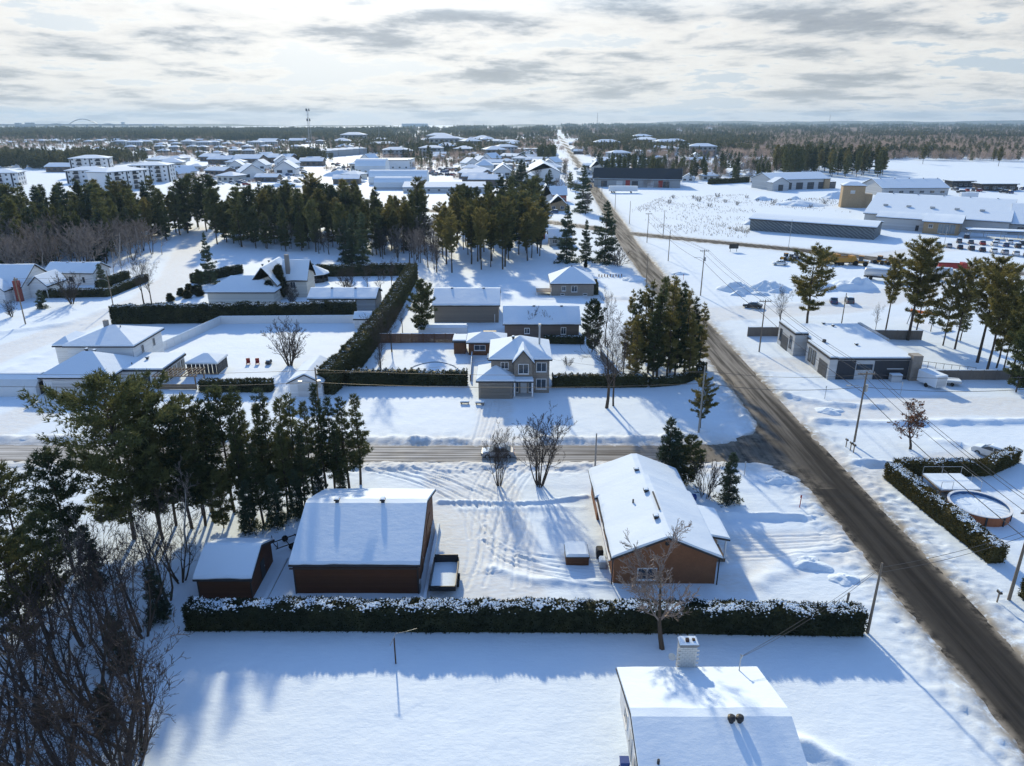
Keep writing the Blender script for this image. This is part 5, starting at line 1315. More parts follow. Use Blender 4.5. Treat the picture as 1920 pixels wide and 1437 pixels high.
for k in range(5): vent(Hb, -16 + k * 9, 12, 9.2)
for k in range(6): win(Hb, 'S', 0, -15 + k * 6.4, 2.4, 2.6, 1.2, 'grey_metal')
for (u0, u1, v, h, d, mt, lab, nm) in ((1785, 1825, 352, 4, 10, 'dark_panel', 'flat dark office pavilion beyond the grey sports hall', 'pavilion'), (1840, 1905, 358, 4, 10, 'fascia', 'long dark brown pavilion right of the dark office pavilion', 'pavilion')):
    x0, x1, y = px_house(u0, u1, v); Q, L = house_rot(nm, lab, 'building', (x0, y), (x1, y), d, h, 'flat', 0, mt, over=1.0)
    for k in range(4): win(Q, 'S', 0, -L / 2 + L * (k + .5) / 4, 1.9, L / 8, 1.3, 'grey_metal')
x0, x1, y = px_house(1128, 1275, 353)
Qb, L = house_rot('dark_roofed_shop', 'long workshop with steep bare dark roof slope beside the straight road', 'workshop', (x0 - 4, y + 12), (x1, y), 26, 6.0, 'gable_x', 6.0, 'grey_wall', over=1.0, snow=.05, ridge_at=.25)
MB().prism([(-.9, 5.62), (6.3, 11.9), (6.3, 12.3), (-.9, 6.02)], 'x', -L / 2 - .9, L / 2 + .9).build('bare_roof_slope', 'dark_panel', Qb)
for k in range(5): garage_door(Qb, 'S', 0, -L / 2 + 7 + k * 10.5, 4.2, 4.0, ['garage_dark', 'garage_white', 'garage_dark', 'garage_white', 'garage_dark'][k])
for k in range(2): MB().box(-1.5, 1.5, -.15, -.05, .2, 4.6).build('red_panel', 'red', Qb, loc=(-6 + k * 22, 0, 0))
# small houses at the crossing
def small(lab, u0, u1, v, h, d, kind, rise, mat, windows=3, nm='house', grp=None):
    x0, x1, y = px_house(u0, u1, v)
    r = house(nm, lab, 'house', x0, x1, y, y + d, h, kind, rise, mat, over=.5, group=grp, snow=.3)
    L = x1 - x0
    for k in range(windows): win(r, 'S', -d / 2, -L / 2 + L * (k + .5) / windows, 1.7, min(1.6, L / windows * .45), 1.3, 'white_trim', sill=False)
    return r
small('red brick house with pyramid snow roof beside the crossing', 988, 1022, 449, 3.6, 9, 'hip', 3.2, 'brick_red', 2)
small('low grey bungalow roof half hidden behind the tall spruces', 1030, 1070, 462, 3, 10, 'gable_x', 2.2, 'grey_wall', 2)
small('steep white a-frame house at the far side of the crossing', 1008, 1040, 388, 3.0, 12, 'gable_y', 8.0, 'white_siding', 2)
small('brick house with twin gables beside the a-frame', 1032, 1062, 380, 4.2, 10, 'gable_x', 4, 'brick_red', 3)
small('small brick front house with white gable next to the crossing', 1030, 1062, 396, 3.2, 9, 'gable_y', 4.0, 'brick_tan', 2)
small('dark house behind the a-frame with steep snow roof', 990, 1022, 372, 4.0, 11, 'gable_y', 5, 'grey_wall', 2)
small('pale tall gabled house up the straight road', 1108, 1128, 328, 6, 12, 'gable_y', 5, 'cream_wall', 2)
small('white office block with flat snow roof up the road', 1093, 1146, 287, 7, 25, 'flat', 0, 'white_siding', 6)
small('large white factory with long gable roof left of the straight road', 988, 1050, 345, 8, 60, 'gable_y', 6, 'white_siding', 5, 'factory')
small('long blue grey factory across the view before the far trees', 962, 1010, 290, 7, 30, 'flat', 0, 'grey_wall', 6, 'factory')
small('white brick house with broad hipped roof along the pine edge', 1395, 1450, 338, 3.2, 18, 'hip', 3, 'cream_wall', 4)
# quonset huts and yards
def quonset(lab, p0, p1, wdt, h, grp='arched huts'):
    a = math.atan2(p1[1] - p0[1], p1[0] - p0[0]); L = math.hypot(p1[0] - p0[0], p1[1] - p0[1])
    r = thing('quonset_hut', lab, 'hut', ((p0[0] + p1[0]) / 2, (p0[1] + p1[1]) / 2, 0), a, None)
    walls(r, -L / 2, L / 2, 0, wdt, 1.5, 'none', 0, 'pale_grey_wall'); roof_parts(r, -L / 2, L / 2, 0, wdt, 1.5, 'arch', h, .3, .3, 'tarp')
    MB().box(-L / 2 - .36, -L / 2 - .31, wdt * .2, wdt * .8, -.1, h * .8).build('end_door', 'dark_panel', r)
    return r
quonset('long white arched hut with black end door beside the ploughed yard', G(692, 347), G(800, 347), 15, 8)
quonset('low white arched hut joined to the long hut by the yard', G(702, 356), G(770, 356), 14, 6)
quonset('tall white arched hut standing end-on behind the long hut', G(666, 328), G(722, 328), 24, 11)
r = small('white flat roofed depot behind the arched huts', 706, 768, 318, 8, 40, 'flat', 0, 'white_siding', 5, 'depot')
r = small('very long low white greenhouse roof behind the pine wood', 756, 910, 362, 3.2, 22, 'gable_x', 2.5, 'pale_grey_wall', 8, 'greenhouse')
r = small('white domed storage tent among the far trees', 890, 925, 320, 4, 20, 'hip', 5, 'tarp', 1, 'storage_tent')
r = small('long low dark shed near the storage tent', 918, 962, 318, 4, 18, 'flat', 0, 'grey_wall', 4, 'shed')
# apartment blocks, left
def apartments(lab, p0, p1, depth, floors, nwin, seed, hip=True):
    h = floors * 2.8 + .4
    r, L = house_rot('apartment_block', lab, 'apartments', p0, p1, depth, h, 'hip' if hip else 'flat', 2.2, 'white_siding', over=.7, snow=.35)
    for fl in range(floors):
        for k in range(nwin):
            x = -L / 2 + L * (k + .5) / nwin
            if k % 3 == 1 and k < nwin - 1:
                q = MB().box(x - L / nwin * .42, x + L / nwin * .42, -1.4, -.02, fl * 3 + .5, fl * 3 + .65).build('balcony', 'dark_panel', r)
                MB().box(x - L / nwin * .42, x + L / nwin * .42, -1.45, -1.38, fl * 3 + .651, fl * 3 + 1.5).build('railing', 'dark_panel', q)
                win(r, 'S', 0, x, fl * 3 + 1.7, L / nwin * .6, 2.0, 'black_metal', mull=1, sill=False)
            else: win(r, 'S', 0, x, fl * 3 + 1.8, L / nwin * .28, 1.2, 'white_trim', mull=0, sill=False)
        for k in range(3): win(r, 'E', L / 2, depth * (k + .6) / 3.4, fl * 3 + 1.8, 1.5, 1.4, 'black_metal', mull=0, sill=False)
    for k in range(nwin // 3 + 1): MB().box(-.5, .5, -.08, -.02, 0, h - .2).build('dark_strip', 'dark_panel', r, loc=(-L / 2 + L * (k * 3 + .05) / nwin + .6, 0, 0))
    return r
apartments('white four storey apartments with black balconies angled beside the pines', (-258, 470), (-246, 500), 18, 4, 7, 1)
apartments('white four storey apartments just behind the angled balcony block', (-282, 545), (-256, 549), 20, 4, 6, 2)
apartments('white five storey apartment block with black stripes, tallest of the cluster', (-352, 590), (-326, 598), 20, 5, 6, 3)
apartments('white three storey apartments in front of the tallest striped block', (-322, 532), (-296, 540), 18, 3, 6, 4)
apartments('wide white three storey apartments with dark doors at the wood edge', (-372, 500), (-342, 510), 18, 3, 7, 5)
apartments('low white apartments farthest from the straight road', (-420, 525), (-385, 538), 22, 3, 7, 6)
# suburb houses
def proto_house(key, w, d, h, kind, rise, mat, nwin):
    r = house('suburb_house', 'x', 'house', -w / 2, w / 2, -d / 2, d / 2, h, kind, rise, mat, over=.6, snow=.35)
    for k in range(nwin):
        for fl in range(max(1, int(h // 2.8))): win(r, 'S', -d / 2, -w / 2 + w * (k + .5) / nwin, 1.7 + fl * 2.8, w / nwin * .45, 1.3, 'black_metal', mull=0, sill=False)
    return r
PH = [proto_house(0, 13, 11, 3.2, 'hip', 2.1, 'cream_wall', 3), proto_house(1, 15, 12, 5.8, 'hip', 2.3, 'brick_grey', 4), proto_house(2, 11, 13, 3.2, 'gable_y', 3.6, 'white_siding', 2), proto_house(3, 24, 14, 8.8, 'hip', 2.4, 'grey_wall', 6), proto_house(4, 16, 11, 3.2, 'gable_x', 1.9, 'brown_grey_siding', 4)]
def put_house(k, u, v, lab, grp, rz=0.0, sc=1.0):
    x, y = G(u, v)
    return dup(PH[k], (x, y, 0), rz, sc, lab, grp)
SUB = 'suburb houses beyond the wood'
for row, (v, u0, u1, du, ks) in enumerate(((300, 20, 250, 33, (4, 0, 2)), (291, 170, 470, 34, (1, 0)), (283, 190, 600, 27, (1, 0, 1)), (276, 230, 520, 24, (1, 3)), (270, 20, 620, 27, (0, 1, 4)), (266, 60, 420, 22, (0, 4)))):
    u = u0
    while u < u1:
        put_house(R.choice(ks), u + R.uniform(-4, 4), v + R.uniform(-1.2, 1.2), 'snow-roofed suburb house among the rows beyond the wood', SUB, R.uniform(-.25, .25)); u += du * R.uniform(.85, 1.2)
for k, u in enumerate((588, 600, 612, 627, 640, 653, 667)):
    put_house(3, u + 6, 296 - k * 1.1, 'grey three storey townhouse block in the row along the curved road', 'townhouse row', -.7, .85)
for (u, v, k, s) in ((120, 322, 4, 1.4), (420, 308, 4, 1.6), (445, 318, 2, 1.2), (470, 308, 4, 1.8), (490, 318, 2, 1.3), (530, 305, 4, 1.7), (505, 272, 4, 2.2), (560, 270, 4, 2.0)):
    put_house(k, u, v, 'low workshop with snowy roof beside the vehicle yard', 'workshops round the vehicle yard', R.uniform(-.2, .2), s)
FAR = 'houses scattered among the far trees'
for (u, v) in [(1080, 352), (1098, 340), (1108, 316), (1120, 306), (1140, 330), (1160, 318), (1185, 340), (1212, 318), (1228, 312), (1250, 330), (1262, 322), (1290, 340), (1310, 326), (1330, 338), (1345, 318), (1370, 330), (1390, 318), (1405, 330), (1200, 330), (1095, 328), (1235, 300), (1300, 305), (1360, 300), (1420, 305), (1480, 312), (1500, 320)]:
    put_house(R.choice((0, 4, 2, 0)), u, v, 'small snow-roofed house half hidden among trees right of the straight road', FAR, R.uniform(-.4, .4), R.uniform(.8, 1.05))
for k in range(34):
    u, v = R.uniform(960, 1090), R.uniform(256, 300)
    if abs(u - (1045 + (v - 256) * .7)) < 9: continue
    put_house(R.choice((0, 4, 2)), u, v, 'distant snow-roofed house beside the straight road', 'distant roofs beside the straight road', R.uniform(-.4, .4), R.uniform(.9, 1.3))
for k in range(40):
    u, v = R.uniform(1230, 1370), R.uniform(243, 256); put_house(R.choice((0, 1, 4)), u, v, 'tiny distant house in the snowy estate below the hills', 'distant estate below the hills', R.uniform(-.4, .4), 1.4)
for k in range(26):
    u, v = R.uniform(700, 960), R.uniform(262, 300); put_house(R.choice((0, 1, 4, 3)), u, v, 'distant snow-roofed building left of the straight road', 'distant roofs left of the straight road', R.uniform(-.4, .4), 1.2)
TAKEN = []
def town(poly, n, dmin, ks, sc, lab, grp):
    u0, u1 = min(p[0] for p in poly), max(p[0] for p in poly); v0, v1 = min(p[1] for p in poly), max(p[1] for p in poly); c = 0
    for _ in range(n * 12):
        if c >= n: break
        u, v = R.uniform(u0, u1), R.uniform(v0, v1); x, y = G(u, v)
        a_ = (np.array([x]), np.array([y]))
        if any((x - p) ** 2 + (y - q) ** 2 < dmin ** 2 for p, q in TAKEN) or polydist(*a_, MAIN)[0] < 26 or polydist(*a_, FARL)[0] < 22: continue
        if any(abs(x - o.location.x) < 24 and abs(y - o.location.y) < 30 for o in BIG): continue
        TAKEN.append((x, y)); c += 1
        put_house(R.choice(ks), u, v, lab, grp, R.choice((0, 0, .4, -.5)) + R.uniform(-.15, .15), R.uniform(*sc))
BIG = [o for o in COL.objects if o.parent is None and o.get('category') in ('hut', 'depot', 'apartments', 'house', 'workshop', 'hall', 'warehouse', 'garage', 'building') and o.location.y > 330 and o not in PH]
town([(280, 302), (700, 345)], 26, 26, (4, 0, 2), (1.0, 1.7), 'low snow-roofed shed or workshop round the salvage yard', 'sheds round the salvage yard')
town([(640, 268), (960, 300)], 44, 40, (4, 3, 0, 1), (1.1, 2.0), 'snow-roofed commercial block in the far town left of the straight road', 'far town left of the straight road')
town([(880, 300), (1060, 350)], 24, 24, (4, 0, 2), (1.0, 1.5), 'snow-roofed house in the yards between greenhouse and straight road', 'houses left of the straight road')
town([(1090, 268), (1330, 312)], 34, 34, (4, 0, 2, 3), (1.0, 1.7), 'snow-roofed building in the far town right of the straight road', 'far town right of the straight road')
for r in PH: drop(r)

# ---- bridge, masts, hills
t = thing('arch_bridge', 'long arched bridge with pale pylons far away on the horizon', 'bridge', (0, 0, 0)); t.location = G(158, 243) + (0,)
bx0, byy = t.location.x, t.location.y
for k in (-1, 0, 1):
    w = (110, 190, 100)[k + 1]; cx_ = (-160, 0, 150)[k + 1]; hh_ = (8, 34, 8)[k + 1]
    MB().tube([(cx_ - w / 2 + w * i / 14, 0, 24 + hh_ * math.sin(math.pi * i / 14)) for i in range(15)], 2.2, 5).build('arch', 'grey_metal', t)
MB().box(-520, 480, -10, 10, 22, 30).build('deck', 'grey_metal', t)
for k in range(12): MB().box(-460 + k * 80 - 5, -460 + k * 80 + 5, -6, 6, -5, 22).build('pier', 'pale_grey_wall', t)
def lattice(name, label, x, y, h, wb, cat='mast', mat='grey_metal', heads=True):
    t = thing(name, label, cat, (x, y, 0)); lv = 14
    legs = []
    for a in range(3):
        c_, s_ = math.cos(a * 2.094), math.sin(a * 2.094)
        MB().tube([(c_ * wb, s_ * wb, -.5), (c_ * wb * .25, s_ * wb * .25, h)], .18 * h / 60, 4).build('leg', mat, t)
    m = MB()
    for i in range(lv):
        f0, f1 = i / lv, (i + 1) / lv
        for a in range(3):
            p = lambda f, q: (math.cos(q * 2.094) * wb * (1 - .75 * f), math.sin(q * 2.094) * wb * (1 - .75 * f), h * f)
            m.tube([p(f0, a), p(f1, a + 1)], .1 * h / 60, 3, cap=False)
    m.build('bracing', mat, t)
    if heads:
        for zf in (.995, .78):
            for a in range(3):
                MB().box(-.5, .5, -.5, .5, -1.6, 1.6).build('antenna', 'dark_panel', t, loc=(math.cos(a * 2.094) * 2.2, math.sin(a * 2.094) * 2.2, h * zf))
    return t
x, y = G(584, 292)
lattice('cell_tower', 'tall lattice cell tower with two antenna clusters above the suburb', x, y, HT(206, y), 3.4, 'tower')
for (u, v, tv, lab) in ((712, 274, 240, 'slender lattice mast beyond the pine belt'), (1119, 255, 212, 'thin radio mast on the horizon above the road'), (1552, 252, 216, 'thin radio mast on the horizon above the hills')):
    x, y = G(u, v); lattice('radio_mast', lab, x, y, HT(tv, y), 3.0, heads=False)
for k, (u, v, w, h) in enumerate(((36, 241, 30, 34), (43, 241, 26, 26), (58, 241, 50, 36), (778, 238, 240, 26), (232, 240, 14, 40))):
    x, y = G(u, v); t = thing('tower_block', ('tall grey tower block far on the left horizon', 'lower grey tower block beside the tallest on the horizon', 'broad grey tower block on the horizon', 'wide pale hospital-like block on the horizon', 'thin church spire on the far horizon')[k], 'building', (x, y, 0))
    MB().box(-w / 2, w / 2, -15, 15, -1, h).build('wall', 'grey_wall', t); MB().box(-w / 2 - 1, w / 2 + 1, -16, 16, h + .01, h + 2).build('roof', 'snow_roof', t)
# wooded hills along the horizon
def hills(name, y0, x0, x1, hfun, n=260, depth=2600):
    V, q = [], []
    for j in range(4):
        for i in range(n):
            x = x0 + (x1 - x0) * i / (n - 1)
            f = (0, .55, 1, .9)[j]
            V.append((x, y0 + depth * j / 3, -2 + hfun(x) * f))
    for j in range(3):
        for i in range(n - 1): q.append((j * n + i, j * n + i + 1, (j + 1) * n + i + 1, (j + 1) * n + i))
    o = link(name, np_mesh(name, V, [np.array(q)], 'hill_forest', True)); o['kind'] = 'structure'
m, nn_, b = new_mat('hill_forest')
t1 = _tex(nn_, 'ShaderNodeTexNoise', .012, 'world', mapping=(1, .4, 3)); t1.inputs['Detail'].default_value = 8; t1.inputs['Roughness'].default_value = .75
c_ = _mix(nn_, _rng(nn_, t1.outputs[0], .35, .65), (.022, .034, .026), (.065, .06, .052))
t2 = _tex(nn_, 'ShaderNodeTexNoise', .006, 'world', mapping=(1, .3, 4)); t2.inputs['Detail'].default_value = 9; t2.inputs['Roughness'].default_value = .8
nn_.links.new(_mix(nn_, _rng(nn_, t2.outputs[0], .60, .68, 0, .8), c_, (.6, .64, .7)), b.inputs['Base Color']); b.inputs['Roughness'].default_value = .95
M['hill_forest'] = m
hills('hills', 6800, -9500, 9500, lambda x: 9 + 8 * math.sin(x / 900) + 46 * sstep(x, 300, 3200) + 6 * math.sin(x / 310 + 1) + 4 * math.sin(x / 97))
hills('hills', 4200, -6000, 6000, lambda x: 3 + 7 * max(0, math.sin(x / 560 + .6)) + 12 * sstep(x, 900, 2500) + 3 * math.sin(x / 140) + 2 * math.sin(x / 51), depth=1200)

# ------------------------------------------------------------------ vehicles, machines
def car_proto(mat, suv=False, snow=True):
    r = thing('parked_car', 'x', 'car')
    dz = .18 if suv else 0
    W = .88
    def loft(name, prof, y0, y1, mt, par):      # prof: list of (x,z,inset)
        n = len(prof)
        V = [(x, -W + i, z) for x, z, i in prof] + [(x, W - i, z) for x, z, i in prof]
        return MB().add(V, [tuple(range(n)), tuple(range(2 * n - 1, n - 1, -1))] + [(i, n + i, n + (i + 1) % n, (i + 1) % n) for i in range(n)]).build(name, mt, par)
    loft('body', [(-2.15, .32, .04), (-1.75, .30, .04), (-1.7, .5, .03), (-1.1, .5, .03), (-1.05, .3, .04), (1.05, .3, .04), (1.1, .5, .03), (1.7, .5, .03), (1.75, .3, .04), (2.2, .34, .06), (2.24, .62, .05), (2.1, .8 + dz, .06), (1.05, .95 + dz, .05), (-2.05, .98 + dz, .05), (-2.2, .75, .05)], 0, 0, mat, r)
    bk = -1.95 if suv else -1.75
    g = loft('cabin_glass', [(bk, .96 + dz, .07), (1.1, .94 + dz, .07), (.35, 1.40 + dz, .2), (bk + (.25 if suv else .75), 1.42 + dz, .2)], 0, 0, 'glass', r)
    loft('roof', [(bk + (.25 if suv else .72), 1.421 + dz, .19), (.38, 1.401 + dz, .19), (.25, 1.48 + dz, .24), (bk + (.35 if suv else .85), 1.5 + dz, .24)], 0, 0, mat, r)
    for x in (-.35, bk + (.3 if suv else .8)): MB().box(x - .05, x + .05, -W + .1, W - .1, .97 + dz, 1.4 + dz).build('pillar', mat, r)
    for sx in (-1.4, 1.4):
        for sy in (-1, 1):
            w = MB().tube([(sx, sy * (W - .2), .32), (sx, sy * (W + .02), .32)], .33, 14).build('wheel', 'rubber', r); MB().tube([(sx, sy * (W + .021), .32), (sx, sy * (W + .03), .32)], .19, 10).build('rim', 'grey_metal', w)
    for sy in (-.62, .62): MB().box(2.2, 2.26, sy - .16, sy + .16, .6, .72).build('headlight', 'glass_pale', r); MB().box(-2.24, -2.18, sy - .16, sy + .16, .66, .82).build('taillight', 'red', r)
    if snow:
        loft('snow_cover', [(bk + (.35 if suv else .8), 1.502 + dz, .2), (.3, 1.485 + dz, .2), (.15, 1.6 + dz, .32), (bk + (.5 if suv else .95), 1.62 + dz, .32)], 0, 0, 'snow_roof', r)
        loft('hood_snow', [(1.1, .955 + dz, .1), (2.05, .82 + dz, .12), (2.0, .88 + dz, .2), (1.15, 1.03 + dz, .2)], 0, 0, 'snow_roof', r)
    return r
CP = {(c, s): car_proto('car_' + c, s) for c in ('white', 'silver', 'black', 'blue', 'red', 'grey') for s in (False, True)}
def put_car(c, suv, x, y, rz, lab, grp=None, sc=1.0): return dup(CP[(c, suv)], (x, y, gz(x, y)), rz, sc, lab, grp)
put_car('silver', False, -1.9, 86.0, math.pi, 'dusty silver car standing on the side road behind the bare clump', None)
put_car('white', True, *G(1858, 856), 2.2, 'white suv parked behind the end of the cedar hedge')
put_car('black', True, *G(1003, 414), 2.6, 'black suv driving on the cross road past the red brick house')
put_car('black', False, *G(1411, 577), 2.7, 'dark snow-covered car left on the lot beside the main road')
put_car('blue', False, *G(1563, 568), 1.2, 'blue snow-covered car next to the lamp post on the lot'); put_car('grey', True, *G(1592, 568), 1.3, 'grey snow-covered suv on the lot behind the flat roofed house')
put_car('white', False, *G(1462, 497), 2.9, 'white snow-covered car beside the yellow machines')
LOT = 'cars parked in rows on the hall car park'
for row, (u0, v0, u1, v1, n) in enumerate(((1758, 461, 1925, 482, 9), (1798, 455, 1930, 466, 7), (1812, 447, 1845, 447, 1), (1868, 455, 1940, 461, 4))):
    for k in range(n):
        f = k / max(1, n - 1)
        c = R.choice(('white', 'silver', 'black', 'grey', 'silver', 'black', 'blue', 'grey', 'red'))
        put_car(c, R.random() < .5, *G(u0 + (u1 - u0) * f, v0 + (v1 - v0) * f), 1.1 + R.uniform(-.06, .06), {'white': 'white', 'silver': 'silver', 'black': 'black', 'grey': 'dark grey', 'blue': 'blue', 'red': 'red'}[c] + ' car parked in the rows of the hall car park', LOT + ', ' + c)
for k in range(9):
    c = R.choice(('black', 'grey', 'silver')); put_car(c, True, *G(1852 + k * 9.5, 388 + k * .7), 1.5, c + ' suv in the row beyond the hall roof', 'suvs beyond the hall, ' + c)
for k in range(12):
    c = R.choice(('black', 'red', 'blue', 'grey')); put_car(c, True, *G(1790 + k * 11.5, 357 + R.uniform(-1, 6)), R.uniform(0, 3), c + ' vehicle parked near the dark pavilions', 'vehicles near the pavilions, ' + c, 1.2)
YARD = 'vehicles in the salvage yard'
for k in range(130):
    if k < 95: u, v = R.uniform(385, 575), R.uniform(314, 350)
    else: u, v = R.uniform(620, 700), R.uniform(308, 332)
    c = R.choice(('black', 'red', 'blue', 'grey', 'black', 'white'))
    put_car(c, R.random() < .6, *G(u, v), R.choice((0, 1.57)) + R.uniform(-.2, .2), c + ' vehicle among the rows of the salvage yard', YARD + ', ' + c, 1.25)
for k in range(36):
    u, v = R.uniform(790, 900), R.uniform(318, 330); c = R.choice(('black', 'red', 'grey', 'blue')); put_car(c, True, *G(u, v), R.uniform(0, 3), c + ' vehicle in the yard behind the greenhouse', 'vehicles behind the greenhouse, ' + c, 1.2)
for k in range(26):
    v = R.uniform(318, 352); u = R.uniform(1128, 1240) if k < 16 else 1066 + (v - 290) * .75 + R.choice((-7, 8)); c = R.choice(('black', 'white', 'grey', 'blue')); put_car(c, True, *G(u, v), R.uniform(0, 3), c + ' vehicle near the dark roofed workshop', 'vehicles by the workshop, ' + c, 1.1)
for k in range(7):
    u = 985 + k * 9; c = R.choice(('white', 'blue', 'grey')); put_car(c, k % 2 == 0, *G(u, 400 + (k % 2) * 3), R.uniform(0, 3), c + ' snow-covered car in the yards by the a-frame house', 'cars by the a-frame, ' + c)
for r in list(CP.values()): drop(r)
# tractors, loaders, plough trucks on the lot
def loader(label, x, y, rz, mat='yellow', s=1.0, bucket=True):
    t = thing('wheel_loader', label, 'loader', (x, y, 0), rz, None, s)
    MB().prism([(-2.3, .7), (.3, .7), (.3, 1.3), (-.9, 1.5), (-2.3, 1.55)], 'y', -.8, .8).build('engine_cover', mat, t); MB().box(-.75, .55, -.7, .7, 1.32, 2.9).build('cab', 'glass', t); MB().box(-.85, .65, -.8, .8, 2.901, 3.05).build('cab_roof', mat, t)
    for sx in (-1.6, 1.1):
        for sy in (-1, 1): MB().tube([(sx, sy * .75, .7), (sx, sy * 1.2, .7)], .72, 14).build('wheel', 'rubber', t)
    MB().box(.31, 1.6, -.6, .6, .6, 1.0).build('front_frame', mat, t); MB().tube([(.6, -.5, 1.3), (2.6, -.5, .6)], .12, 5).tube([(.6, .5, 1.3), (2.6, .5, .6)], .12, 5).build('lift_arm', mat, t)
    if bucket: MB().prism([(2.5, .1), (3.4, .1), (3.4, .2), (2.7, .3), (2.7, 1.1), (2.5, 1.2)], 'y', -1.4, 1.4).build('bucket', 'grey_metal', t)
    MB().box(-2.2, -1.0, -.75, .75, 1.56, 1.75).build('snow_cover', 'snow_roof', t)
def truck(label, x, y, rz, cab, box, L=6.5, kind='dump'):
    t = thing('heavy_truck', label, 'truck', (x, y, 0), rz)
    MB().box(-L / 2, L / 2, -.5, .5, .7, 1.0).build('chassis', 'black_metal', t); MB().prism([(L / 2 - 2.0, 1.001), (L / 2 + .1, 1.001), (L / 2 + .1, 1.9), (L / 2 - .3, 2.0), (L / 2 - .7, 2.9), (L / 2 - 2.0, 2.9)], 'y', -1.15, 1.15).build('cab', cab, t)
    MB().prism([(L / 2 - .35, 2.0), (L / 2 - .25, 2.02), (L / 2 - .62, 2.8), (L / 2 - .72, 2.8)], 'y', -1.0, 1.0).build('windscreen', 'glass', t)
    if kind == 'tank':
        MB().tube([(-L / 2, 0, 2.1), (-L / 2 + .3, 0, 2.1), (L / 2 - 2.4, 0, 2.1), (L / 2 - 2.2, 0, 2.1)], [.7, 1.15, 1.15, .7], 16).build('tank', box, t, True); MB().prism([(-.7, 3.1), (.7, 3.1), (.4, 3.4), (-.4, 3.4)], 'x', -L / 2 + .4, L / 2 - 2.5).build('snow_cover', 'snow_roof', t)
    else:
        MB().add([(-L / 2 - .2, -1.1, 1.05), (L / 2 - 2.1, -1.1, 1.05), (L / 2 - 2.1, 1.1, 1.05), (-L / 2 - .2, 1.1, 1.05), (-L / 2 - .4, -1.25, 2.5), (L / 2 - 2.1, -1.25, 2.5), (L / 2 - 2.1, 1.25, 2.5), (-L / 2 - .4, 1.25, 2.5)], [(0, 3, 2, 1), (0, 1, 5, 4), (1, 2, 6, 5), (2, 3, 7, 6), (3, 0, 4, 7)]).build('dump_body', box, t); MB().box(-L / 2 - .1, L / 2 - 2.2, -1.05, 1.05, 1.5, 2.1).build('snow_load', 'snow_roof', t)
    for sx in (-L / 2 + .8, -L / 2 + 1.9, L / 2 - .9):
        for sy in (-1, 1): MB().tube([(sx, sy * .8, .5), (sx, sy * 1.15, .5)], .5, 12).build('wheel', 'rubber', t)
for lab, u, v, rz, mt, s in (('small orange tractor beside the lamp post on the lot', 1473, 488, .5, 'yellow', .75), ('grey compact tractor between the orange and green machines', 1483, 489, .4, 'car_silver', .7), ('small green tractor near the big pine on the lot', 1492, 487, .5, 'car_blue', .75), ('orange loader with white cab next to the yellow dump truck', 1612, 498, 2.6, 'yellow', 1.0), ('orange excavator-like loader behind the tanker', 1648, 495, 2.2, 'yellow', .85), ('yellow loader in front of the red truck', 1672, 498, 2.4, 'yellow', .8)):
    loader(lab, *G(u, v), rz, mt, s)
truck('yellow dump truck with orange body parked on the lot', *G(1584, 497), .1, 'yellow', 'yellow'); truck('yellow plough truck half hidden by the big pine', *G(1556, 494), .2, 'yellow', 'yellow')
truck('long silver tanker with snow on top parked on the lot', *G(1655, 526), -.5, 'car_grey', 'silver', 10, 'tank'); truck('red dump truck parked behind the right hand pines', *G(1785, 510), -.2, 'red', 'red', 8); truck('second silver tanker by the red truck behind the pines', *G(1770, 524), -.3, 'car_white', 'silver', 8, 'tank')
t = thing('semi_trailer', 'long white box trailer parked before the dark roofed workshop', 'trailer', G(1168, 362) + (0,), -.03); MB().box(-9, 9, -1.3, 1.3, 1.1, 4.0).build('box', 'white_trim', t); MB().box(-8.9, 8.9, -1.25, 1.25, 4.001, 4.25).build('roof_snow', 'snow_roof', t)
for sx in (-7, -5.6, 5): 
    for sy in (-1.1, 1.1): MB().tube([(sx, sy - .15, .5), (sx, sy + .15, .5)], .5, 10).build('wheel', 'rubber', t)
for (u, v, L, lab) in ((1015, 402, 7, 'white camper trailer under snow by the a-frame house'), (1424, 342, 14, 'white truck box by the far hedge'), (1815, 372, 10, 'white truck box with yellow panel behind the hall')):
    t = thing('box_trailer', lab, 'trailer', G(u, v) + (0,)); MB().box(-L / 2, L / 2, -1.2, 1.2, .7, 3.2).build('box', 'white_trim', t); MB().box(-L / 2 + .1, L / 2 - .1, -1.1, 1.1, 3.201, 3.4).build('roof_snow', 'snow_roof', t); MB().box(-L / 2 + .4, L / 2 - .4, -1.0, 1.0, -.1, .699).build('undercarriage', 'black_metal', t)
# snow piles
for i, (u, v, rx, h) in enumerate(((1380, 545, 4.2, 2.2), (1440, 541, 6.0, 2.0), (1385, 553, 2.2, .9), (1425, 553, 2.6, .8), (1455, 545, 4, 1.8), (1540, 542, 5, 2.2), (1605, 540, 6.5, 3.0), (1565, 372, 9, 3.5), (1500, 385, 12, 2.4), (1490, 378, 6, 2.6), (1420, 420, 6, 3.4), (1430, 375, 6, 2.0), (1275, 515, 2.5, .7), (640, 330, 14, 5), (655, 342, 12, 3.5), (540, 350, 16, 3), (1190, 525, 4.0, 1.1), (1655, 425, 5, 1.2))):
    snow_pile('ploughed heap of snow on open ground beside a lot', *G(u, v), rx, rx * .7, h, i + 3)
for i, (x, y, rx, h) in enumerate(((30, 61, 2.0, .5), (32.5, 58.4, 1.4, .4))): snow_pile('lumpy shovelled snow heap beside the brick bungalow drive', x, y, rx, rx * .8, h, i + 40, 'shovelled heaps by the drive')
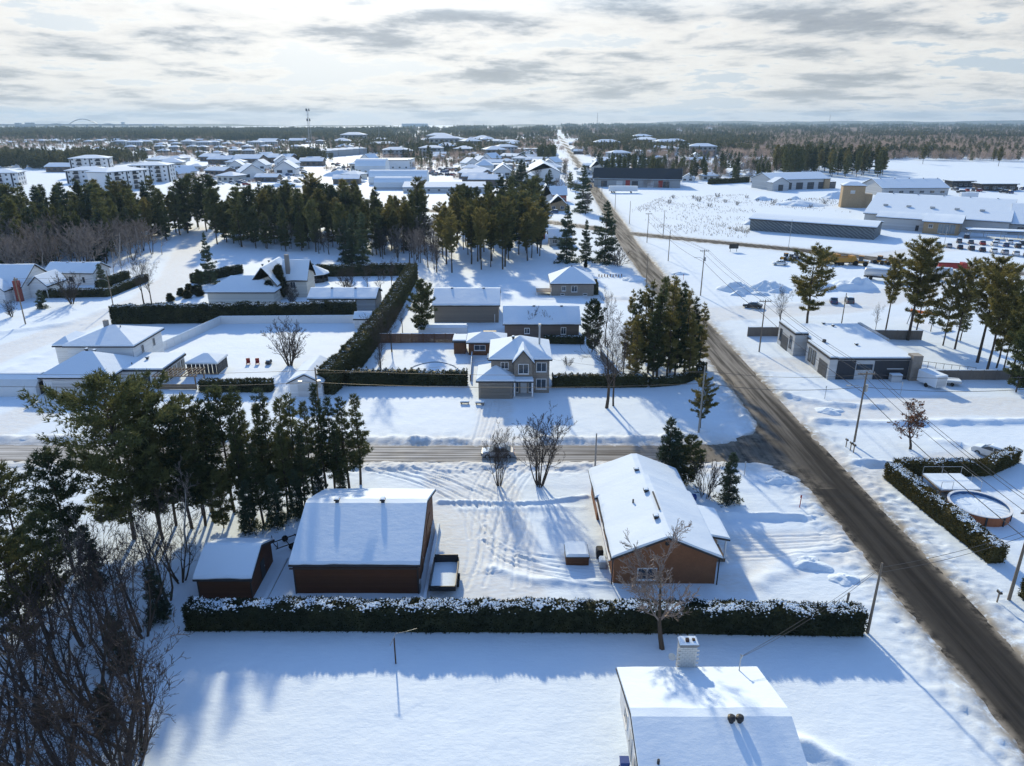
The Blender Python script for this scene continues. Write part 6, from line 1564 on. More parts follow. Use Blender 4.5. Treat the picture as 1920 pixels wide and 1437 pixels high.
for i, (x, y, rx, h) in enumerate(((33.6, 78.8, 2.2, .6), (49.0, 101.5, 2.5, .5), (90, 99, 5, 1.6))): snow_pile('rough snow bank heap thrown up at the road edge', x, y, rx, rx * .6, h, i + 60, 'road edge heaps')
# swing-set frame with orange slide, and green court fence
t = thing('climbing_frame', 'orange and grey climbing frame seen through the right hand pines', 'climbing frame', G(1725, 610) + (0,)); 
for sx in (-2.4, 2.4): MB().tube([(sx, -1, -.2), (sx, 0, 3)], .1, 6).build('leg', 'grey_metal', t); MB().tube([(sx, 1, -.2), (sx, 0, 3)], .1, 6).build('leg', 'grey_metal', t)
MB().prism([(-2.6, 3.0), (3.6, 2.2), (3.6, 2.6), (-2.6, 3.6)], 'y', -.3, .3).build('slide', 'orange', t)

# ------------------------------------------------------------------ poles and lines
def upole(label, x, y, h, arm=1, r=.15, lamp=False, transformer=False, mat='wood_pole', rz=0.0, grp=None):
    t = thing('utility_pole', label, 'pole', (x, y, gz(x, y)), rz, grp)
    MB().tube([(0, 0, -.5), (0, 0, h)], [r, r * .62], 8).build('pole', mat, t)
    for k in range(arm):
        z = h - .35 - k * .9
        c = MB().box(-1.15, 1.15, -.06, .06, z - .07, z + .07).build('crossarm', 'wood_pole', t)
        for sx in (-1.0, -.45, .45, 1.0): MB().tube([(sx, 0, z + .07), (sx, 0, z + .3)], .06, 6).build('insulator', 'grey_metal', c)
    if transformer: MB().tube([(.32, .1, h - 2.9), (.32, .1, h - 1.9)], .24, 10).build('transformer', 'grey_metal', t)
    if lamp:
        a = MB().tube([(0, 0, h - 2.6), (-.9, -.1, h - 2.0), (-2.0, -.15, h - 1.95)], .045, 5).build('lamp_arm', 'grey_metal', t); MB().box(-2.5, -1.95, -.28, -.02, h - 2.03, h - 1.9).build('lamp_head', 'grey_metal', a)
    return (x, y, h)
P1 = upole('grey wooden utility pole at the end of the front cedar hedge', 31.1, 50.7, 7.2, 0, .14)
P2 = upole('utility pole with crossarm and lamp beside the three mailboxes', 47.3, 89.2, 10.8, 1, .16, True, True)
P3 = upole('utility pole leaning over the long hedge near the pool', 46.5, 55.3, 9.6, 1, .16)
P0 = (46.3, 20.0, 9.8)
P4 = upole('utility pole with lamp beside the dark board fence', 48.1, 131.7, 10.4, 1, .15, True)
P5 = upole('tall utility pole with crossarm on the open lot by the main road', 48.5, 179.1, 11.8, 1, .16, True, True)
P6 = upole('thin utility pole where the lot meets the main road verge', 50.2, 227.6, 9.8, 0, .14); P7 = upole('utility pole at the corner of the crossing', 50.1, 265.2, 10.8, 1, .14)
P8 = upole('utility pole on the field corner past the crossing', *G(1243, 446), 10.6, 0, .14); P9 = upole('utility pole along the ditch beyond the crossing', *G(1180, 421), 9.8, 0, .14); P10 = upole('slim utility pole beside the ditch farther up the straight road', *G(1153, 394), 9.8, 0, .14)
S1 = upole('utility pole beside the lone pine at the junction corner', 26.7, 92.8, 10.0, 0, .15, False, False, 'grey_pole'); S2 = upole('utility pole behind the pine row with transformer', -27.2, 92.6, 10.2, 0, .15, True, True); S3 = (-90.0, 92.6, 10.2); 
upole('short bare post beside the brick bungalow and side road', 10.6, 81.2, 5.4, 0, .13, False, False, 'grey_pole')
W1 = upole('utility pole with street lamp at the corner of the long left hedge', *G(213, 577), 9.0, 0, .14, True); W2 = upole('utility pole by the left street in front of the red chimney', *G(48, 608), 10.5, 0, .15)
S4 = (75.0, 91, 10.2)
upole('wooden pole on the lot behind the flat roofed house', *G(1577, 612), 7.4, 0, .13)
upole('street lamp post at the edge of the lot by the tractors', *G(1478, 468), 10.5, 0, .1, True, False, 'grey_metal'); upole('street lamp post by the car park entrance', *G(1765, 484), 10, 0, .1, True, False, 'grey_metal'); upole('dark thin pole by the drive of the tan brick bungalow', *G(1211, 540), 9.0, 0, .12)
for k in range(9):
    v = 372 - k * 10.5; u = 1128 - (372 - v) * .86
    upole('distant utility pole in the line up the straight road', *G(u, v), 9.5, 1, .14, False, False, 'wood_pole', 0, 'poles up the straight road')
def wire(label, a, b, sag, dx=0.0, r=.026, mat='wire', grp='power lines'):
    n = 18; pts = []
    for i in range(n + 1):
        t = i / n
        pts.append((a[0] + (b[0] - a[0]) * t + dx - a[0], a[1] + (b[1] - a[1]) * t - a[1], a[2] + (b[2] - a[2]) * t - 4 * sag * t * (1 - t)))
    o = MB().tube(pts, r, 4, cap=False).build('power_line', mat, None, loc=(a[0], a[1], 0)); tag(o, label, 'cable', grp)
chain = [P0, P3, P2, P4, P5, P6, P7]
for a, b in zip(chain[:-1], chain[1:]):
    for dx in (-1.0, .45, 1.0): wire('high power line strung along the main road poles', (a[0], a[1], a[2] - .05), (b[0], b[1], b[2] - .05), .55, dx, grp='lines along the main road')
    wire('lower cable strung along the main road poles', (a[0], a[1], a[2] - 3.0), (b[0], b[1], b[2] - 3.0), .5, 0, .04, grp='lower cables along the main road')
chain = [S3, S2, S1, P2, S4]
for a, b in zip(chain[:-1], chain[1:]):
    wire('power line strung above the side road', (a[0], a[1], a[2] - .3), (b[0], b[1], b[2] - .4), .7, 0, grp='lines above the side road'); wire('lower cable strung above the side road', (a[0], a[1], a[2] - 2.2), (b[0], b[1], b[2] - 2.2), .7, 0, .035, grp='lower cables above the side road')
for k in range(2): wire('service cable from the hedge-end pole to the white house mast', (P1[0], P1[1], 6.9 - k * .12), (17.0, 42.4, 4.75 - k * .05), .3 + .35 * k, 0, .014, grp='service cables to the white house')
for k in range(2): wire('cable crossing over the main road to the hedge-end pole', (P1[0], P1[1], 6.8 - k * .5), (46.5, 55.3, 7.6 - k * .6), .4, 0, .02, grp='cables crossing the main road')
wire('service cable to the two storey brick house', (S1[0], S1[1], 9.4), (6.0, 109.5, 5.9), .5, 0, .018, grp='house service cables'); wire('service cable from the side road pole to the hedge corner', (S2[0], S2[1], 9.4), (-3.5, 109.3, 5.8), .6, 0, .018, grp='house service cables'); wire('left street power line', (W2[0], W2[1], 10.3), (W1[0], W1[1], 8.8), .7, 0, .025); wire('left street power line', (W2[0], W2[1], 9.3), (W1[0], W1[1], 7.8), .7, 0, .025); 

# ------------------------------------------------------------------ hedges
hedge('cedar_hedge', 'long clipped cedar hedge with snowy top in front of the brown sheds', [(-28.6, 51.7), (9.0, 51.5), (30.6, 51.0)], 1.75, 2.45, 1.25, seed=2, dens=62)
hedge('cedar_hedge', 'thick olive cedar hedge running beside the main road to the pool', [(47.6, 79.8), (48.0, 72), (49.0, 61.0)], 1.9, 2.1, .9, 'cedar_gold', seed=3)
hedge('cedar_hedge', 'cedar hedge behind the round pool next to the white suv', [(48.6, 80.8), (60, 80.6), (66.3, 84.5)], 1.6, 1.9, .7, 'cedar_gold', seed=4)
hedge('cedar_hedge', 'short stub of olive hedge beside the pale mailbox', [(48.6, 56.0), (49.0, 49)], 1.8, 2.0, .6, 'cedar_gold', seed=5)
hedge('cedar_hedge', 'tall dark hedge with snowy top in front of the cream house', [G(214, 606), G(440, 604), (-35.2, 155.8)], 2.2, 4.1, 1.0, dens=34, l=.4, w=.24, seed=6)
hedge('cedar_hedge', 'high shaggy hedge running away beside the white garage to the wood', [(-30.4, 108.5), (-28.6, 122), (-27.6, 150), (-28.2, 200)], 2.6, 4.4, .25, dens=26, l=.5, w=.3, seed=7)
hedge('cedar_hedge', 'row of pointed cedars in front of the pool yard', [(-28.0, 113.2), (-7.6, 113.2)], 1.5, 2.9, .35, serr=.55, dens=45, l=.32, w=.2, seed=8)
hedge('cedar_hedge', 'low pointed cedar hedge right of the two storey house', [(6.8, 112.5), (22.8, 112.5)], 1.4, 2.3, .4, serr=.4, dens=45, l=.32, w=.2, seed=9)
hedge('cedar_hedge', 'dark curved hedge along the corner below the pine clump', [(23.2, 112.4), (28.5, 113.6), (32.6, 117), (34.5, 121)], 1.3, 1.5, .1, dens=45, l=.32, w=.2, seed=10)
hedge('cedar_hedge', 'dark bushy hedge behind the big pine beside the pergola', [G(378, 733), G(512, 733)], 2.0, 1.9, .15, dens=45, l=.34, w=.2, seed=11)
hedge('cedar_hedge', 'rear hedge with snow top behind the round gazebo', [G(528, 519), G(770, 516)], 2.0, 3.2, .8, dens=28, l=.45, w=.28, seed=12)
hedge('cedar_hedge', 'hedge with snowy top round the small white house lawn', [G(84, 558), G(205, 556), G(275, 528)], 1.6, 2.0, .9, dens=34, l=.4, w=.24, seed=13)
hedge('cedar_hedge', 'dark rear hedge of the small white house beside the lane', [G(185, 543), G(240, 522)], 1.6, 2.2, .2, dens=34, l=.4, w=.24, seed=14)
hedge('cedar_hedge', 'shrubby hedge behind the brown bungalow beside the bare trees', [(6.5, 137.5), (14.5, 137.2)], 1.5, 1.5, .4, dens=40, l=.34, w=.2, seed=15)
hedge('cedar_hedge', 'long dark hedge across the far field below the pines', [G(1330, 346), G(1402, 342)], 3, 3.2, .1, dens=12, l=.8, w=.5, seed=16)
hedge('cedar_hedge', 'dark cedars beside the deck and the bungalow gable', [(21.6, 180), (22.0, 188)], 1.2, 2.6, .1, dens=34, l=.4, w=.24, seed=17)
hedge('cedar_hedge', 'hedge patch behind the left spruce by the cream house', [G(362, 532), G(452, 512)], 2.2, 2.4, .2, dens=30, l=.45, w=.26, seed=18)

# ------------------------------------------------------------------ tree kinds
con_proto('white_pine', 'pine', 'bark', 101, 18.0, .16, 6.6, 'pine', 1.7, .55, .12, 5, 21, 6, .36, .13)
con_proto('big_pine', 'pine', 'bark', 102, 16.0, .20, 3.5, 'pine', 1.6, .5, .11, 5, 18, 6, .45, .15)
con_proto('open_pine', 'pine_gold', 'bark', 103, 17.0, .20, 4.4, 'pine', 1.8, .54, .14, 5, 15, 6, .48, .2)
con_proto('tall_pine', 'pine_gold', 'bark', 104, 19.0, .38, 3.2, 'red', 1.8, .52, .13, 5, 17, 6, .46, .18)
con_proto('jack_a', 'pine', 'bark', 105, 14.0, .24, 1.9, 'jack', 1.7, .38, .095, 5, 24, 5, .5, .18)
con_proto('jack_b', 'pine', 'bark', 106, 14.0, .20, 2.1, 'jack', 1.7, .38, .095, 5, 23, 5, .5, .18, .02)
con_proto('clump_pine', 'pine_gold', 'bark', 107, 16.5, .14, 2.2, 'jack', 1.7, .45, .11, 5, 24, 5, .42, .15)
con_proto('clump_pine_b', 'pine', 'bark', 108, 16.5, .12, 2.0, 'jack', 1.7, .45, .11, 5, 24, 5, .42, .15)
con_proto('spruce', 'spruce', 'bark', 109, 9.0, .03, 2.2, 'spruce', 2.2, .32, .085, 5, 17, 7, .28, .08)
con_proto('tall_spruce', 'spruce', 'bark', 110, 17.0, .04, 4.2, 'spruce', 1.5, .55, .14, 5, 19, 6, .35, .12)
con_proto('cedar', 'cedar', 'bark', 111, 5.0, .02, .9, 'cone', 3.5, .36, .13, 5, 24, 6, .25, .05)
con_proto('round_pine', 'pine', 'bark', 112, 12.0, .10, 3.5, 'pine', 1.8, .5, .13, 5, 15, 6, .3, .08)
for k in range(4): con_proto('wood_%d' % k, 'pine' if k != 2 else 'pine_gold', 'bark', 120 + k, 16.0, (.22, .16, .3, .12)[k], (2.5, 2.9, 2.7, 2.5)[k], ('red', 'jack', 'pine', 'jack')[k], 1.1, .75, .19, 4, 19, 6, .45, .14)
con_proto('wood_4', 'spruce', 'bark', 125, 15.0, .06, 2.9, 'spruce', 1.0, .75, .2, 4, 17, 6, .3, .1)
bare_proto('maple', 'bark', 'twig', 201, 14.0, .24, 1, .3, 4, (10, 7, 5, 4), .60, .12, (25, 50), tw=.011, first=.35)
bare_proto('round_tree', 'bark', 'twig', 202, 8.5, .12, 8, .42, 4, (9, 6, 5, 4), .44, .10, (22, 45), tw=.011, first=.12)
bare_proto('frosty_tree', 'bark', 'twig_pale', 203, 10.5, .2, 1, .5, 4, (13, 8, 6, 4), .55, .13, (24, 48), tw=.012, first=.25)
bare_proto('oak', 'bark', 'twig', 204, 7.0, .2, 1, .3, 4, (10, 7, 5, 4), .62, .05, (35, 65), tw=.011, first=.3)
bare_proto('clump', 'bark', 'twig', 205, 8.5, .07, 11, .33, 4, (8, 6, 5, 3), .42, .12, (20, 45), tw=.009, first=.3)
bare_proto('birch', 'birch', 'twig_grey', 206, 12.0, .13, 1, .3, 4, (12, 6, 5, 3), .42, .12, (28, 50), tw=.010, first=.35)
bare_proto('birch_b', 'birch', 'twig_grey', 207, 10.0, .12, 2, .25, 4, (9, 6, 5, 3), .45, .12, (25, 50), tw=.010, first=.3)
bare_proto('poplar', 'bark', 'twig', 208, 11.0, .10, 3, .18, 4, (9, 6, 4, 3), .40, .15, (22, 42), tw=.009, first=.3)
bare_proto('thicket', 'bark', 'twig', 209, 7.5, .085, 5, .45, 4, (6, 5, 4, 3), .52, .1, (22, 48), tw=.008, first=.2)
bare_proto('shrub', 'bark', 'twig', 210, 2.4, .03, 9, .55, 3, (6, 4, 3), .5, .1, (20, 45), tw=.010, first=.15)
bare_proto('mid_bare', 'bark', 'twig_grey', 211, 12.0, .13, 2, .2, 3, (10, 8, 7), .48, .12, (25, 48), tw=.022, first=.25)
# dry-leaved oak crown
tm, cm, H0 = PROTO['oak']
co = np.array([v.co[:] for v in cm.vertices]); sel = co[RNG.integers(0, len(co), 420)]
V, Fq = blades(RNG, sel, np.tile([[0, 0, -.4]], (len(sel), 1)), 2, .22, .16, -.1, .6)
OAKL = np_mesh('dry_leaves', V, [Fq], 'dryleaf')

def tpx(key, name, label, u, v, tv, group=None, cat='tree', sx=1.0, tilt=0, y=None):
    """tree with its foot at photo point (u, v) and its top at height tv"""
    x, yy = G(u, v)
    return tree(key, name, label, x, yy, HT(tv, yy), None, group, cat, sx, None, tilt)
# -- near left wood
tpx('white_pine', 'white_pine', 'huge spreading white pine, broadest tree of the near wood', 252, 1010, 705, sx=1.02)
tpx('big_pine', 'pine_tree', 'broad dark pine left of the huge white pine', 140, 1075, 838, sx=1.0); tpx('big_pine', 'pine_tree', 'dark pine at the outer edge of the near wood', 55, 1090, 868, sx=1.05); tpx('open_pine', 'pine_tree', 'low wide pine with dark plates at the wood corner', 60, 1230, 1000, sx=1.2)
tpx('big_pine', 'pine_tree', 'dense dark pine standing right of the huge white pine', 330, 985, 735, sx=.9); tpx('big_pine', 'pine_tree', 'full dark pine next to the bare poplars of the near wood', 440, 960, 722, sx=.95); tpx('round_pine', 'pine_tree', 'bushy young pine beside the birches', 420, 990, 880, sx=.8)
JK = 'slim jack pines at the end of the near wood'
for i, (u, v, tv) in enumerate(((676, 908, 738), (655, 915, 742), (612, 925, 720), (628, 918, 742), (590, 935, 755), (566, 945, 735), (548, 948, 748), (522, 955, 728), (505, 960, 760), (478, 965, 724), (462, 975, 770), (400, 975, 750), (385, 985, 790), (640, 930, 790), (540, 965, 800), (495, 985, 830), (575, 960, 810), (360, 990, 770), (305, 1010, 800))):
    tpx(('jack_a', 'jack_b')[i % 2], 'jack_pine', 'slim jack pine in the row at the end of the near wood', u, v, tv, JK, sx=R.uniform(.85, 1.2))
for (u, v, tv, k_, lab) in ((300, 990, 770, 'big_pine', 'dark pine between the huge white pine and the poplars'), (380, 965, 740, 'big_pine', 'narrow dark pine behind the thin tall birch'), (110, 1150, 960, 'big_pine', 'dark low pine below the broad dark pine')): tpx(k_, 'pine_tree', lab, u, v, tv, sx=.9)
for (u, v, tv) in ((600, 940, 865), (520, 985, 890), (560, 968, 880), (640, 925, 870), (470, 995, 900), (180, 1100, 985)): tpx('spruce', 'young_spruce', 'young dark fir growing under the jack pines', u, v, tv, 'young firs under the pines', sx=1.1)
tpx('birch', 'birch_tree', 'pale birch in front of the dark pines beside the small shed', 352, 1035, 868); tpx('birch_b', 'birch_tree', 'short white birch with forked stem left of the small shed', 245, 1125, 985); tpx('birch', 'birch_tree', 'thin tall birch among the dark pines', 395, 960, 795, sx=.8); tpx('birch_b', 'birch_tree', 'pale slender birch under the broad dark pine', 160, 1130, 960, sx=.8); tpx('birch', 'birch_tree', 'leaning pale birch behind the short white birch', 300, 1110, 930, sx=.7)
PO = 'bare poplars of the near thicket'
for i, (u, v, tv) in enumerate(((200, 1230, 1010), (270, 1190, 1000), (315, 1130, 940), (120, 1260, 1060), (60, 1290, 1080), (30, 1330, 1120), (240, 1260, 1050), (180, 1320, 1090), (130, 1350, 1110), (290, 1080, 940), (340, 1090, 960), (215, 1180, 985), (95, 1200, 1010), (20, 1220, 1040), (160, 1210, 1000), (255, 1330, 1110))):
    tpx(('poplar', 'thicket', 'poplar')[i % 3], 'bare_tree', 'bare dark-stemmed tree in the tangled near thicket', u, v, tv, PO, sx=R.uniform(.9, 1.3))
TK = 'leafless bushes along the yard edge'
for i, (u, v, tv) in enumerate(((225, 1437, 1200), (260, 1400, 1180), (120, 1437, 1230), (40, 1437, 1250), (180, 1480, 1280), (90, 1520, 1310), (10, 1500, 1290), (210, 1530, 1330), (-20, 1420, 1190), (240, 1470, 1270))):
    tpx('thicket', 'bare_bush', 'spreading leafless bush at the edge of the empty yard', u, v, tv, TK, sx=R.uniform(1.0, 1.35))
for (u, v, tv) in ((205, 1370, 1285), (270, 1410, 1385), (230, 1250, 1150), (300, 1160, 1060), (85, 1360, 1300)): tpx('spruce', 'young_spruce', 'little dark fir inside the leafless thicket', u, v, tv, 'little firs in the thicket', sx=1.15)
# -- near, around the brick bungalow
tpx('frosty_tree', 'bare_tree', 'pale leafless tree with snowy trunk before the brick bungalow gable', 1243, 1217, 985, sx=1.15)
tpx('clump', 'bare_clump', 'many-stemmed leafless clump beside the side road', 1012, 912, 760); tpx('clump', 'bare_clump', 'sparse leafless clump next to the silver car', 936, 910, 792, sx=.75)
tpx('spruce', 'spruce_tree', 'blue-green spruce behind the brick bungalow, taller of the pair', 1250, 905, 782); tpx('spruce', 'spruce_tree', 'blue-green spruce behind the brick bungalow, lower of the pair', 1264, 912, 808, sx=1.05); tpx('round_pine', 'pine_tree', 'bushy blue-grey pine beside the spruce pair', 1290, 908, 815, sx=.95)
tpx('spruce', 'spruce_tree', 'single dense spruce standing alone beside the bungalow drive', 1364, 942, 848, sx=1.05); tpx('shrub', 'bare_shrub', 'thin leafless sapling left of the lone spruce', 1322, 932, 855, cat='shrub', sx=.5)
tpx('open_pine', 'pine_tree', 'lone ragged pine at the junction corner pole', 1313, 803, 702, sx=.95)
# -- around the two storey house
tpx('maple', 'bare_tree', 'tall leafless maple with forked trunks on the front lawn', 1137, 766, 575, sx=1.0); tpx('maple', 'bare_tree', 'slimmer leafless maple right beside the forked one', 1150, 762, 610, sx=.8)
tpx('round_tree', 'bare_tree', 'round leafless tree with fanned stems alone on the large lawn', 544, 686, 598, sx=1.05)
tpx('round_pine', 'pine_tree', 'full rounded pine beside the tan garage', 793, 626, 524, sx=.95)
for i, (u, v, tv, lab) in enumerate(((714, 700, 575, 'leafless tree growing against the high shaggy hedge'), (735, 660, 560, 'leafless tree beside the brown fence corner'), (755, 625, 560, 'thin leafless tree between hedge and rounded pine'), (712, 712, 640, 'low leafless tree inside the pointed cedar row'))): tpx('maple', 'bare_tree', lab, u, v, tv, sx=.8)
for i, (u, v, tv, lab) in enumerate(((1000, 632, 575, 'leafless tree in front of the brown bungalow, left one'), (1028, 632, 580, 'leafless tree in front of the brown bungalow, right one'))): tpx('round_tree', 'bare_tree', lab.replace(', left one', ' nearer its blank wall').replace(', right one', ' nearer its window'), u, v, tv, sx=.85)
CL = 'pines in the clump at the road bend'
for i, (u, v, tv) in enumerate(((1180, 690, 545), (1195, 700, 545), (1215, 700, 528), (1232, 712, 522), (1250, 715, 518), (1265, 712, 530), (1282, 708, 545), (1298, 700, 560), (1310, 690, 570), (1205, 670, 535), (1240, 680, 520), (1275, 685, 535), (1225, 715, 560), (1290, 715, 590), (1255, 700, 525), (1190, 715, 590))):
    tpx(('clump_pine', 'clump_pine_b')[(i + (i > 8)) % 2], 'pine_tree', 'tall golden-green pine in the clump at the road bend', u, v, tv, CL, sx=R.uniform(.95, 1.2))
tpx('round_pine', 'pine_tree', 'dark bushy pine beside the brown bungalow', 1110, 660, 560, sx=.8); tpx('maple', 'bare_tree', 'leafless tree behind the forked maple by the grey fence', 1168, 712, 600, sx=.7); tpx('maple', 'bare_tree', 'tall thin leafless tree between bungalow and pine clump', 1135, 650, 535, sx=.6); tpx('shrub', 'bare_shrub', 'low leafless shrub under the pine clump', 1190, 640, 600, cat='shrub')
tpx('shrub', 'garden_shrub', 'small drooping shrub on the back lawn of the two storey house', 1065, 685, 668, cat='shrub')
# -- right side pines
tpx('open_pine', 'pine_tree', 'big open white pine with flat plates behind the flat roofed house', 1513, 610, 458, sx=1.25)
RP = []
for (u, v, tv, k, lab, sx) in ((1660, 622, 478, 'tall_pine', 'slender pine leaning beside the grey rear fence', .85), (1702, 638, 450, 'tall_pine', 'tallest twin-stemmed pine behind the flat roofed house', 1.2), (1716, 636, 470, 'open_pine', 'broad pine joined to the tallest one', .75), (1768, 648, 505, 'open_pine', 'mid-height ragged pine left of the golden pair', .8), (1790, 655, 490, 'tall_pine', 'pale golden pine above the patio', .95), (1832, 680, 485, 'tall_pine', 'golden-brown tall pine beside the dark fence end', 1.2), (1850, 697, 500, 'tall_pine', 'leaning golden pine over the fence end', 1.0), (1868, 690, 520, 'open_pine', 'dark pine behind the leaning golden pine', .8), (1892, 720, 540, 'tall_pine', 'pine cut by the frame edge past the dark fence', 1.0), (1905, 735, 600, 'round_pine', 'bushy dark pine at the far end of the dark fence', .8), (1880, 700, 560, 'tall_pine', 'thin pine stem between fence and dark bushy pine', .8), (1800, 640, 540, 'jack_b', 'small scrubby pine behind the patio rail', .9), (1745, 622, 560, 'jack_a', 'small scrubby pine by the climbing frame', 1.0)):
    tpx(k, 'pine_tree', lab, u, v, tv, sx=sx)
tpx('maple', 'bare_tree', 'leafless tree by the grey fence left of the big open pine', 1460, 622, 530, sx=.8); tpx('maple', 'bare_tree', 'leafless sapling behind the grey rear fence', 1640, 625, 565, sx=.6)
o = tpx('oak', 'oak_tree', 'small oak with rusty dry leaves and bare limbs by the mailboxes', 1707, 843, 752, sx=1.15); link('dry_leaves', OAKL, o)
# -- left gardens
for (u, v, tv, k, lab, sx) in ((395, 532, 436, 'tall_spruce', 'dark spruce behind the cream house by the lane', .75), (195, 545, 494, 'spruce', 'blue spruce at the corner of the small white house', 1.2), (80, 578, 543, 'spruce', 'low wide spruce in front of the red chimney', 1.5), (507, 568, 528, 'cedar', 'pointed cedar before the cream house gable', 1.3), (527, 560, 500, 'cedar', 'taller pointed cedar by the cream house chimney', 1.1), (94, 532, 508, 'cedar', 'small clipped cedar by the small white house wall', 1.2), (158, 532, 512, 'cedar', 'clipped cone cedar by the small white house door', 1.2), (375, 545, 505, 'round_pine', 'round clipped evergreen at the lane corner', 1.0)):
    tpx(k, 'evergreen', lab, u, v, tv, sx=sx)
for (u, v, tv, lab, k) in ((270, 570, 470, 'spreading leafless tree at the corner of the long left hedge', 'maple'), (285, 572, 480, 'second leafless stem beside the hedge corner lamp', 'maple'), (135, 570, 508, 'small round leafless tree on the small white house lawn', 'round_tree'), (22, 594, 560, 'little leafless tree under the red chimney', 'round_tree'), (550, 572, 530, 'small leafless tree by the cream house end', 'round_tree'), (652, 550, 497, 'round leafless tree behind the long garage', 'round_tree'), (715, 560, 495, 'leafless tree nearest the high hedge behind the long garage', 'maple'), (690, 545, 490, 'leafless tree before the rear hedge', 'maple'), (735, 545, 480, 'leafless tree at the rear hedge corner', 'maple'), (230, 520, 455, 'pale leafless tree behind the small white house', 'birch'), (215, 522, 450, 'pale thin birch by the small white house', 'birch')):
    tpx(k, 'bare_tree', lab, u, v, tv, sx=.9)
for k, (u, v) in enumerate(((320, 566), (340, 556), (352, 560), (365, 552), (375, 556), (355, 548))): tpx('cedar', 'rounded_shrub', 'low snow-dusted evergreen shrub in the lane-side bed', u, v, v - 15, 'evergreen shrubs in the bed', 'shrub', 2.6)
# -- middle: spruces at the crossing and tall pines
for (u, v, tv, lab, sx) in ((1062, 492, 384, 'tall dark spruce at the crossing, left one of three', 1.0), (1098, 488, 412, 'lower spruce between the two tall ones', .9), (1134, 492, 377, 'tall dark spruce with drooping plates beside the road', 1.1)): tpx('tall_spruce', 'spruce_tree', lab.replace('left one of three', 'beside the low bungalow roof'), u, v, tv, sx=sx)
tpx('shrub', 'bare_shrub', 'bushy leafless shrub below the roadside spruce', 1158, 498, 462, cat='shrub', sx=1.1); tpx('cedar', 'small_fir', 'tiny fir beside the tan brick bungalow', 1098, 502, 488, cat='shrub', sx=1.3)
for (u, v, tv, k, lab, sx) in ((978, 392, 300, 'tall_spruce', 'great dark spruce beyond the crossing', 1.3), (1092, 398, 310, 'tall_spruce', 'great spruce at the roadside past the crossing', 1.1), (1030, 372, 318, 'tall_spruce', 'spreading spruce beside the white factory', 1.2), (1098, 402, 355, 'mid_bare', 'round brownish tree in front of the roadside spruce', 1.0), (1218, 320, 292, 'tall_spruce', 'pointed spruce by the far hipped roofs', 1.0), (1298, 338, 312, 'tall_spruce', 'isolated dark spruce before the far bungalows', 1.0), (805, 305, 272, 'wood_1', 'round dark pine beside the curved road', 1.3), (374, 300, 278, 'tall_spruce', 'lone pointed spruce among the suburb roofs', .9)):
    tpx(k, 'evergreen', lab, u, v, tv, sx=sx)
# woods whose trees can be told apart
def inside(x, y, poly):
    r = False; n = len(poly)
    for i in range(n):
        (x0, y0), (x1, y1) = poly[i], poly[(i + 1) % n]
        if (y0 > y) != (y1 > y) and x < (x1 - x0) * (y - y0) / (y1 - y0) + x0: r = not r
    return r
def wood(poly, n, dmin, label, group, keys, hr, name='pine_tree', seed=0):
    rr = random.Random(seed); pts = []
    x0, x1 = min(p[0] for p in poly), max(p[0] for p in poly); y0, y1 = min(p[1] for p in poly), max(p[1] for p in poly)
    for _ in range(n * 30):
        x, y = rr.uniform(x0, x1), rr.uniform(y0, y1)
        if inside(x, y, poly) and all((x - a) ** 2 + (y - b) ** 2 > dmin ** 2 for a, b in pts):
            pts.append((x, y))
            if len(pts) >= n: break
    for x, y in pts: tree(rr.choice(keys), name, label, x, y, rr.uniform(*hr), None, group, 'tree', rr.uniform(.9, 1.32))
wood([(-150, 206), (-140, 232), (-124, 262), (-118, 292), (-128, 312), (-228, 318), (-228, 206)], 150, 4.6, 'dark pine in the dense wood behind the small white house', 'pines of the left wood', ['wood_0', 'wood_1', 'wood_3', 'wood_3', 'wood_2', 'wood_4'], (12.5, 21.5), seed=1)
wood([(-155, 200), (-138, 226), (-126, 252), (-118, 240), (-134, 205), (-150, 196)], 26, 3.2, 'grey leafless tree fringing the left wood', 'leafless fringe of the left wood', ['mid_bare', 'birch'], (9, 14), 'bare_tree', 2)
wood([G(0, 526), G(205, 514), G(262, 482), G(210, 462), G(0, 468)], 52, 3.4, 'grey leafless tree in the front of the left wood', 'leafless trees in front of the left wood', ['mid_bare', 'mid_bare', 'birch'], (10, 15), 'bare_tree', 21)
wood([G(0, 505), G(180, 498), G(240, 476), G(200, 465), G(0, 470)], 24, 4.5, 'dark pine in the dense wood behind the small white house', 'pines of the left wood', ['wood_3', 'wood_1', 'wood_4'], (11, 17), seed=22)
wood([(-112, 262), (-84, 248), (-58, 240), (-36, 236), (-30, 268), (-60, 300), (-112, 306)], 110, 4.0, 'dark pine in the broad wood behind the rear hedge', 'pines of the middle wood', ['wood_0', 'wood_1', 'wood_3', 'wood_2', 'wood_0', 'wood_3'], (12, 20.5), seed=3)
wood([(-100, 258), (-60, 238), (-34, 228), (-30, 246), (-60, 252), (-100, 266)], 30, 3.0, 'grey leafless tree fringing the middle wood', 'leafless fringe of the middle wood', ['mid_bare', 'birch', 'maple'], (7, 11), 'bare_tree', 4)
wood([(-38, 225), (-22, 208), (-24, 262), (-38, 262)], 26, 3.2, 'leafless tree in the grove beside the tall pines', 'leafless grove by the tall pines', ['mid_bare', 'maple'], (8, 12), 'bare_tree', 5)
wood([(-24, 207), (6, 210), (12, 240), (8, 275), (-22, 285)], 48, 3.6, 'tall bare-stemmed pine in the grove above the tan garage', 'tall pines above the tan garage', ['tall_pine', 'wood_2', 'tall_pine', 'wood_0'], (14, 19), 'tall_pine', seed=6)
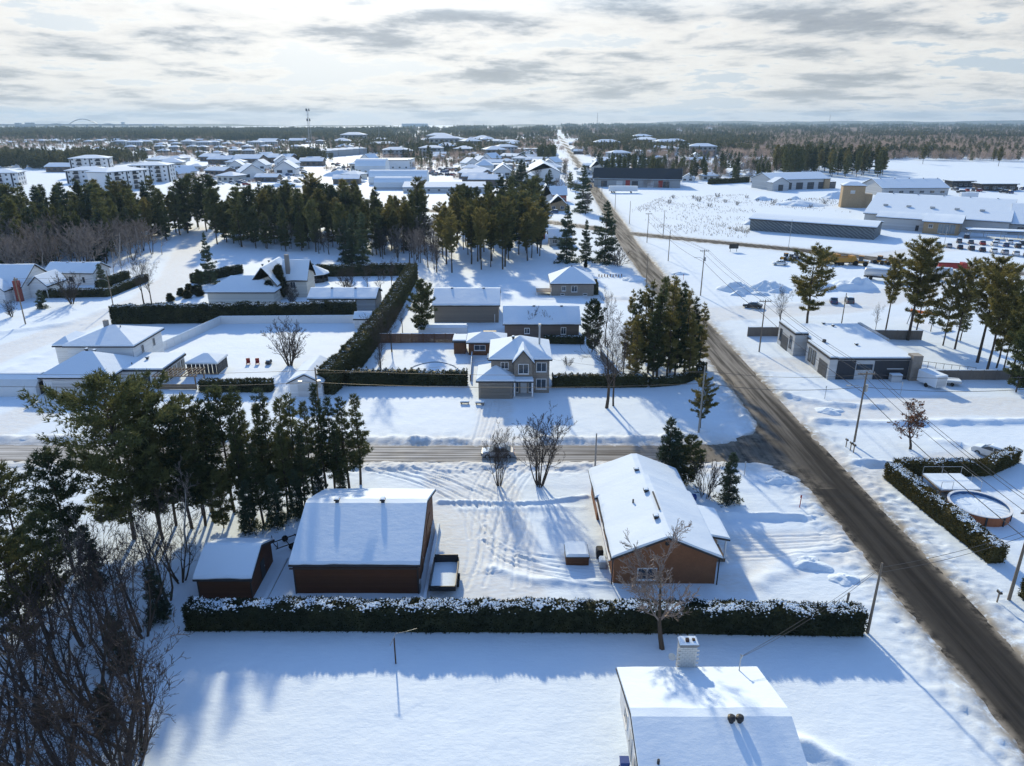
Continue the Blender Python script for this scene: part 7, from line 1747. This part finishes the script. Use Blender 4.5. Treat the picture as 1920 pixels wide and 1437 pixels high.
wood([(-24, 290), (8, 290), (20, 330), (-24, 340)], 16, 4.5, 'dark pine at the back of the tall grove', 'back pines of the tall grove', ['wood_1', 'wood_0'], (15, 20), seed=7)
for (u, v, tv, k) in ((680, 498, 400, 'wood_4'), (660, 495, 402, 'wood_4'), (650, 490, 410, 'tall_spruce'), (760, 470, 432, 'wood_4')): tpx(k, 'fir_tree', 'dark fir at the clearing behind the rear hedge', u, v, tv, 'firs at the clearing', sx=1.1)
tpx('tall_pine', 'pine_tree', 'tall crooked pine standing above the middle wood', 590, 440, 328, sx=1.2); tpx('tall_pine', 'pine_tree', 'slim tall pine rising from the middle wood', 788, 445, 335, sx=1.0)
wood([G(1450, 335), G(1655, 332), G(1655, 318), G(1500, 312), G(1450, 318)], 85, 6, 'pine in the grove above the depot garage', 'pines of the depot grove', ['wood_0', 'wood_1', 'wood_3', 'wood_2'], (16, 23), 'grove_pine', seed=8)
for (u, v, tv) in ((1730, 308, 274), (1872, 312, 275), (1862, 303, 280)): tpx('wood_2', 'pine_tree', 'lone pine standing out on the far white field', u, v, tv, 'lone pines on the far field', sx=1.1)
wood([G(1120, 320), G(1210, 312), G(1260, 322), G(1230, 338), G(1130, 335)], 40, 7, 'dark pine among the far houses right of the road', 'pines among the far houses', ['wood_0', 'wood_1', 'wood_4'], (11, 16), 'garden_pine', seed=9)
wood([G(1250, 345), G(1440, 345), G(1450, 322), G(1240, 318)], 70, 8, 'tree among the far bungalows before the grove', 'trees among the far bungalows', ['wood_0', 'mid_bare', 'mid_bare', 'wood_3', 'wood_1'], (9, 15), 'garden_tree', seed=10)
wood([G(960, 380), G(1090, 372), G(1060, 320), G(975, 325)], 34, 8, 'leafless tree in the yards beyond the crossing', 'leafless trees beyond the crossing', ['mid_bare', 'wood_1', 'mid_bare'], (8, 13), 'bare_tree', seed=11)
wood([G(1010, 305), G(1040, 305), G(1040, 298), G(1008, 298)], 26, 7, 'dark pine in the square clump beside the straight road', 'pines of the square clump', ['wood_1', 'wood_0'], (14, 18), seed=12)
for (u, v) in ((1300, 372), (1310, 378), (1345, 370), (1360, 380), (1400, 372), (1382, 385), (1255, 382), (1262, 372), (1450, 383), (1480, 380), (1420, 378), (1330, 388), (1520, 390), (1545, 384)): tpx('shrub', 'bare_shrub', 'leafless scrub bush out on the rough field', u, v, v - R.uniform(6, 12), 'scrub on the rough field', 'shrub', 1.0)
# small field stuff: dry weeds on the rough field and verge
rng = np.random.default_rng(77); pts = []
for poly, n in (([G(1180, 395), G(1240, 435), G(1400, 448), G(1420, 395), G(1400, 365), G(1240, 370)], 1300), ([G(1420, 390), G(1600, 400), G(1560, 372), G(1430, 372)], 500), ([G(1330, 420), G(1405, 440), G(1405, 420)], 150)):
    xs_, ys_ = [p[0] for p in poly], [p[1] for p in poly]; c = 0
    while c < n:
        x, y = rng.uniform(min(xs_), max(xs_)), rng.uniform(min(ys_), max(ys_))
        if inside(x, y, poly) and vnoise(np.array(x / 14), np.array(y / 14), 5) > rng.uniform(.2, .8): pts.append((x, y, -.05)); c += 1
V, Fq = blades(rng, np.array(pts), np.zeros((len(pts), 3)), 4, .8, .10, 1.2, .35)
o = link('dry_weeds', np_mesh('dry_weeds', V, [Fq], 'weed')); o['kind'] = 'stuff'; tag(o, 'dry weeds poking through the snow of the rough field', 'weeds')

# ------------------------------------------------------------------ far woods (one mass, not countable)
pc = bpy.data.collections.new('far_wood_patches')
def patch(kind, seed, n=16, size=34):
    rng = np.random.default_rng(seed); VV, FF, MM, off = [], [], [], 0
    for k in range(n):
        x, y = rng.uniform(-size / 2, size / 2, 2); conif = rng.random() < kind
        if conif:
            (tv, tf), (v, f) = conifer(int(seed * 100 + k), rng.uniform(10, 15), .15, rng.uniform(2.0, 2.9), rng.choice(['pine', 'jack', 'red', 'spruce']), .30, 1.7, .75, 2, 9, 4, .35, .1, 0, False)
        else:
            H_ = rng.uniform(8, 12.5); m_ = 110
            a = rng.uniform(0, 6.28, m_); rr = rng.uniform(0, 1, m_) ** .6 * H_ * .24; z = H_ * rng.uniform(.22, .95, m_) * (1 - .25 * (rr / (H_ * .24)))
            c = np.column_stack([rr * np.cos(a), rr * np.sin(a), z]); v, f = blades(rng, c, np.column_stack([np.cos(a), np.sin(a), np.zeros(m_)]) * .5, 1, 2.3, .22, .9, .3); f = [f]
        VV.append(v + np.array([x, y, 0])); FF.append(f[0] + off); MM.append(np.full(len(f[0]), 0 if conif else 1)); off += len(v)
    me = np_mesh('far_patch', np.concatenate(VV), FF, ['far_pine', 'far_bare'])
    me.polygons.foreach_set('material_index', np.concatenate(MM).astype(np.int32))
    o = bpy.data.objects.new('far_patch_%02d' % seed, me); pc.objects.link(o)
for k in range(3): patch(1.0, 10 + k)       # 0-2 conifer
for k in range(3): patch(.35, 20 + k)       # 3-5 mixed
for k in range(3): patch(.06, 30 + k)       # 6-8 leafless
def proj(x, y):
    d = y * _c + CAM_H * _s; up = y * _s - CAM_H * _c
    return 960 + F_PX * x / d, 718.5 - F_PX * up / d
ng = bpy.data.node_groups.new('scatter_patches', 'GeometryNodeTree')
ng.interface.new_socket('Geometry', in_out='INPUT', socket_type='NodeSocketGeometry'); ng.interface.new_socket('Geometry', in_out='OUTPUT', socket_type='NodeSocketGeometry')
gi, go = ng.nodes.new('NodeGroupInput'), ng.nodes.new('NodeGroupOutput')
iop, ci = ng.nodes.new('GeometryNodeInstanceOnPoints'), ng.nodes.new('GeometryNodeCollectionInfo')
ci.inputs['Collection'].default_value = pc; ci.inputs['Separate Children'].default_value = True; ci.inputs['Reset Children'].default_value = True
iop.inputs['Pick Instance'].default_value = True
def nattr(nm, t):
    a = ng.nodes.new('GeometryNodeInputNamedAttribute'); a.data_type = t; a.inputs['Name'].default_value = nm; return a.outputs[0]
cb = ng.nodes.new('ShaderNodeCombineXYZ'); ng.links.new(nattr('rot', 'FLOAT'), cb.inputs[2])
ng.links.new(gi.outputs[0], iop.inputs['Points']); ng.links.new(ci.outputs[0], iop.inputs['Instance']); ng.links.new(nattr('idx', 'INT'), iop.inputs['Instance Index'])
ng.links.new(cb.outputs[0], iop.inputs['Rotation']); ng.links.new(nattr('sc', 'FLOAT'), iop.inputs['Scale']); ng.links.new(iop.outputs[0], go.inputs[0])
def far_wood(name, label, zones, seed):
    rr = random.Random(seed); P, I, Sc, Ro = [], [], [], []
    for poly, sp, sc, mix, keep in zones:
        W = [G(u, v) for u, v in poly]
        x0, x1 = min(p[0] for p in W), max(p[0] for p in W); y0, y1 = min(p[1] for p in W), max(p[1] for p in W)
        y = y0
        while y < y1:
            s = sp * max(1, y / 1800)
            x = x0
            while x < x1:
                xx, yy = x + rr.uniform(-.5, .5) * s, y + rr.uniform(-.5, .5) * s
                u, v = proj(xx, yy)
                if -80 < u < 2000 and inside(u, v, poly) and rr.random() < keep and float(vnoise(np.array(xx / 190), np.array(yy / 190), seed)) + rr.uniform(-.25, .25) > (.5 - keep * .5) and polydist(np.array([xx]), np.array([yy]), MAIN)[0] > 24:
                    P.append((xx, yy, -.3)); I.append(rr.choice(mix)); Sc.append(sc * rr.uniform(.8, 1.15) * max(1, (y / 1800) ** .5)); Ro.append(rr.uniform(0, 6.28))
                x += s
            y += s
    me = bpy.data.meshes.new(name); me.from_pydata(P, [], [])
    for nm, t, dat in (('idx', 'INT', I), ('sc', 'FLOAT', Sc), ('rot', 'FLOAT', Ro)):
        a = me.attributes.new(nm, t, 'POINT'); a.data.foreach_set('value', dat)
    o = link(name, me); md = o.modifiers.new('scatter', 'NODES'); md.node_group = ng
    o['kind'] = 'stuff'; tag(o, label, 'woodland')
    return len(P)
CN, MX, BR = (0, 1, 2), (3, 4, 5), (6, 7, 8)
far_wood('far_conifer_wood', 'dark far-off conifer woodland in belts behind the suburb', [
    ([(-60, 262), (730, 266), (730, 247), (-60, 247)], 27, 1.05, CN + CN + MX, .97), ([(-60, 316), (160, 316), (260, 308), (250, 299), (-60, 300)], 22, .95, CN, .95),
    ([(545, 306), (607, 304), (607, 294), (545, 296)], 20, .9, CN, .9), ([(752, 294), (886, 292), (886, 286), (752, 288)], 22, 1.0, CN, .97), ([(1090, 290), (1420, 292), (1440, 262), (1100, 262)], 30, 1.0, CN + MX, .65),
    ([(1420, 296), (1930, 304), (1930, 292), (1420, 286)], 28, 1.0, CN + BR + BR, .6), ([(700, 262), (1040, 262), (1040, 243), (700, 244)], 40, 1.1, CN + MX, .55), ([(1380, 262), (1930, 266), (1930, 238), (1380, 238)], 34, 1.15, CN + MX + BR + BR, .62), ([(1060, 262), (1400, 262), (1400, 238), (1060, 238)], 36, 1.15, CN + MX + BR, .6)], 5)
far_wood('far_leafless_wood', 'far-off leafless brown woodland mass below the hills', [
    ([(1400, 300), (1930, 303), (1930, 256), (1400, 256)], 21, 1.0, BR, .78), ([(1090, 300), (1400, 300), (1400, 266), (1090, 266)], 26, 1.0, BR + MX, .7), ([(630, 290), (770, 288), (770, 264), (630, 264)], 22, 1.0, BR + MX, .95), ([(740, 300), (1020, 300), (1020, 266), (740, 266)], 32, .9, BR + MX, .55),
    ([(-60, 302), (600, 300), (600, 262), (-60, 262)], 34, .6, BR + MX, .55), ([(130, 316), (420, 312), (420, 300), (130, 302)], 30, .6, BR, .6), ([(750, 318), (960, 318), (960, 300), (750, 302)], 30, .6, BR + MX, .6), ([(1240, 335), (1450, 335), (1450, 300), (1240, 300)], 30, .7, BR + MX, .55), ([(380, 352), (600, 340), (600, 312), (380, 312)], 26, .3, BR, .55), ([(270, 345), (385, 345), (385, 312), (270, 312)], 22, .55, BR + MX, .5), ([(610, 345), (960, 335), (960, 302), (610, 306)], 30, .4, BR + MX, .45), ([(960, 350), (1060, 350), (1050, 300), (960, 300)], 26, .6, BR + MX, .6), ([(690, 302), (960, 300), (960, 262), (690, 264)], 30, .8, BR + BR + MX, .75), ([(960, 302), (1090, 302), (1070, 256), (960, 256)], 34, .8, BR + MX, .65), ([(1100, 352), (1240, 352), (1240, 300), (1080, 300)], 28, .6, BR + MX, .5)], 9)

# ------------------------------------------------------------------ haze in the air
hb = MB().box(-11200, 11200, -1200, 11200, -4, 165).build('haze', [])
m = bpy.data.materials.new('haze'); m.use_nodes = True; m.node_tree.nodes.clear()
pv = m.node_tree.nodes.new('ShaderNodeVolumePrincipled'); pv.inputs['Color'].default_value = (.46, .70, 1.0, 1); pv.inputs['Density'].default_value = .00008; pv.inputs['Anisotropy'].default_value = .2
mo = m.node_tree.nodes.new('ShaderNodeOutputMaterial'); m.node_tree.links.new(pv.outputs[0], mo.inputs['Volume'])
hb.data.materials.append(m); hb['kind'] = 'stuff'; tag(hb, 'thin bluish winter haze over the whole landscape', 'haze')
